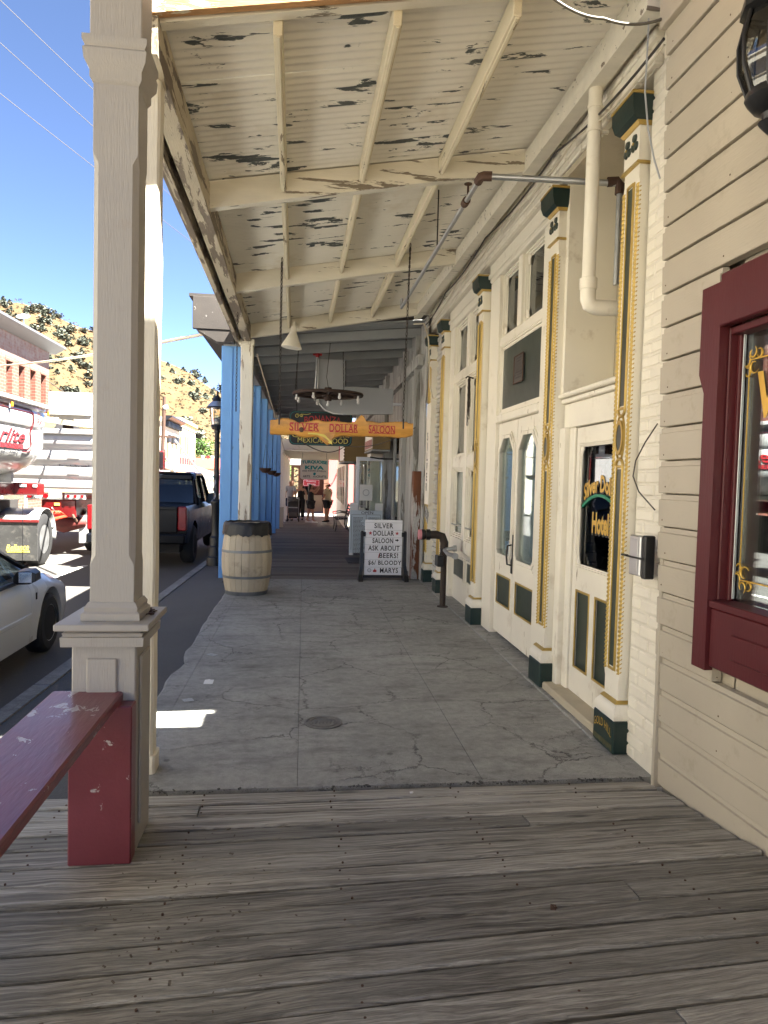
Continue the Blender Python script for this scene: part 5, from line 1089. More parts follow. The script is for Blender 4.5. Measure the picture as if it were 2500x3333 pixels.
boxo('cross_bar',m_black,ab,(AX0-.02,AX1+.02,AY-.01,AY+.04,.045,.085))
# menu board
def menu(x0,x1,Y,z0,z1,label,tilt=0):
    t=T('menu_board',label,'menu board',((x0+x1)/2,Y,z0)); boxo('board',surf('pale_blue_board',(.60,.68,.72),.6,var=.06,bump=0),t,(x0,x1,Y,Y+.03,z0+.05,z1-.16)); boxo('corner_post',m_paper,t,(x0,x0+.17,Y+.001,Y+.029,z1-.159,z1)); boxo('corner_post',m_paper,t,(x1-.17,x1,Y+.001,Y+.029,z1-.159,z1)); boxo('foot',m_paper,t,(x0,x0+.1,Y+.001,Y+.029,z0,z0+.049)); boxo('foot',m_paper,t,(x1-.1,x1,Y+.001,Y+.029,z0,z0+.049))
    text('lettering','OPEN',m_ltext,t,((x0+x1)/2+.02,Y-.003,z1-.21),(1,0,0),(0,0,1),w=.26,h=.06)
    m=MB(); rg=random.Random(3)
    for cxx in (x0+.08,(x0+x1)/2+.05):
        for q in range(30):
            zz=z1-.32-.028*q; w=rg.uniform(.15,.27); xx=cxx
            while xx<cxx+w and xx<x1-.05: l=rg.uniform(.012,.04); m.box(xx,xx+l,Y-.003,Y-.001,zz-.005,zz+.005); xx+=l+.007
    m.out('menu_lines',m_ltext,t,kind='stuff'); frame_=MB().box(x0+.04,x0+.045,Y-.002,Y-.0005,z0+.12,z1-.25).box(x1-.045,x1-.04,Y-.002,Y-.0005,z0+.12,z1-.25).box(x0+.045,x1-.045,Y-.002,Y-.0005,z1-.255,z1-.25).box((x0+x1)/2,(x0+x1)/2+.005,Y-.002,Y-.0005,z0+.12,z1-.255); frame_.out('border_line',m_ltext,t)
menu(1.20,1.92,15.4,zb(15.4),1.08,'pale blue menu board lettered OPEN behind the glass door')
dm=tag(boxo('door_mat',m_rubber,None,(1.05,1.95,13.7,14.6,zb(14)+.004,zb(14)+.016)),'black rubber mat on the boardwalk behind the letter board','mat')
# cast iron bench at the far wall
ib=T('iron_bench','dark slatted cast iron bench against the wall past the menu board','bench',(1.8,24.6,0)); z0=zb(24.6)
for Y in (24.0,25.2):
    MB().tube([(1.38,Y,z0),(1.42,Y,z0+.2),(1.40,Y,z0+.42),(1.80,Y,z0+.44),(1.86,Y,z0+.7),(1.92,Y,z0+.92)],.022,n=6).tube([(1.80,Y,z0+.44),(1.78,Y,z0+.2),(1.86,Y,z0)],.022,n=6).tube([(1.40,Y,z0+.42),(1.36,Y,z0+.62),(1.60,Y,z0+.66),(1.86,Y,z0+.62)],.02,n=6).out('end_frame',m_black,ib)
for q in range(5): boxo('seat_slat',m_owood,ib,(1.42+.08*q,1.485+.08*q,24.0,25.2,z0+.445,z0+.47))
for q in range(4): MB().obox((1.845+.022*q,24.6,z0+.56+.10*q),(.02,1.2,.075),rotm('Y',.2),.004).out('back_slat',m_owood,ib)
# street lamp
sl=T('street_lamp','black Victorian street lamp with frosted globe beside the blue post','street lamp',(-1.52,14,-.13)); lx_,ly_=-1.50,14.0
MB().lathe([(.17,-.14),(.17,.02),(.14,.05),(.14,.22),(.115,.25),(.115,.40),(.085,.44),(.08,1.02),(.10,1.05),(.10,1.10),(.06,1.14)],(lx_,ly_,0),n=12).out('base',m_black,sl)
MB().lathe([(.055,1.13),(.05,1.7),(.045,2.40),(.06,2.44),(.05,2.48)],(lx_,ly_,0),n=12).out('post',m_black,sl)
MB().lathe([(.0,2.47),(.10,2.48),(.125,2.54),(.11,2.57),(.0,2.57)],(lx_,ly_,0),n=16).out('collar',m_black,sl)
MB().lathe([(.10,2.57),(.115,2.66),(.14,2.80),(.15,2.88)],(lx_,ly_,0),n=20,cap=False).out('globe',glass('frosted_lamp_glass',(.93,.90,.82),.02),sl); MB().lathe([(0,2.57),(.07,2.58),(.085,2.63),(.06,2.68),(0,2.69)],(lx_,ly_,0),n=14).out('lamp_dome',m_alu,sl)
m=MB(); n=48; vs=[]
for (r,z) in ((.155,2.885),(.205,2.90),(.17,2.95),(.11,3.01),(.09,3.02)):
    for k in range(n): a=2*math.pi*k/n; vs.append((lx_+r*math.cos(a),ly_+r*math.sin(a),z-(.012*abs(math.sin(a*8)) if r>.2 else 0)))
m.add(vs,[(i*n+k,i*n+(k+1)%n,(i+1)*n+(k+1)%n,(i+1)*n+k) for i in range(4) for k in range(n)]); m.out('hood',m_alu,sl); MB().lathe([(.10,3.0),(.10,3.03),(.06,3.09),(.025,3.13),(.018,3.16),(.026,3.18),(.01,3.21),(0,3.24)],(lx_,ly_,0),n=14).out('finial',m_black,sl); MB().lathe([(.206,2.886),(.212,2.89),(.206,2.91)],(lx_,ly_,0),n=24,cap=False).out('hood_rim',m_black,sl)
for a in (0.5,2.07,3.64,5.21): MB().cyl((lx_+.112*math.cos(a),ly_+.112*math.sin(a),2.56),(lx_+.155*math.cos(a),ly_+.155*math.sin(a),2.89),.007,n=5).out('globe_bar',m_black,sl)
bn2=T('street_banner','dark printed banner hanging from the street lamp post','banner',(-1.35,14,1.0)); m=MB(); vs=[]
for i in range(12):
    for j in range(6): vs.append((lx_+.06+.045*j,ly_+.02*math.sin(j*1.4+i*.3),2.22-.115*i))
m.add(vs,[(i*6+j,i*6+j+1,(i+1)*6+j+1,(i+1)*6+j) for i in range(11) for j in range(5)])
m.out('cloth',surf('brown_printed_banner',(.10,.065,.05),.8,var=.5,vs=5,peel=((.30,.03,.03),.56,2.2,(1,1,1)),bump=0),bn2,smooth=180); MB().cyl((lx_,ly_,2.23),(lx_+.32,ly_,2.23),.010,n=6).cyl((lx_,ly_,.96),(lx_+.32,ly_,.96),.010,n=6).out('banner_arm',m_black,bn2)
tag(MB().tube([(lx_-.03+.02*math.sin(k),ly_-.06-.02*math.cos(k*1.7),1.15+.04*k) for k in range(12)],.012,n=5).out('wire_coil',m_alu,None),'pale coil of wire wrapped on the street lamp post','wire')
# ================================================================ VEHICLES
m_wpaint=surf('white_vehicle_paint',(.44,.435,.42),.3,var=.04,vs=1,bump=0,coat=.5,dirt=((.45,.41,.34),.08,3)); m_spaint=surf('silver_white_car_paint',(.74,.74,.73),.28,var=.03,vs=1,bump=0,coat=.6)
m_bpaint=surf('black_pickup_paint',(.006,.007,.010),.22,var=.1,bump=0,coat=0,spec=.10); m_rpaint=surf('red_truck_paint',(.13,.006,.007),.3,var=.1,vs=4,bump=0,coat=.4)
m_tlight=surf('red_lamp_lens',(.20,.003,.006),.25,var=.1,bump=0,spec=.3); m_amber=surf('amber_lamp_lens',(.70,.20,.02),.2,var=.05,bump=0); m_chrome=surf('polished_metal',(.75,.76,.77),.15,metal=1,var=.08,vs=3,bump=0)
def wheel(par,c,r,w,rimf=.62,side=1,style='alloy',mat=m_alu):
    cx,cy,cz=c; t=T('wheel',None,None,c); t.parent=par; M=wm(par).inverted(); t.location=M@Vector(c)
    MB().lathe([(r*rimf,-w/2),(r*.86,-w/2),(r*.97,-w*.38),(r,-w*.25),(r,w*.25),(r*.97,w*.38),(r*.86,w/2),(r*rimf,w/2)],c,n=36,axis='x',cap=False).out('tyre',m_rubber,t)
    s=side
    if style=='alloy': MB().lathe([(r*rimf,s*w*.48),(r*rimf*.93,s*w*.46),(r*rimf*.88,s*w*.2)],c,n=30,axis='x',cap=False).out('rim_lip',mat,t)
    MB().lathe([(r*rimf,s*w*.47),(r*rimf*.95,s*w*.45),(r*rimf*.9,s*w*.25),(r*.2,s*w*.30),(r*.18,s*w*.36),(0,s*w*.38)],c,n=30,axis='x').out('rim',m_dark if style=='alloy' else mat,t)  # alloy: dark disc colours in the shade behind the spokes
    if style=='alloy':
        for k in range(10):
            a=k*.628; MB().obox((cx+s*w*.40,cy+r*.40*math.cos(a),cz+r*.40*math.sin(a)),(w*.08,r*.40,r*.11),rotm('X',a),.004).out('spoke',mat,t)
    else:
        for k in range(10):
            a=k*.628; MB().cyl((cx+s*w*.2,cy+r*.36*math.cos(a),cz+r*.36*math.sin(a)),(cx+s*w*.38,cy+r*.36*math.cos(a),cz+r*.36*math.sin(a)),r*.035,n=6).out('wheel_nut',m_chrome,t)
    return t
def boolcut(o,cyls):
    bpy.context.view_layer.update()
    for (p,q,r) in cyls:
        c=MB().cyl(p,q,r,n=40).out('cut',None); md=o.modifiers.new('b','BOOLEAN'); md.operation='DIFFERENCE'; md.object=c; md.solver='EXACT'
        bpy.context.view_layer.update(); me=bpy.data.meshes.new_from_object(o.evaluated_get(bpy.context.evaluated_depsgraph_get()))
        o.modifiers.clear(); o.data=me; bpy.data.objects.remove(c)
        me.shade_smooth(); me.set_sharp_from_angle(angle=R(32))
def interp(L,y):
    if y<=L[0][0]: return L[0][1:]
    for a,b in zip(L,L[1:]):
        if a[0]<=y<=b[0]:
            t=(y-a[0])/(b[0]-a[0]); return tuple(p+(q-p)*t for p,q in zip(a[1:],b[1:]))
    return L[-1][1:]
def hull(stn,ya,yb,xc,z0,n=14):
    # stn rows: (y, halfwidth, z_sill, z_shoulder, z_top, w_top_frac)
    s=[]
    for q in range(n+1):
        y=ya+(yb-ya)*q/n; w,zs_,zm,zt,f=interp(stn,y); half=[(w*.90,zs_),(w*.97,zs_+.03),(w,zs_+(zm-zs_)*.45),(w*.992,zm-.05),(w*.955,zm),(w*f,zm+(zt-zm)*.75),(w*f*.6,zt-.005),(0,zt)]
        R_=[Vector((xc+x,y,z0+z)) for x,z in half]; L_=[Vector((xc-x,y,z0+z)) for x,z in half[::-1][1:]]
        s.append(R_+L_)
    return s
# --- white sedan, front towards +Y
RZ=-.3; car=T('parked_sedan','silver white parked sedan in shade beside the kerb','car',(-3.37,6.2,RZ)); CX=-3.37; HW=.86
stn=[(3.75,.70,.35,.72,.88,.8),(3.95,.80,.24,.78,.95,.85),(4.6,.85,.20,.80,.97,.86),(5.6,.86,.19,.80,.90,.9),(6.9,.86,.19,.79,.88,.9),(7.3,.86,.19,.785,.90,.86),(7.9,.855,.19,.74,.85,.84),(8.35,.83,.22,.66,.76,.80),(8.6,.76,.26,.56,.64,.75),(8.70,.62,.32,.50,.56,.7)]
def seg(name,ya,yb,n=12): return MB().loft(hull(stn,ya,yb,CX,RZ,n),closed=True).out(name,m_spaint,car,smooth=32)
fr=seg('front_body',7.218,8.70,18); do=seg('front_door',5.905,7.21); re=seg('rear_body',3.75,5.897,16)
boolcut(fr,[((CX-1.2,7.80,-.0),(CX+1.2,7.80,0.0),.385)]); boolcut(re,[((CX-1.2,5.0,-.0),(CX+1.2,5.0,.0),.385)])
for s in (-1,1):
    for yy in (7.80,5.0): wheel(car,(CX+s*(HW-.115),yy,.01),.31,.20,.62,s)
boxo('underbody',m_dark,car,(CX-.7,CX+.7,4.2,8.3,-.12,.28))
for s in (1,): MB().obox((CX+HW+.004,6.56,.20),(.016,1.28,.045),None,.006).out('rub_strip',m_spaint,do); 
MB().obox((CX+HW*.985,7.33,.20),(.016,.20,.045),None,.006).out('rub_strip',m_spaint,fr)
# greenhouse
def rail(L,y): return interp(L,y)
gl=[(4.35,.66,.66),(4.75,.62,.92),(5.2,.60,1.05),(6.1,.60,1.08),(6.5,.61,1.02),(7.15,.66,.72),(7.45,.72,.60)]
s=[]
for y,w,z in gl: s.append([Vector((CX+x,y,z_)) for x,z_ in ((.80,.56),(w,z),(w*.55,z+.035),(-w*.55,z+.035),(-w,z),(-.80,.56))])
MB().loft(s,closed=True).out('roof_and_glass',m_cglass,car)
m=MB()
for sg in (-1,1): m.tube([(CX+sg*.80,7.48,.56),(CX+sg*.665,7.12,.76),(CX+sg*.615,6.52,1.03),(CX+sg*.605,6.1,1.085),(CX+sg*.605,5.2,1.055),(CX+sg*.63,4.75,.93),(CX+sg*.70,4.3,.62)],.028,n=6)
m.out('roof_rail',m_black,car); MB().box(CX-.58,CX+.58,5.15,6.4,1.085,1.115,ch=.012).out('roof_panel',m_spaint,car)
MB().tube([(CX+.80,7.3,.545),(CX+.81,6.5,.55),(CX+.81,5.0,.55)],.022,n=6).out('window_trim',m_black,do); MB().tube([(CX+.60,5.98,1.06),(CX+.80,5.92,.56)],.03,n=6).out('door_pillar',m_black,do)
boxo('dashboard',m_dark,car,(CX-.7,CX+.7,6.9,7.3,.3,.58)); boxo('seat',surf('grey_seat_cloth',(.25,.25,.25),.9),car,(CX-.6,CX+.6,5.9,6.1,.1,.75),ch=.05); boxo('cabin_floor',m_dark,car,(CX-.7,CX+.7,4.6,6.9,-.1,.02))
mi=MB().loft([[Vector(p) for p in ((x,y0,z0),(x,y1,z0+.01),(x,y1-.02,z1),(x,y0,z1-.01))] for x,y0,y1,z0,z1 in ((CX+.82,6.86,7.02,.57,.63),(CX+.87,6.82,7.02,.555,.685),(CX+.98,6.81,7.0,.56,.69),(CX+1.03,6.83,6.96,.585,.665))],closed=True).out('mirror',m_black,car); boxo('mirror_glass',m_chrome,mi,(CX+.885,CX+1.0,6.808,6.812,.575,.67),ch=.003)
boxo('door_handle',m_spaint,do,(CX+HW-.01,CX+HW+.02,6.02,6.2,.36,.40),ch=.008); boxo('fender_badge',m_dark,fr,(CX+HW-.004,CX+HW+.004,7.33,7.36,.33,.40)); boxo('headlight',m_chrome,fr,(CX+.45,CX+.72,8.50,8.60,.24,.34),ch=.02); boxo('bumper',m_spaint,fr,(CX-.70,CX+.70,8.58,8.76,.0,.16),ch=.03)
MB().cyl((CX+.70,7.42,.6),(CX+.70,7.42,1.25),.003,n=4).out('aerial',m_black,fr)
# --- black pickup, tail towards the viewer
pk=T('black_pickup','black pickup truck parked at the kerb with its tailgate towards us','pickup',(-3.13,17.5,RZ)); PX=-3.12; PW=1.0
pst=[(14.75,.95,.50,1.18,1.24,.9),(14.85,.98,.46,1.20,1.26,.92),(16.4,1.0,.44,1.20,1.26,.92),(16.6,1.0,.40,1.20,1.28,.92),(18.9,1.0,.38,1.18,1.26,.9),(19.6,.99,.38,1.16,1.26,.85),(20.5,.95,.42,1.10,1.20,.8),(20.75,.85,.48,1.0,1.08,.8)]
def pseg(name,ya,yb,n=10): return MB().loft(hull(pst,ya,yb,PX,RZ,n),closed=True).out(name,m_bpaint,pk,smooth=32)
bed=pseg('bed',14.80,16.52); cabd=pseg('cab_lower',16.55,18.85); hood=pseg('front_body',18.87,20.75)
boolcut(bed,[((PX-1.3,15.75,.12),(PX+1.3,15.75,.12),.50)]); boolcut(hood,[((PX-1.3,19.55,.12),(PX+1.3,19.55,.12),.50)])
for s in (-1,1):
    for yy in (15.75,19.55): wheel(pk,(PX+s*(PW-.14),yy,.11),.41,.28,.56,s,mat=m_black)
tg=boxo('tailgate',m_bpaint,pk,(PX-.78,PX+.78,14.70,14.78,.42,.93),ch=.015); boxo('tailgate_lip',m_bpaint,tg,(PX-.78,PX+.78,14.66,14.70,.88,.95),ch=.012); boxo('tailgate_handle',m_chrome,tg,(PX-.09,PX+.09,14.685,14.70,.72,.80),ch=.01)
boxo('tail_light',m_tlight,pk,(PX+.79,PX+.965,14.70,14.86,.46,.95),ch=.02); boxo('tail_light',m_tlight,pk,(PX-.965,PX-.79,14.70,14.86,.46,.95),ch=.02)
boxo('bumper',m_bpaint,pk,(PX-.95,PX+.95,14.58,14.74,.20,.40),ch=.03); boxo('number_plate',m_paper,pk,(PX-.15,PX+.15,14.57,14.579,.25,.36)); boxo('underbody',m_dark,pk,(PX-.8,PX+.8,14.9,20.4,.0,.4))
cabs=[(16.56,.84,.90),(16.75,.80,1.45),(17.1,.78,1.58),(18.2,.78,1.60),(18.55,.78,1.52),(19.05,.86,.95)]
s=[[Vector((PX+x,y,z_)) for x,z_ in ((.92,.90),(w,z),(w*.6,z+.035),(-w*.6,z+.035),(-w,z),(-.92,.90))] for y,w,z in cabs]
MB().loft(s,closed=True).out('cab_glass',m_cglass,pk); boxo('roof_panel',m_bpaint,pk,(PX-.74,PX+.74,16.85,18.45,1.60,1.65),ch=.02); boxo('cab_interior',m_dark,pk,(PX-.7,PX+.7,17.2,18.2,.7,1.35),ch=.05)
m=MB()
for sg in(-1,1): m.tube([(PX+sg*.92,16.56,.92),(PX+sg*.81,16.75,1.46),(PX+sg*.785,17.1,1.60),(PX+sg*.785,18.25,1.61),(PX+sg*.79,18.55,1.53),(PX+sg*.90,19.05,.95)],.045,n=6).tube([(PX+sg*.93,17.65,.95),(PX+sg*.79,17.65,1.6)],.04,n=6)
m.out('cab_pillars',m_bpaint,pk,kind='stuff')
boxo('rear_header',m_bpaint,pk,(PX-.78,PX+.78,16.76,16.86,1.48,1.60),ch=.02); boxo('marker_lamps',m_chrome,pk,(PX-.28,PX+.28,16.83,16.87,1.655,1.69),ch=.006)
for q in range(2): boxo('roof_rail',m_chrome,pk,(PX+(-.62,.60)[q],PX+(-.58,.64)[q],16.9,18.3,1.652,1.675),ch=.006)
mm=MB().loft([[Vector(p) for p in ((x,16.98+17.-16.98+.9,z0),(x,18.12,z0),(x,18.10,z1),(x,17.92,z1))] for x,z0,z1 in ((PX+.95,.95,1.0),(PX+1.02,.90,1.16),(PX+1.20,.90,1.18),(PX+1.24,.95,1.12))],closed=True).out('mirror',m_black,pk)
# --- lead dump truck (tailgate towards the viewer)
tk=T('dump_truck','white dump truck ahead with its ribbed tailgate towards us','truck',(-5.8,19,RZ)); TX0,TX1=-7.0,-4.52
TY=16.9
boxo('tub_body',m_wpaint,tk,(TX0+.04,TX1-.04,TY+.12,21.8,1.25,2.45),ch=.03)
tgt=boxo('tailgate',m_wpaint,tk,(TX0,TX1,TY+.02,TY+.10,1.22,2.50),ch=.015)
for z0_,z1_ in ((2.22,2.36),(1.86,1.98),(1.50,1.62),(1.24,1.36)):
    MB().prism([(TY+.018,z0_-.10),(TY-.03,z0_),(TY-.03,z1_),(TY+.018,z1_+.09)],'x',TX0,TX1).out('tailgate_rib',m_wpaint,tgt)
boxo('top_rail',m_wpaint,tgt,(TX0,TX1,TY-.08,TY+.10,2.44,2.56),ch=.02)
MB().prism(rrect(-5.30,-4.66,1.66,1.84,.03),'y',TY+.015,TY+.019,hole=rrect(-5.29,-4.67,1.67,1.83,.025)).out('decal_border',m_ltext,tgt)
text('decal_lettering','Homeowners--Buy Direct!',m_ltext,tgt,(-4.98,TY+.016,1.80),(1,0,0),(0,0,1),w=.52,h=.045); text('decal_lettering','cinderlite.com',m_ltext,tgt,(-4.94,TY+.016,1.72),(1,0,0),(0,0,1),w=.50,h=.07,bold=.02); text('decal_lettering','Go to',m_ltext,tgt,(-5.25,TY+.016,1.73),(1,0,0),(0,0,1),w=.07,h=.04)
for q in range(2): boxo('tailgate_step',m_wpaint,tgt,(-5.1,-4.85,TY-.045,TY-.032,(1.9,1.54)[q],(1.94,1.58)[q]),ch=.004)
s=[]
for x,z in ((TX0-.05,2.95),(TX0+1.2,2.83),(TX1+.02,2.70)): s.append([Vector(p) for p in ((x,TY+.05,z-.10),(x,TY+.5,z-.10),(x,TY+.5,z),(x,TY+.05,z))])
MB().loft(s,closed=True).out('tarp_bar',surf('cream_painted_steel',(.66,.60,.42),.5,var=.1),tk)
for q in range(3): MB().prism([(-6.6+.85*q,2.56),(-6.35+.85*q,2.56),(-6.25+.85*q,2.86-.03*q),(-6.75+.85*q,2.86-.03*q)],'y',TY+.2,TY+.3).out('tarp_bracket',surf('cream_painted_steel',(.66,.60,.42),.5,var=.1),tk)
boxo('rear_beam',surf('cream_dusty_steel',(.58,.50,.34),.6,var=.2,vs=4),tk,(TX0+.1,TX1-.02,TY-.02,TY+.3,1.12,1.21),ch=.01)
for (a,b) in ((-6.55,-5.55),(-5.18,-4.72)):
    lb_=boxo('lamp_panel',m_wpaint,tk,(a+.5 if a<-6 else a,b,TY-.0,TY+.05,.97,1.11),ch=.008)
    for q in range(3):
        xx=(a+.62 if a<-6 else a+.08)+(.17 if a<-6 else .15)*q; MB().cyl((xx,TY-.02,1.04),(xx,TY+.01,1.04),.055 if a<-6 else .035,n=18).out('lamp',m_tlight if q!=1 or a>-6 else m_paper,lb_)
boxo('chassis',m_rpaint,tk,(-5.7,-4.95,TY+.05,21.5,.55,.96),ch=.02); MB().lathe([(0,-.55),(.10,-.5),(.20,-.15),(.24,0),(.20,.15),(.10,.5),(0,.55)],(-5.3,TY+.35,.42),n=16,axis='x').out('axle_housing',surf('grimy_red_axle',(.16,.03,.025),.7,var=.4,vs=5),tk); MB().tube([(-5.0,TY,.62),(-4.95,TY-.05,.55),(-4.92,TY,.48),(-4.97,TY+.02,.55)],.03,n=8).out('tow_hook',m_iron,tk); boxo('warning_label',m_ytext,tk,(-5.42,-5.30,TY+.04,TY+.049,.82,.88))
for s in (-1,1): wheel(tk,(-5.77+s*1.0,TY+.9,.22),.52,.30,.55,s,'steel',m_alu)
boxo('mud_flap',m_wpaint,tk,(-4.95,-4.6,TY+.30,TY+.31,-.05,.60)); boxo('cab',m_rpaint,tk,(-6.9,-4.65,22.2,24.2,.4,2.5),ch=.08); boxo('cab_window',m_gdark,tk,(-6.7,-4.85,22.18,22.199,1.6,2.3),ch=0)
mr_=boxo('mirror',m_rpaint,tk,(-4.42,-4.27,24.0,24.12,1.75,2.35),ch=.03); boxo('mirror_glass',m_black,mr_,(-4.41,-4.28,23.98,23.999,1.78,2.32),ch=.01); MB().lathe([(0,-.03),(.10,-.02),(.10,.04),(0,.05)],(-4.35,23.95,1.62),n=16,axis='y').out('spot_mirror',m_rpaint,mr_); MB().tube([(-4.7,24.1,1.7),(-4.4,24.1,1.5),(-4.25,24.1,1.75),(-4.25,24.1,2.4),(-4.7,24.1,2.3)],.02).out('mirror_arm',m_chrome,mr_)
# --- trailer nearest
tl=T('tub_trailer','white rounded tub trailer with red lettering on a red chassis','trailer',(-6,12,RZ)); TXR=-4.85; TXC=-6.05
def tubsec(y,k=1.0,zk=0): 
    P=[(1.20,2.84),(1.20,2.76),(1.165,2.72),(1.18,2.66),(1.18,2.44),(1.13,2.37),(1.15,2.33),(1.15,1.99),(1.11,1.85),(1.0,1.70),(.82,1.56),(.5,1.46)]; h=[(x*k,z+zk*(2.84-z)) for x,z in P]
    return [Vector((TXC+x,y,z)) for x,z in h]+[Vector((TXC-x,y,z)) for x,z in h[::-1]]
s=[tubsec(6.6)]+[tubsec(y) for y in (8,10,12,13.6)]+[tubsec(14.2,.995,.0),tubsec(14.6,.985,.04),tubsec(14.75,.97,.10)]
tub=MB().loft(s,closed=True).out('tub',m_wpaint,tl,smooth=40)
boxo('top_rail',m_wpaint,tub,(TXR-.10,TXR+.06,6.6,14.78,2.80,2.88),ch=.015)
TS=TXR+.022-.004
def ttext(s,yc,zc,w,h,mat,**k): return text('side_lettering',s,mat,tub,(TS-.062,yc,zc),(0,1,0),(0,0,1),w=w,h=h,**k)
ttext('Cinderlite',12.35,2.21,2.75,.25,m_ltext,shear=.45,bold=.03,ext=.006); ttext('Cinderlite',12.33,2.222,2.72,.235,m_rtext,shear=.45,bold=.008,ext=.012)
MB().box(TS-.066,TS-.060,11.2,13.62,1.985,2.07).out('red_banner',m_rtext,tub); text('side_lettering','TRUCKING',m_ltext,tub,(TS-.0595,12.85,2.028),(0,1,0),(0,0,1),w=1.3,h=.09,ext=.002)
text('side_lettering','882-4483',m_ltext,tub,(TS-.088,13.05,1.915),(0,1,0),(-.35,0,1),w=.75,h=.075,shear=.15,ext=.01); text('side_lettering','57LA',m_rtext,tub,(TXR-.016,14.38,2.57),(0,1,0),(0,0,1),w=.30,h=.12,bold=.02)
m=MB()
for o_,mm_ in ((0,0),(.05,1)):
    P=[(10,2.72-o_),(13.9-o_,2.72-o_),(14.05-o_,2.66),(14.07-o_,2.5),(13.98-o_,2.3),(14.03-o_,2.1),(14.0-o_,1.98+o_),(13.85-o_,1.94+o_),(13.6,1.94+o_)]
    m.tube([(TXR-.018 if z>2.4 else TXR-.048,y,z) for y,z in P],.010,n=4)
m.out('pin_stripe',m_burg,tub)
for yy in (12.9,14.70):
    l=boxo('marker_lamp',m_amber,tub,(TXR+.014,TXR+.05,yy-.03,yy+.03,2.68,2.77),ch=.012); boxo('marker_bracket',m_wpaint,l,(TXR+.0,TXR+.012,yy-.05,yy+.05,2.66,2.83))
boxo('chassis',m_rpaint,tl,(TXC-.6,TXR-.55,6.6,14.9,1.12,1.36),ch=.02); boxo('cross_rail',m_rpaint,tl,(TXC-1.0,TXR-.10,14.55,14.9,1.12,1.36),ch=.02); boxo('reflector',m_paper,tl,(TXR-.45,TXR-.32,14.54,14.549,1.28,1.33)); boxo('reflector',m_paper,tl,(TXR-.20,TXR-.12,14.54,14.549,1.28,1.33))
boxo('frame_plate',m_wpaint,tl,(TXC-.7,TXR-.35,13.9,14.0,1.37,1.56))
wy,wz=15.05,.235
wheel(tl,(-5.14,wy,wz),.535,.30,.56,1,'steel',m_alu); wheel(tl,(-5.50,wy,wz),.535,.30,.56,1,'steel',m_alu)
m=MB(); n=14; vs=[]
for k in range(n+1):
    a=R(-8+175*k/n); 
    for x in (-5.72,-4.96): vs.append((x,wy+.60*math.cos(a),wz+.02+.60*math.sin(a)))
m.add(vs,[(2*k,2*k+1,2*k+3,2*k+2) for k in range(n)]); fe=m.out('wheel_fender',m_wpaint,tl,smooth=60); md=fe.modifiers.new('s','SOLIDIFY'); md.thickness=.012
fl=boxo('mud_flap',surf('dirty_black_flap',(.035,.035,.034),.7,var=.4,vs=4,dirt=((.16,.15,.13),.35,5),bump=.2),tl,(-5.62,-4.90,wy-.66,wy-.645,-.14,.60),ch=.004); boxo('flap_bar',m_rpaint,fl,(-5.75,-4.88,wy-.68,wy-.661,.60,.66),ch=.008)
text('flap_lettering','Reliance',m_ytext,fl,(-5.27,wy-.662,.12),(1,0,.05),(0,0,1),w=.42,h=.12,shear=.3,bold=.02); MB().box(-5.46,-5.05,wy-.664,wy-.661,.02,.055).out('flap_banner',m_ytext,fl); text('flap_lettering','TRAILERS',m_ltext,fl,(-5.25,wy-.665,.037),(1,0,0),(0,0,1),w=.32,h=.022)
MB().tube([(-5.6,15.3,.62),(-5.2,16.2,.55),(-4.98,16.35,.62),(-5.1,16.3,.70),(-5.5,15.7,.72)],.045,n=8).out('drawbar',surf('orange_red_drawbar',(.62,.05,.02),.4),tl); MB().tube([(-4.95,wy+.3,.86),(-4.9,wy+.3,.78),(-4.93,wy+.35,.72)],.012,n=6).out('fender_hook',m_chrome,tl)
boxo('brake_housing',m_dark,tl,(-6.8,-5.7,14.6,15.6,.2,1.0))
wheel(tl,(-5.14,8.6,wz),.535,.30,.56,1,'steel',m_alu)
# ================================================================ TOWN ACROSS THE STREET
def brick_mat(name,c1,c2,mo,sc=1.0,fade=None):
    m,nt,b=nmat(name); g=nd(nt,'NewGeometry').outputs['Position']; sp=nd(nt,'SeparateXYZ',{0:g}); ad=nd(nt,'Math',{0:sp.outputs[0],1:sp.outputs[1]},operation='ADD').outputs[0]
    v=nd(nt,'CombineXYZ',{0:ad,1:sp.outputs[2]}).outputs[0]
    br_=nd(nt,'TexBrick',{'Vector':v,'Color1':C4(c1),'Color2':C4(c2),'Mortar':C4(mo),'Scale':1.0,'Mortar Size':.012,'Brick Width':.42*sc,'Row Height':.14*sc,'Bias':-.2})
    c=br_.outputs[0]; n=noise(nt,g,.5,5,.7); c=mix(nt,mr(nt,n,.4,.75,0,.45),c,[x*.5 for x in c1])
    if fade:
        k=mul(nt,mr(nt,sp.outputs[2],fade[0]-.3,fade[0]+.3),mr(nt,noise(nt,g,3,6,.7),.35,.6,.25,.95)); c=mix(nt,k,c,fade[1])
    nt.links.new(c,b.inputs['Base Color']); b.inputs['Roughness'].default_value=.9
    nt.links.new(nd(nt,'Bump',{'Height':br_.outputs[1],'Strength':.5,'Distance':-.02}).outputs[0],b.inputs['Normal']); return m
m_brk=brick_mat('old_red_brick',(.20,.065,.042),(.145,.045,.032),(.22,.16,.12),fade=(6.45,(.24,.20,.18)))
m_tanfr=surf('pale_yellow_frame',(.50,.42,.24),.6,var=.1,bump=0); m_stone=surf('pale_stone',(.36,.32,.26),.8,var=.1)
rb_=T('brick_building','two storey red brick building with tall windows across the street','building',(-15,28,0)); FX=-12.0; YA,YE=14.0,36.7
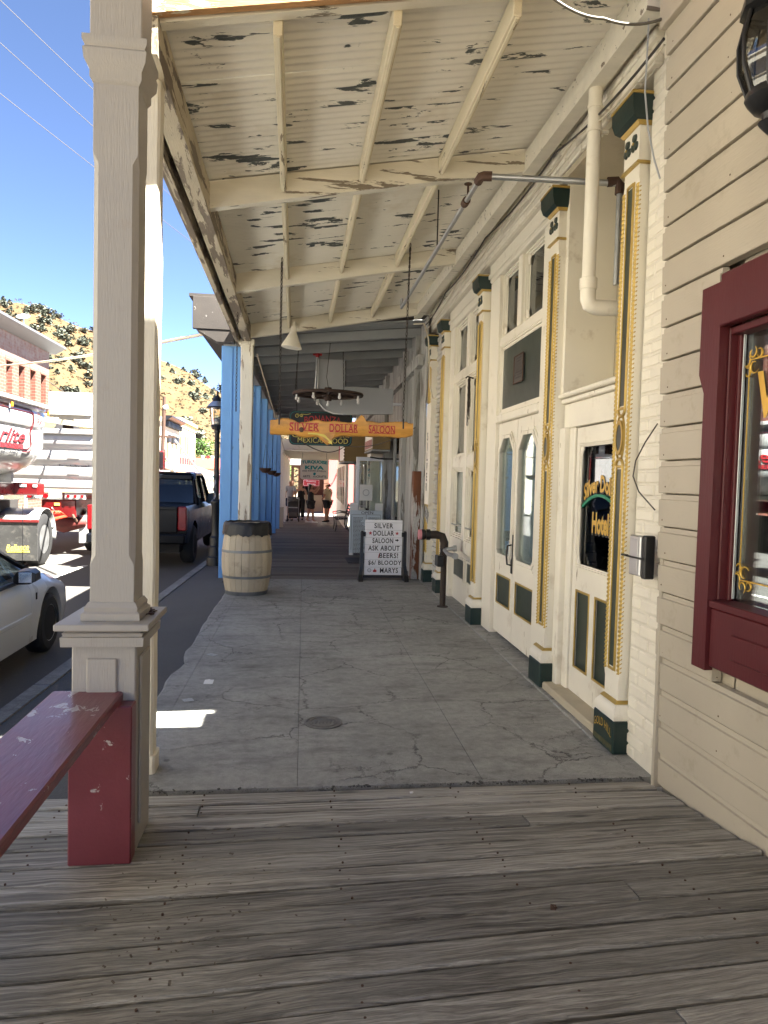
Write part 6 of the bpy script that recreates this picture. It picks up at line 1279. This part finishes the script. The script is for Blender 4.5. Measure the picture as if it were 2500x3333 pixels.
boxo('lower_wall',m_brk,rb_,(FX-.5,FX,YA,YE,-.5,4.35),ch=0); boxo('parapet_wall',m_brk,rb_,(FX-.5,FX,YA,YE,6.18,7.36),ch=0); boxo('side_wall',m_brk,rb_,(-24,FX-.501,YE-.4,YE,-.5,7.3),ch=0); boxo('back_core',m_dark,rb_,(-23,FX-.52,YA,YE-.42,-.5,7.2),ch=0)
ws=[]; y=35.57
while y>YA+1: ws.append((y,y+.66)); y-=1.355
edges=[YE]+[e for w in ws for e in (w[1],w[0])]+[YA]
for a,b in zip(edges[0::2],edges[1::2]): boxo('brick_pier',m_brk,rb_,(FX-.5,FX,b,a,4.35,6.18),ch=0)
for (a,b) in ws:
    w=boxo('window',m_gdark,rb_,(FX-.36,FX-.35,a,b,4.35,6.18),ch=0); boxo('frame',m_tanfr,w,(FX-.349,FX-.22,a+.002,a+.16,4.36,6.17)); boxo('frame',m_tanfr,w,(FX-.349,FX-.30,a+.162,b-.002,5.2,5.28)); boxo('sill',m_stone,w,(FX-.34,FX+.06,a-.05,b+.05,4.27,4.348)); boxo('lintel',m_brk,w,(FX-.499,FX+.02,a-.08,b+.08,6.182,6.34),ch=0)
MB().prism([(FX-.3,7.36),(FX+.12,7.36),(FX+.55,7.62),(FX+.62,7.64),(FX+.62,7.74),(FX-.3,7.80)],'y',YA,YE+.55).out('cornice',surf('grey_tin_cornice',(.15,.155,.165),.5,metal=.3,var=.15),rb_); boxo('roof',m_asph,rb_,(-24,FX-.3,YA,YE,7.36,7.5),ch=0)
# ground floor shopfront openings (seen in window reflections)
y=YA+.8
while y<YE-2: 
    w=boxo('shop_window',m_gdark,rb_,(FX+.002,FX+.02,y,y+1.9,.3,2.6),ch=0); boxo('surround',m_stone,w,(FX+.003,FX+.08,y-.2,y-.002,-.3,2.9)); boxo('surround',m_stone,w,(FX+.003,FX+.08,y-.2,y+2.1,2.62,2.9)); y+=2.7
sdh=T('satellite_dish','white satellite dish on a short mast on the brick building roof','satellite dish',(-12.3,34,7.7)); MB().cyl((-12.2,34,7.6),(-12.22,34,8.5),.03,n=6).out('mast',m_alu,sdh)
m=MB().lathe([(0,0),(.12,.01),(.25,.045),(.30,.07),(.30,.078),(.25,.055),(0,.015)],(0,0,0),n=20,axis='y'); M_=Matrix.Rotation(-.9,4,'X')@Matrix.Diagonal((1,1,.85,1)); m.v=[tuple(M_@Vector(v)+Vector((-12.22,33.9,8.55))) for v in m.v]; m.out('dish',surf('grey_dish',(.16,.165,.17),.5,bump=0),sdh)
for dx in (-.25,.25): MB().cyl((-12.2+dx,34,7.6),(-12.21,34,8.15),.015,n=5).out('mast_brace',m_alu,sdh)
# white metal-roofed hall
wh=T('metal_roof_hall','white hall with a ribbed metal roof behind the trucks','building',(-17,48,0)); s=[]
m_wroof=surf('white_metal_roof',(.40,.40,.385),.5,var=.05,bump=0)
MB().prism([(43.6,5.25),(50.3,6.82),(50.3,6.74),(43.6,5.17)],'x',-26,-11.8).out('roof',m_wroof,wh); x=-25.9
while x<-11.8: MB().prism([(43.6,5.252),(50.3,6.822),(50.3,6.86),(43.6,5.29)],'x',x,x+.05).out('roof_rib',m_wroof,wh); x+=.6
boxo('ridge_cap',m_wroof,wh,(-26,-11.75,50.2,50.5,6.80,6.92)); boxo('wall',surf('white_hall_wall',(.40,.39,.36),.7),wh,(-25.9,-12,44.0,50.2,-.8,5.16),ch=0); boxo('fascia',m_wroof,wh,(-26,-11.8,43.5,43.58,4.9,5.2))
for q in range(4): boxo('window',m_gdark,wh,(-15.6+1.0*q,-15.0+1.0*q,43.97,43.99,3.6,4.6),ch=0)
# corniced white building + tall arcaded building
wbld=T('cornice_building','white storefront with a heavy black bracketed cornice down the street','building',(-17,90,0)); zg_=zr(90)
FX2=-15.0; m_offw=surf('pale_cream_stucco',(.60,.56,.46),.8,var=.06); 
boxo('wall',m_offw,wbld,(-26,FX2,84.5,94.6,zg_,7.7),ch=0); MB().prism([(FX2-.2,8.35),(FX2-.2,7.7),(FX2+.15,7.7),(FX2+.9,8.2),(FX2+.9,8.35)],'y',84.3,94.7).out('cornice',m_black,wbld)
for q in range(11): boxo('bracket',m_black,wbld,(FX2+.01,FX2+.5,84.7+.93*q,84.95+.93*q,7.1,7.72))
for q in range(3):
    y=86+3.0*q; w=boxo('window',m_gdark,wbld,(FX2+.005,FX2+.03,y,y+1.2,2.2,5.2),ch=0); boxo('hood',m_black,w,(FX2+.006,FX2+.35,y-.2,y+1.4,5.3,6.3),ch=.1); boxo('shutter',surf('sage_shutter',(.22,.26,.16),.7),w,(FX2+.006,FX2+.1,y-.6,y-.05,2.2,5.2))
tb=T('arcaded_building','tall pale yellow building with rows of arched windows down the street','building',(-17,102,0)); boxo('wall',surf('pale_yellow_stucco',(.60,.53,.38),.8,var=.05),tb,(-26,FX2,94.8,110,zr(100),9.0),ch=0); boxo('parapet',surf('yellow_parapet',(.52,.42,.2),.8,var=.1),tb,(FX2-.3,FX2+.35,94.7,110.1,8.55,9.0)); boxo('string_course',m_offw,tb,(FX2+.002,FX2+.12,94.8,110,7.9,8.1))
m_arch=surf('tan_window_surround',(.30,.17,.09),.7,var=.1)
for row,(za,zb_) in enumerate(((.2,2.6),(4.2,7.4))):
    for q in range(7):
        y=95.5+2.08*q; P=[(y,za),(y+.95,za),(y+.95,zb_-.4)]+[(y+.475+.475*math.cos(R(a)),zb_-.4+.4*math.sin(R(a))) for a in range(15,180,15)]+[(y,zb_-.4)]
        w=MB().prism(P,'x',FX2+.003,FX2+.06).out('window',m_arch,tb); boxo('pane',m_gdark,w,(FX2+.061,FX2+.07,y+.18,y+.77,za+.1,zb_-.5),ch=0)
for q in range(7): boxo('red_letter_block',m_rtext,tb,(FX2+.003,FX2+.08,95.6+2.05*q,97.0+2.05*q,2.95,3.9),ch=.1)
aw=T('street_awning','brown shingled awning roofs along the far pavement','awning',(-12.5,95,2)); MB().prism([(-15,3.0),(-11.2,1.75),(-11.2,1.65),(-15,2.9)],'y',72,111).out('roof',surf('brown_shingle',(.22,.12,.08),.9,var=.3,vs=3),aw)
for q in range(10): boxo('post',m_tanfr,aw,(-11.4,-11.25,72.5+4*q,72.65+4*q,zr(90),1.7))
boxo('hanging_board',m_paper,aw,(-11.3,-10.2,84,84.1,1.3,1.8)); boxo('hanging_board',surf('pale_teal_board',(.4,.55,.55),.6),aw,(-11.6,-9.9,92,92.1,1.15,1.75))
rr=T('red_roof_house','low house with a bright red roof beyond the tall building','house',(-12.5,118,0)); MB().prism([(114,2.6),(119,4.4),(119,4.3),(114,2.5)],'x',-20,-8).out('roof',surf('red_metal_roof',(.32,.075,.04),.6,var=.1),rr); boxo('wall',m_white,rr,(-19.8,-8.2,114.6,119,zr(115),2.5),ch=0); boxo('door_panel',surf('red_slat_door',(.25,.05,.04),.7),rr,(-12,-10.6,114.5,114.59,zr(115)+.3,2.0))
# pole, guys, wires
up=T('utility_pole','weathered brown utility pole with a cross arm across the street','utility pole',(-8.9,49,0)); MB().cyl((-8.85,49,zr(49)),(-8.72,49,6.75),.16,.11,n=10).out('pole',m_iron,up); boxo('cross_arm',m_iron,up,(-9.6,-7.95,48.9,49.0,4.02,4.16)); 
for q in range(4): MB().cyl((-9.4+.45*q,48.95,4.16),(-9.4+.45*q,48.95,4.3),.04,n=6).out('insulator',m_paper,up)
MB().cyl((-8.75,49,6.0),(-8.5,49,6.1),.16,n=10).out('transformer_cap',m_paper,up)
for i,(a,b) in enumerate((((-8.0,49,3.9),(-6.3,52,1.2)),((-8.8,49,3.0),(-7.6,50,.9)))): tag(MB().cyl(a,b,.07,n=6).out('guy_strut',m_alu,None),['longer','shorter'][i]+' pale guy strut leaning off the utility pole','strut')
for lb,(a,b) in zip(('highest of three thin overhead wires crossing the blue sky','middle of three thin overhead wires crossing the blue sky','lowest of three thin overhead wires crossing the blue sky'),[([-9.37, 15.6, 13.97], [0.49, 25.6, 8.07]), ([-9.38, 15.6, 12.97], [0.51, 25.6, 7.24]), ([-9.38, 15.6, 11.61], [0.53, 25.6, 6.74])]): cable('overhead_wire',lb,[a,b],.008,m_dwire,.1,group='thin overhead wires')
cable('overhead_wire','pale thick overhead cable crossing the street to the blue porch cornice',[(-12,29.2,5.55),(-1.39,11.4,3.80)],.028,m_wire,.12)
cable('overhead_wire','dark slack wire pair from the brick building, upper',[(-12.05,36.5,6.0),(-10,49,4.2)],.02,m_dwire,.2)
cable('overhead_wire','dark slack wire looping down by the metal roof hall',[(-9.4,40,5.9),(-12.5,43,3.6)],.022,m_dwire,.25); cable('overhead_wire','second dark slack wire looping beside the first by the metal roof hall',[(-9.3,40,5.8),(-12.3,43,3.5)],.022,m_dwire,.45)
# unseen pale fronts opposite, added to bounce sunlight in under the porch
for nm,lb,ya,yb,h in (('cream_bounce_front','added cream stucco front beside the brick building, out of view, bouncing sun to the porch',.5,13.6,6.6),('stucco_bounce_front','added pale stucco front across the street behind the viewer, bouncing sun to the porch',-34,.1,7.6)):
    t=T(nm,lb,'building',(-16,(ya+yb)/2,0)); boxo('wall',m_offw,t,(-20,-12.2,ya,yb,-.5,h),ch=0); boxo('cornice',m_offw,t,(-12.6,-11.8,ya,yb,h+.002,h+.35),ch=.05)
    y=ya+.7
    while y<yb-1.2:
        for z0_,z1_ in ((.4,2.5),(3.6,5.4)): w=boxo('window',m_gdark,t,(-12.198,-12.15,y,y+.9,z0_,z1_),ch=0); boxo('sill',m_stone,w,(-12.197,-12.05,y-.1,y+1.0,z0_-.12,z0_-.002))
        y+=2.1
# trees beyond
def tree(label,p,h,w,seed):
    t=T('green_tree',label,'tree',p); rg=random.Random(seed); m=MB()
    for q in range(2600):
        c=Vector((rg.gauss(0,.36),rg.gauss(0,.36),rg.uniform(.35,1))); 
        if c.xy.length>.8*(1.05-abs(c.z-.65)*1.3): continue
        c=Vector((c.x*w,c.y*w,c.z*h)); s=rg.uniform(.10,.24); M=Matrix.Rotation(rg.random()*6,3,'Z')@Matrix.Rotation(rg.uniform(-1,1),3,'X')
        m.add([c+M@Vector(v)*s for v in((-1,-.6,0),(1,-.5,0),(.6,.8,.2),(-.6,.7,-.1))],[(0,1,2,3)])
    m.out('crown',m_leaf,t,smooth=0,local=True,fix=False); MB().cyl((0,0,0),(0,0,h*.7),.16,.06,n=7).out('trunk',m_bark,t,local=True)
    for a in range(4): MB().cyl((0,0,h*.3),(w*.45*math.cos(a*1.6),w*.45*math.sin(a*1.6),h*.65),.07,.03,n=5).out('limb',m_bark,t,local=True)
tree('round green tree left of the bunting beyond the red roof',(-16.5,128,zr(120)),9.5,5,1); tree('lower bushy green tree just above the red roof',(-12.8,126,zr(120)),6.2,4.5,2); tree('green tree seen through the far porch opening at its edge',(-2.3,90,zr(90)),6,3,3)
bt=T('bunting','string of red white and blue bunting flags over the far street','bunting',(-8,80,3)); MB().tube([(-11.2+.5*q,84,4.0-.25*math.sin(q/9*3.14)) for q in range(10)],.02,n=4).out('line',m_dwire,bt)
for q in range(6):
    x=-10.8+.55*q; MB().prism([(x,3.85),(x+.5,3.83),(x+.25,3.4)],'y',84,84.02).out('flag',[m_paper,m_rtext,m_paper,surf('navy_flag',(.03,.04,.15),.7),m_paper,m_rtext][q],bt)
# ---------------------------------------------------------------- seen through the far porch opening
bs=T('brown_shop','brown timber shop front with a tin roof past the far porch','building',(.6,47,0)); zf_=zr(46); m_brn=surf('brown_timber',(.17,.075,.045),.8,var=.2,vs=4)
for xx in (-.15,.30): boxo('post',m_brn,bs,(xx-.09,xx+.09,45,45.2,zf_,2.2))
boxo('beam',m_brn,bs,(-.25,2.1,44.98,45.25,2.2,2.45)); MB().prism([(44.7,2.45),(48,3.9),(48,3.8),(44.7,2.38)],'x',-.35,2.2).out('roof',m_wroof,bs); boxo('wall',m_brn,bs,(.3,2.1,46.5,46.7,zf_,2.4)); boxo('window',m_gdark,bs,(.5,1.2,46.47,46.49,.2,1.6),ch=0); boxo('counter',m_tanfr,bs,(.4,1.8,45.6,46.0,zf_,.5))
rs=T('hanging_sign','red sign with white border and lettering Roasting House below the cream sign','sign',(1.0,44,1.2)); MB().prism(rrect(.50,1.52,1.08,1.50,.06),'y',44,44.04).out('board',m_rtext,rs); MB().prism(rrect(.53,1.49,1.11,1.47,.05),'y',43.995,43.999,hole=rrect(.545,1.475,1.125,1.455,.045)).out('border_line',m_wtext,rs); text('lettering','Roasting',m_wtext,rs,(1.0,43.996,1.38),(1,0,0),(0,0,1),w=.6,h=.12,shear=.2); text('lettering','House',m_wtext,rs,(1.02,43.996,1.22),(1,0,0),(0,0,1),w=.5,h=.13,shear=.2); MB().cyl((.7,44.02,1.5),(.7,44.02,2.2),.012,n=5).cyl((1.3,44.02,1.5),(1.3,44.02,2.2),.012,n=5).out('hanger',m_chain,rs)
pb=T('pink_building','salmon pink painted wall past the far porch','building',(2.6,44,0)); boxo('wall',surf('salmon_pink_paint',(.50,.13,.12),.7,var=.1,vs=2),pb,(1.98,6,42,50,zr(45),5),ch=0); boxo('corner_post',m_brn,pb,(1.70,1.97,42,42.3,zr(45),2.6))
cable('electric_cable','dark cable draped across the pink wall',[(2.0,41.95,1.3),(2.5,41.95,2.0)],.02,m_dwire,.25)
tag(strip('plaza_pavement',m_kerb,lambda Y:-1.0,lambda Y:8,lambda Y:zr(Y)+.12,[37.45,42,60]),'sunlit pale pavement past the far porch','pavement',kind='structure')
# ================================================================ PEOPLE
m_skin=surf('skin_tan',(.38,.20,.13),.6,var=.05,bump=0); m_skin2=surf('skin_fair',(.50,.29,.20),.6,var=.05,bump=0); m_hair=surf('dark_hair',(.012,.009,.008),.5,var=.2,bump=0); m_hairb=surf('fair_hair',(.35,.24,.12),.6,var=.2,bump=0)
m_cblk=surf('black_cloth',(.012,.012,.014),.85,var=.15,vs=6,bump=.2); m_cgry=surf('light_grey_cloth',(.42,.44,.47),.85,var=.08,vs=6,bump=.2); m_ctan=surf('sand_tee_cloth',(.52,.43,.32),.85,var=.08,vs=6,bump=.2); m_shoe=surf('white_shoe',(.75,.75,.74),.6,bump=0); m_navy=surf('navy_cloth',(.012,.018,.05),.8,bump=0)
def skin(name,P,E,mat,par,sub=2):
    # P: {key:(x,y,z,rx[,ry])}, root first
    ks=list(P); me=bpy.data.meshes.new(name); me.from_pydata([P[k][:3] for k in ks],[(ks.index(a),ks.index(b)) for a,b in E],[])
    o=bpy.data.objects.new(name,me); COL.objects.link(o); md=o.modifiers.new('s','SKIN'); md.use_smooth_shade=True; md.branch_smoothing=.4
    sv=me.skin_vertices[0].data
    for i,k in enumerate(ks): sv[i].radius=(P[k][3],P[k][4] if len(P[k])>4 else P[k][3]); sv[i].use_root=(i==0)
    ms=o.modifiers.new('u','SUBSURF'); ms.levels=sub; ms.render_levels=sub
    bpy.context.view_layer.update(); nm=bpy.data.meshes.new_from_object(o.evaluated_get(bpy.context.evaluated_depsgraph_get())); bpy.data.objects.remove(o)
    nm.shade_smooth(); r=link(name,nm,mat,par); return r
def person(label,loc,rz,H,sk,pose,clothes,hair,shoe,build=1.0,armL=None,armR=None,legs=None):
    # local frame: +y is the way the person faces; H height
    t=T('person',label,'person',loc,rz); k=H/1.7; b=build
    LG=legs or ((-.09,0,0),(.09,0,0))
    J={'pel':(0,0,.93*k,.13*b,.10*b),'wst':(0,0,1.08*k,.125*b,.095*b),'chs':(0,.0,1.28*k,.145*b,.10*b),'nkb':(0,0,1.42*k,.075*b,.065),'nck':(0,.01,1.48*k,.05,.05),'hd0':(0,.03,1.56*k,.072,.085),'hd1':(0,.03,1.66*k,.070,.085)}
    J['hd1']=(0,.02,1.645*k,.068,.08)
    for s,n,a in ((-1,'L',armL),(1,'R',armR)):
        a=a or ((s*.24,0,1.15),(s*.26,.06,.92),(s*.26,.08,.83))
        J['sh'+n]=(s*.17*b,0,1.385*k,.058*b); J['el'+n]=(a[0][0],a[0][1],a[0][2]*k,.042*b); J['wr'+n]=(a[1][0],a[1][1],a[1][2]*k,.028); J['ha'+n]=(a[2][0],a[2][1],a[2][2]*k,.034,.02)
        L=LG[0 if s<0 else 1]; J['hp'+n]=(s*.09*b,0,.86*k,.092*b); J['kn'+n]=(s*.09*b+(L[0]-s*.09*b)*.5,L[1]*.5+.02,.48*k,.062*b); J['an'+n]=(L[0],L[1],.09*k,.040); J['ft'+n]=(L[0],L[1]+.12,.045*k,.035,.03)
    E=[('pel','wst'),('wst','chs'),('chs','nkb'),('nkb','nck'),('nck','hd0'),('hd0','hd1')]
    for n in 'LR': E+=[('nkb','sh'+n),('sh'+n,'el'+n),('el'+n,'wr'+n),('wr'+n,'ha'+n),('pel','hp'+n),('hp'+n,'kn'+n),('kn'+n,'an'+n),('an'+n,'ft'+n)]
    body=skin('body',J,E,sk,t)
    hd=Vector(J['hd0'][:3]); m=MB()
    for s in (-1,1): m.lathe([(0,-.012),(.010,-.006),(.010,.006),(0,.010)],(s*.028,hd.y+.082,hd.z+.03),n=8,axis='y')
    m.out('eyes',m_hair,body,local=True); MB().lathe([(0,-.028),(.012,-.02),(.016,0),(.012,.01),(0,.016)],(0,hd.y+.088,hd.z-.005),n=8,axis='z').out('nose',sk,body,local=True); MB().obox((0,hd.y+.08,hd.z-.045),(.05,.012,.012),None,.004).out('mouth',m_rtext,body,local=True)
    for s in (-1,1): MB().lathe([(0,-.012),(.022,-.008),(.026,.004),(0,.01)],(s*.076,hd.y,hd.z+.01),n=10,axis='x').out('ear',sk,body,local=True)
    # hands with five fingers
    for n,s in (('L',-1),('R',1)):
        h=Vector(J['ha'+n][:3]); w=Vector(J['wr'+n][:3]); d=(h-w).normalized(); sd=d.cross(Vector((0,1,0.2))).normalized(); up=sd.cross(d); f=MB()
        for q in range(4): 
            o=h+sd*(.018*(q-1.5)); l=(.055,.066,.062,.045)[q]; f.tube([o,o+d*l*.55+up*.006,o+d*l+up*.022],[.010,.009,.007],n=6)
        f.tube([w+sd*.03,w+sd*.055+d*.03,w+sd*.05+d*.062+up*.015],[.011,.010,.008],n=6); f.out('fingers',sk,body,local=True,kind='stuff')
    g=.018
    for c in clothes:
        nm,mt=c[0],c[1]
        def R2(key,e=g): v=J[key]; return (*v[:3],v[3]+e,(v[4] if len(v)>4 else v[3])+e)
        def mid(a,b_,f,e): A,B=J[a],J[b_]; return tuple(A[i]+(B[i]-A[i])*f for i in range(3))+(A[3]+(B[3]-A[3])*f+e,)
        if nm in('tee','tank','dress_top'):
            P={'wst':R2('wst',.03),'pel':(*J['pel'][:3],J['pel'][3]+.04,J['pel'][4]+.045),'hem':(0,0,(.84 if nm=='tee' else .80)*k,J['pel'][3]+.045,J['pel'][4]+.05),'chs':R2('chs',.025),'nkb':R2('nkb',.012 if nm=='tee' else -.005)}; Eg=[('wst','pel'),('pel','hem'),('wst','chs'),('chs','nkb')]
            if nm=='tee':
                for n in 'LR': P['sh'+n]=R2('sh'+n,.025); P['sl'+n]=mid('sh'+n,'el'+n,.75,.04); Eg+=[('nkb','sh'+n),('sh'+n,'sl'+n)]
            skin('shirt' if nm=='tee' else 'top',P,Eg,mt,t)
        if nm in ('shorts','trousers'):
            P={'pel':R2('pel',.022)}; Eg=[]
            for n in 'LR':
                P['hp'+n]=R2('hp'+n,.03); Eg.append(('pel','hp'+n))
                if nm=='shorts': P['e'+n]=mid('hp'+n,'kn'+n,.78,.05); Eg.append(('hp'+n,'e'+n))
                else: P['kn'+n]=R2('kn'+n,.03); P['an'+n]=R2('an'+n,.05); Eg+=[('hp'+n,'kn'+n),('kn'+n,'an'+n)]
            skin(nm,P,Eg,mt,t)
    for n in 'LR':
        a=J['an'+n]; m=MB(); m.loft([[Vector((a[0]+x*w,a[1]+y,z)) for x,z in ((-1,0),(1,0),(1,h*.6),(.5,h),(-.5,h),(-1,h*.6))] for y,w,h in ((-.075,.030,.075),(-.02,.04,.09),(.06,.044,.075),(.13,.045,.05),(.18,.03,.035))],closed=True); m.out('shoe',shoe,t,local=True,smooth=60)
    hz=J['hd1']; hy=hz[1]
    if hair[0]=='long':
        skin('hair',{'a':(0,hy-.03,hz[2]+.015,.092,.10),'b':(0,hy-.085,hz[2]-.10,.095,.055),'c':(0,hy-.10,hz[2]-.26,.10,.05),'d':(0,hy-.09,hz[2]-.36,.07,.04)},[('a','b'),('b','c'),('c','d')],hair[1],t)
    elif hair[0]=='short': skin('hair',{'a':(0,hy-.02,hz[2]+.012,.078,.092),'b':(0,hy-.045,hz[2]-.05,.074,.06)},[('a','b')],hair[1],t)
    elif hair[0]=='cap':
        skin('hair',{'a':(0,hy-.03,hz[2]-.01,.076,.08),'b':(0,hy-.10,hz[2]-.06,.05,.05),'c':(0,hy-.14,hz[2]-.10,.045,.045)},[('a','b'),('b','c')],hair[1],t)
        cp=skin('cap',{'a':(0,hy-.005,hz[2]+.03,.082,.095),'b':(0,hy-.01,hz[2]+.06,.06,.07)},[('a','b')],m_cblk,t); MB().obox((0,hy+.12,hz[2]+.025),(.13,.12,.012),rotm('X',-.15),.005).out('cap_brim',m_cblk,cp,local=True)
    return t
zp=zb(30)
w1=person('person in a black sleeveless top and shorts raising a phone, white shoes',(.68,30.0,zp),R(-75),1.66,m_skin,None,[('tank',m_cblk),('shorts',m_cblk)],('long',m_hair),m_shoe,1.08,armL=((-.22,.14,1.28),(-.10,.30,1.47),(-.06,.33,1.55)),armR=((.22,.14,1.27),(.10,.31,1.46),(.06,.34,1.54)),legs=((-.09,-.12,0),(.09,.10,0)))
w2=person('person in a sand tee, black shorts and black cap with a blue waist bag',(1.42,30.6,zp),R(60),1.68,m_skin,None,[('tee',m_ctan),('shorts',m_cblk)],('cap',m_hair),m_cblk,1.16,armL=((-.30,.02,1.13),(-.22,.16,1.0),(-.14,.2,.99)),armR=((.27,-.02,1.14),(.25,.10,.95),(.24,.14,.87)),legs=((-.12,0,0),(.12,.05,0)))
wb=T('waist_bag','blue waist bag slung across the sand tee','bag',(1.3,30.5,1.0)); wbm=wm(w2)
c=wbm@Vector((.04,.20,1.10)); MB().obox(c,(.24,.11,.14),rotm('Z',R(60)),.03).out('pouch',m_navy,wb); MB().tube([wbm@Vector(p) for p in ((.12,.17,1.14),(.0,.19,1.25),(-.10,.14,1.38),(-.12,.0,1.46),(.0,-.16,1.3),(.16,-.10,1.15),(.20,.05,1.1))],.014,n=5).out('strap',m_cblk,wb)
w3=person('person in a light grey tee and dark shorts pushing a stroller',(-.18,31.3,zp),R(170),1.76,m_skin2,None,[('tee',m_cgry),('shorts',m_navy)],('short',m_hair),m_cblk,1.05,armL=((-.20,.16,1.15),(-.14,.38,1.0),(-.13,.45,.98)),armR=((.20,.16,1.15),(.14,.38,1.0),(.13,.45,.98)))
w4=person('person in a black tank top and black trousers walking beside the stroller',(.28,32.0,zp),R(175),1.64,m_skin2,None,[('tank',m_cblk),('trousers',m_cblk)],('short',m_hairb),m_cblk,1.05)
# stroller
sv=T('stroller','dark grey folding stroller pushed by the person in the grey tee',"stroller",(-.05,30.7,zp)); m_sfab=surf('grey_stroller_fabric',(.10,.095,.09),.85,var=.2,vs=6)
sx0,sy0=-.05,30.7
for dx in (-.24,.24):
    MB().tube([(sx0+dx,sy0+.45,zp+1.02),(sx0+dx,sy0+.25,zp+.75),(sx0+dx,sy0-.25,zp+.15)],.016,n=6).tube([(sx0+dx,sy0+.05,zp+.55),(sx0+dx,sy0+.32,zp+.15)],.016,n=6).out('frame_tube',m_gsign,sv)
    for yy in (-.27,.33): MB().lathe([(.05,-.02),(.12,-.025),(.125,0),(.12,.025),(.05,.02)],(sx0+dx,sy0+yy,zp+.125),n=16,axis='x').out('wheel',m_rubber,sv)
MB().cyl((sx0-.24,sy0+.45,zp+1.02),(sx0+.24,sy0+.45,zp+1.02),.02,n=8).out('handle',m_rubber,sv)
MB().loft([[Vector((sx0+x,sy0+y,zp+z)) for x in (-.21,-.1,.1,.21)] for y,z in ((-.28,.42),(-.22,.36),(.02,.38),(.12,.5),(.22,.85),(.20,.98))],cap=False).out('seat',m_sfab,sv)
m=MB(); vs=[]
for i in range(7):
    a=R(15+25*i)
    for j in range(7): b_=math.pi*j/6; vs.append((sx0-.23*math.cos(b_),sy0+.10+.30*math.cos(a)*math.sin(b_)*1.0-.02,zp+.80+.26*math.sin(a)*math.sin(b_)))
m.add(vs,[(i*7+j,i*7+j+1,(i+1)*7+j+1,(i+1)*7+j) for i in range(6) for j in range(6)]); m.out('canopy',m_sfab,sv,smooth=60); boxo('footrest',m_sfab,sv,(sx0-.18,sx0+.18,sy0-.34,sy0-.28,zp+.22,zp+.42)); boxo('snack_tray',m_gsign,sv,(sx0-.2,sx0+.2,sy0-.30,sy0-.2,zp+.58,zp+.62),ch=.01); boxo('basket',m_cblk,sv,(sx0-.18,sx0+.18,sy0-.15,sy0+.25,zp+.14,zp+.28),ch=.02)
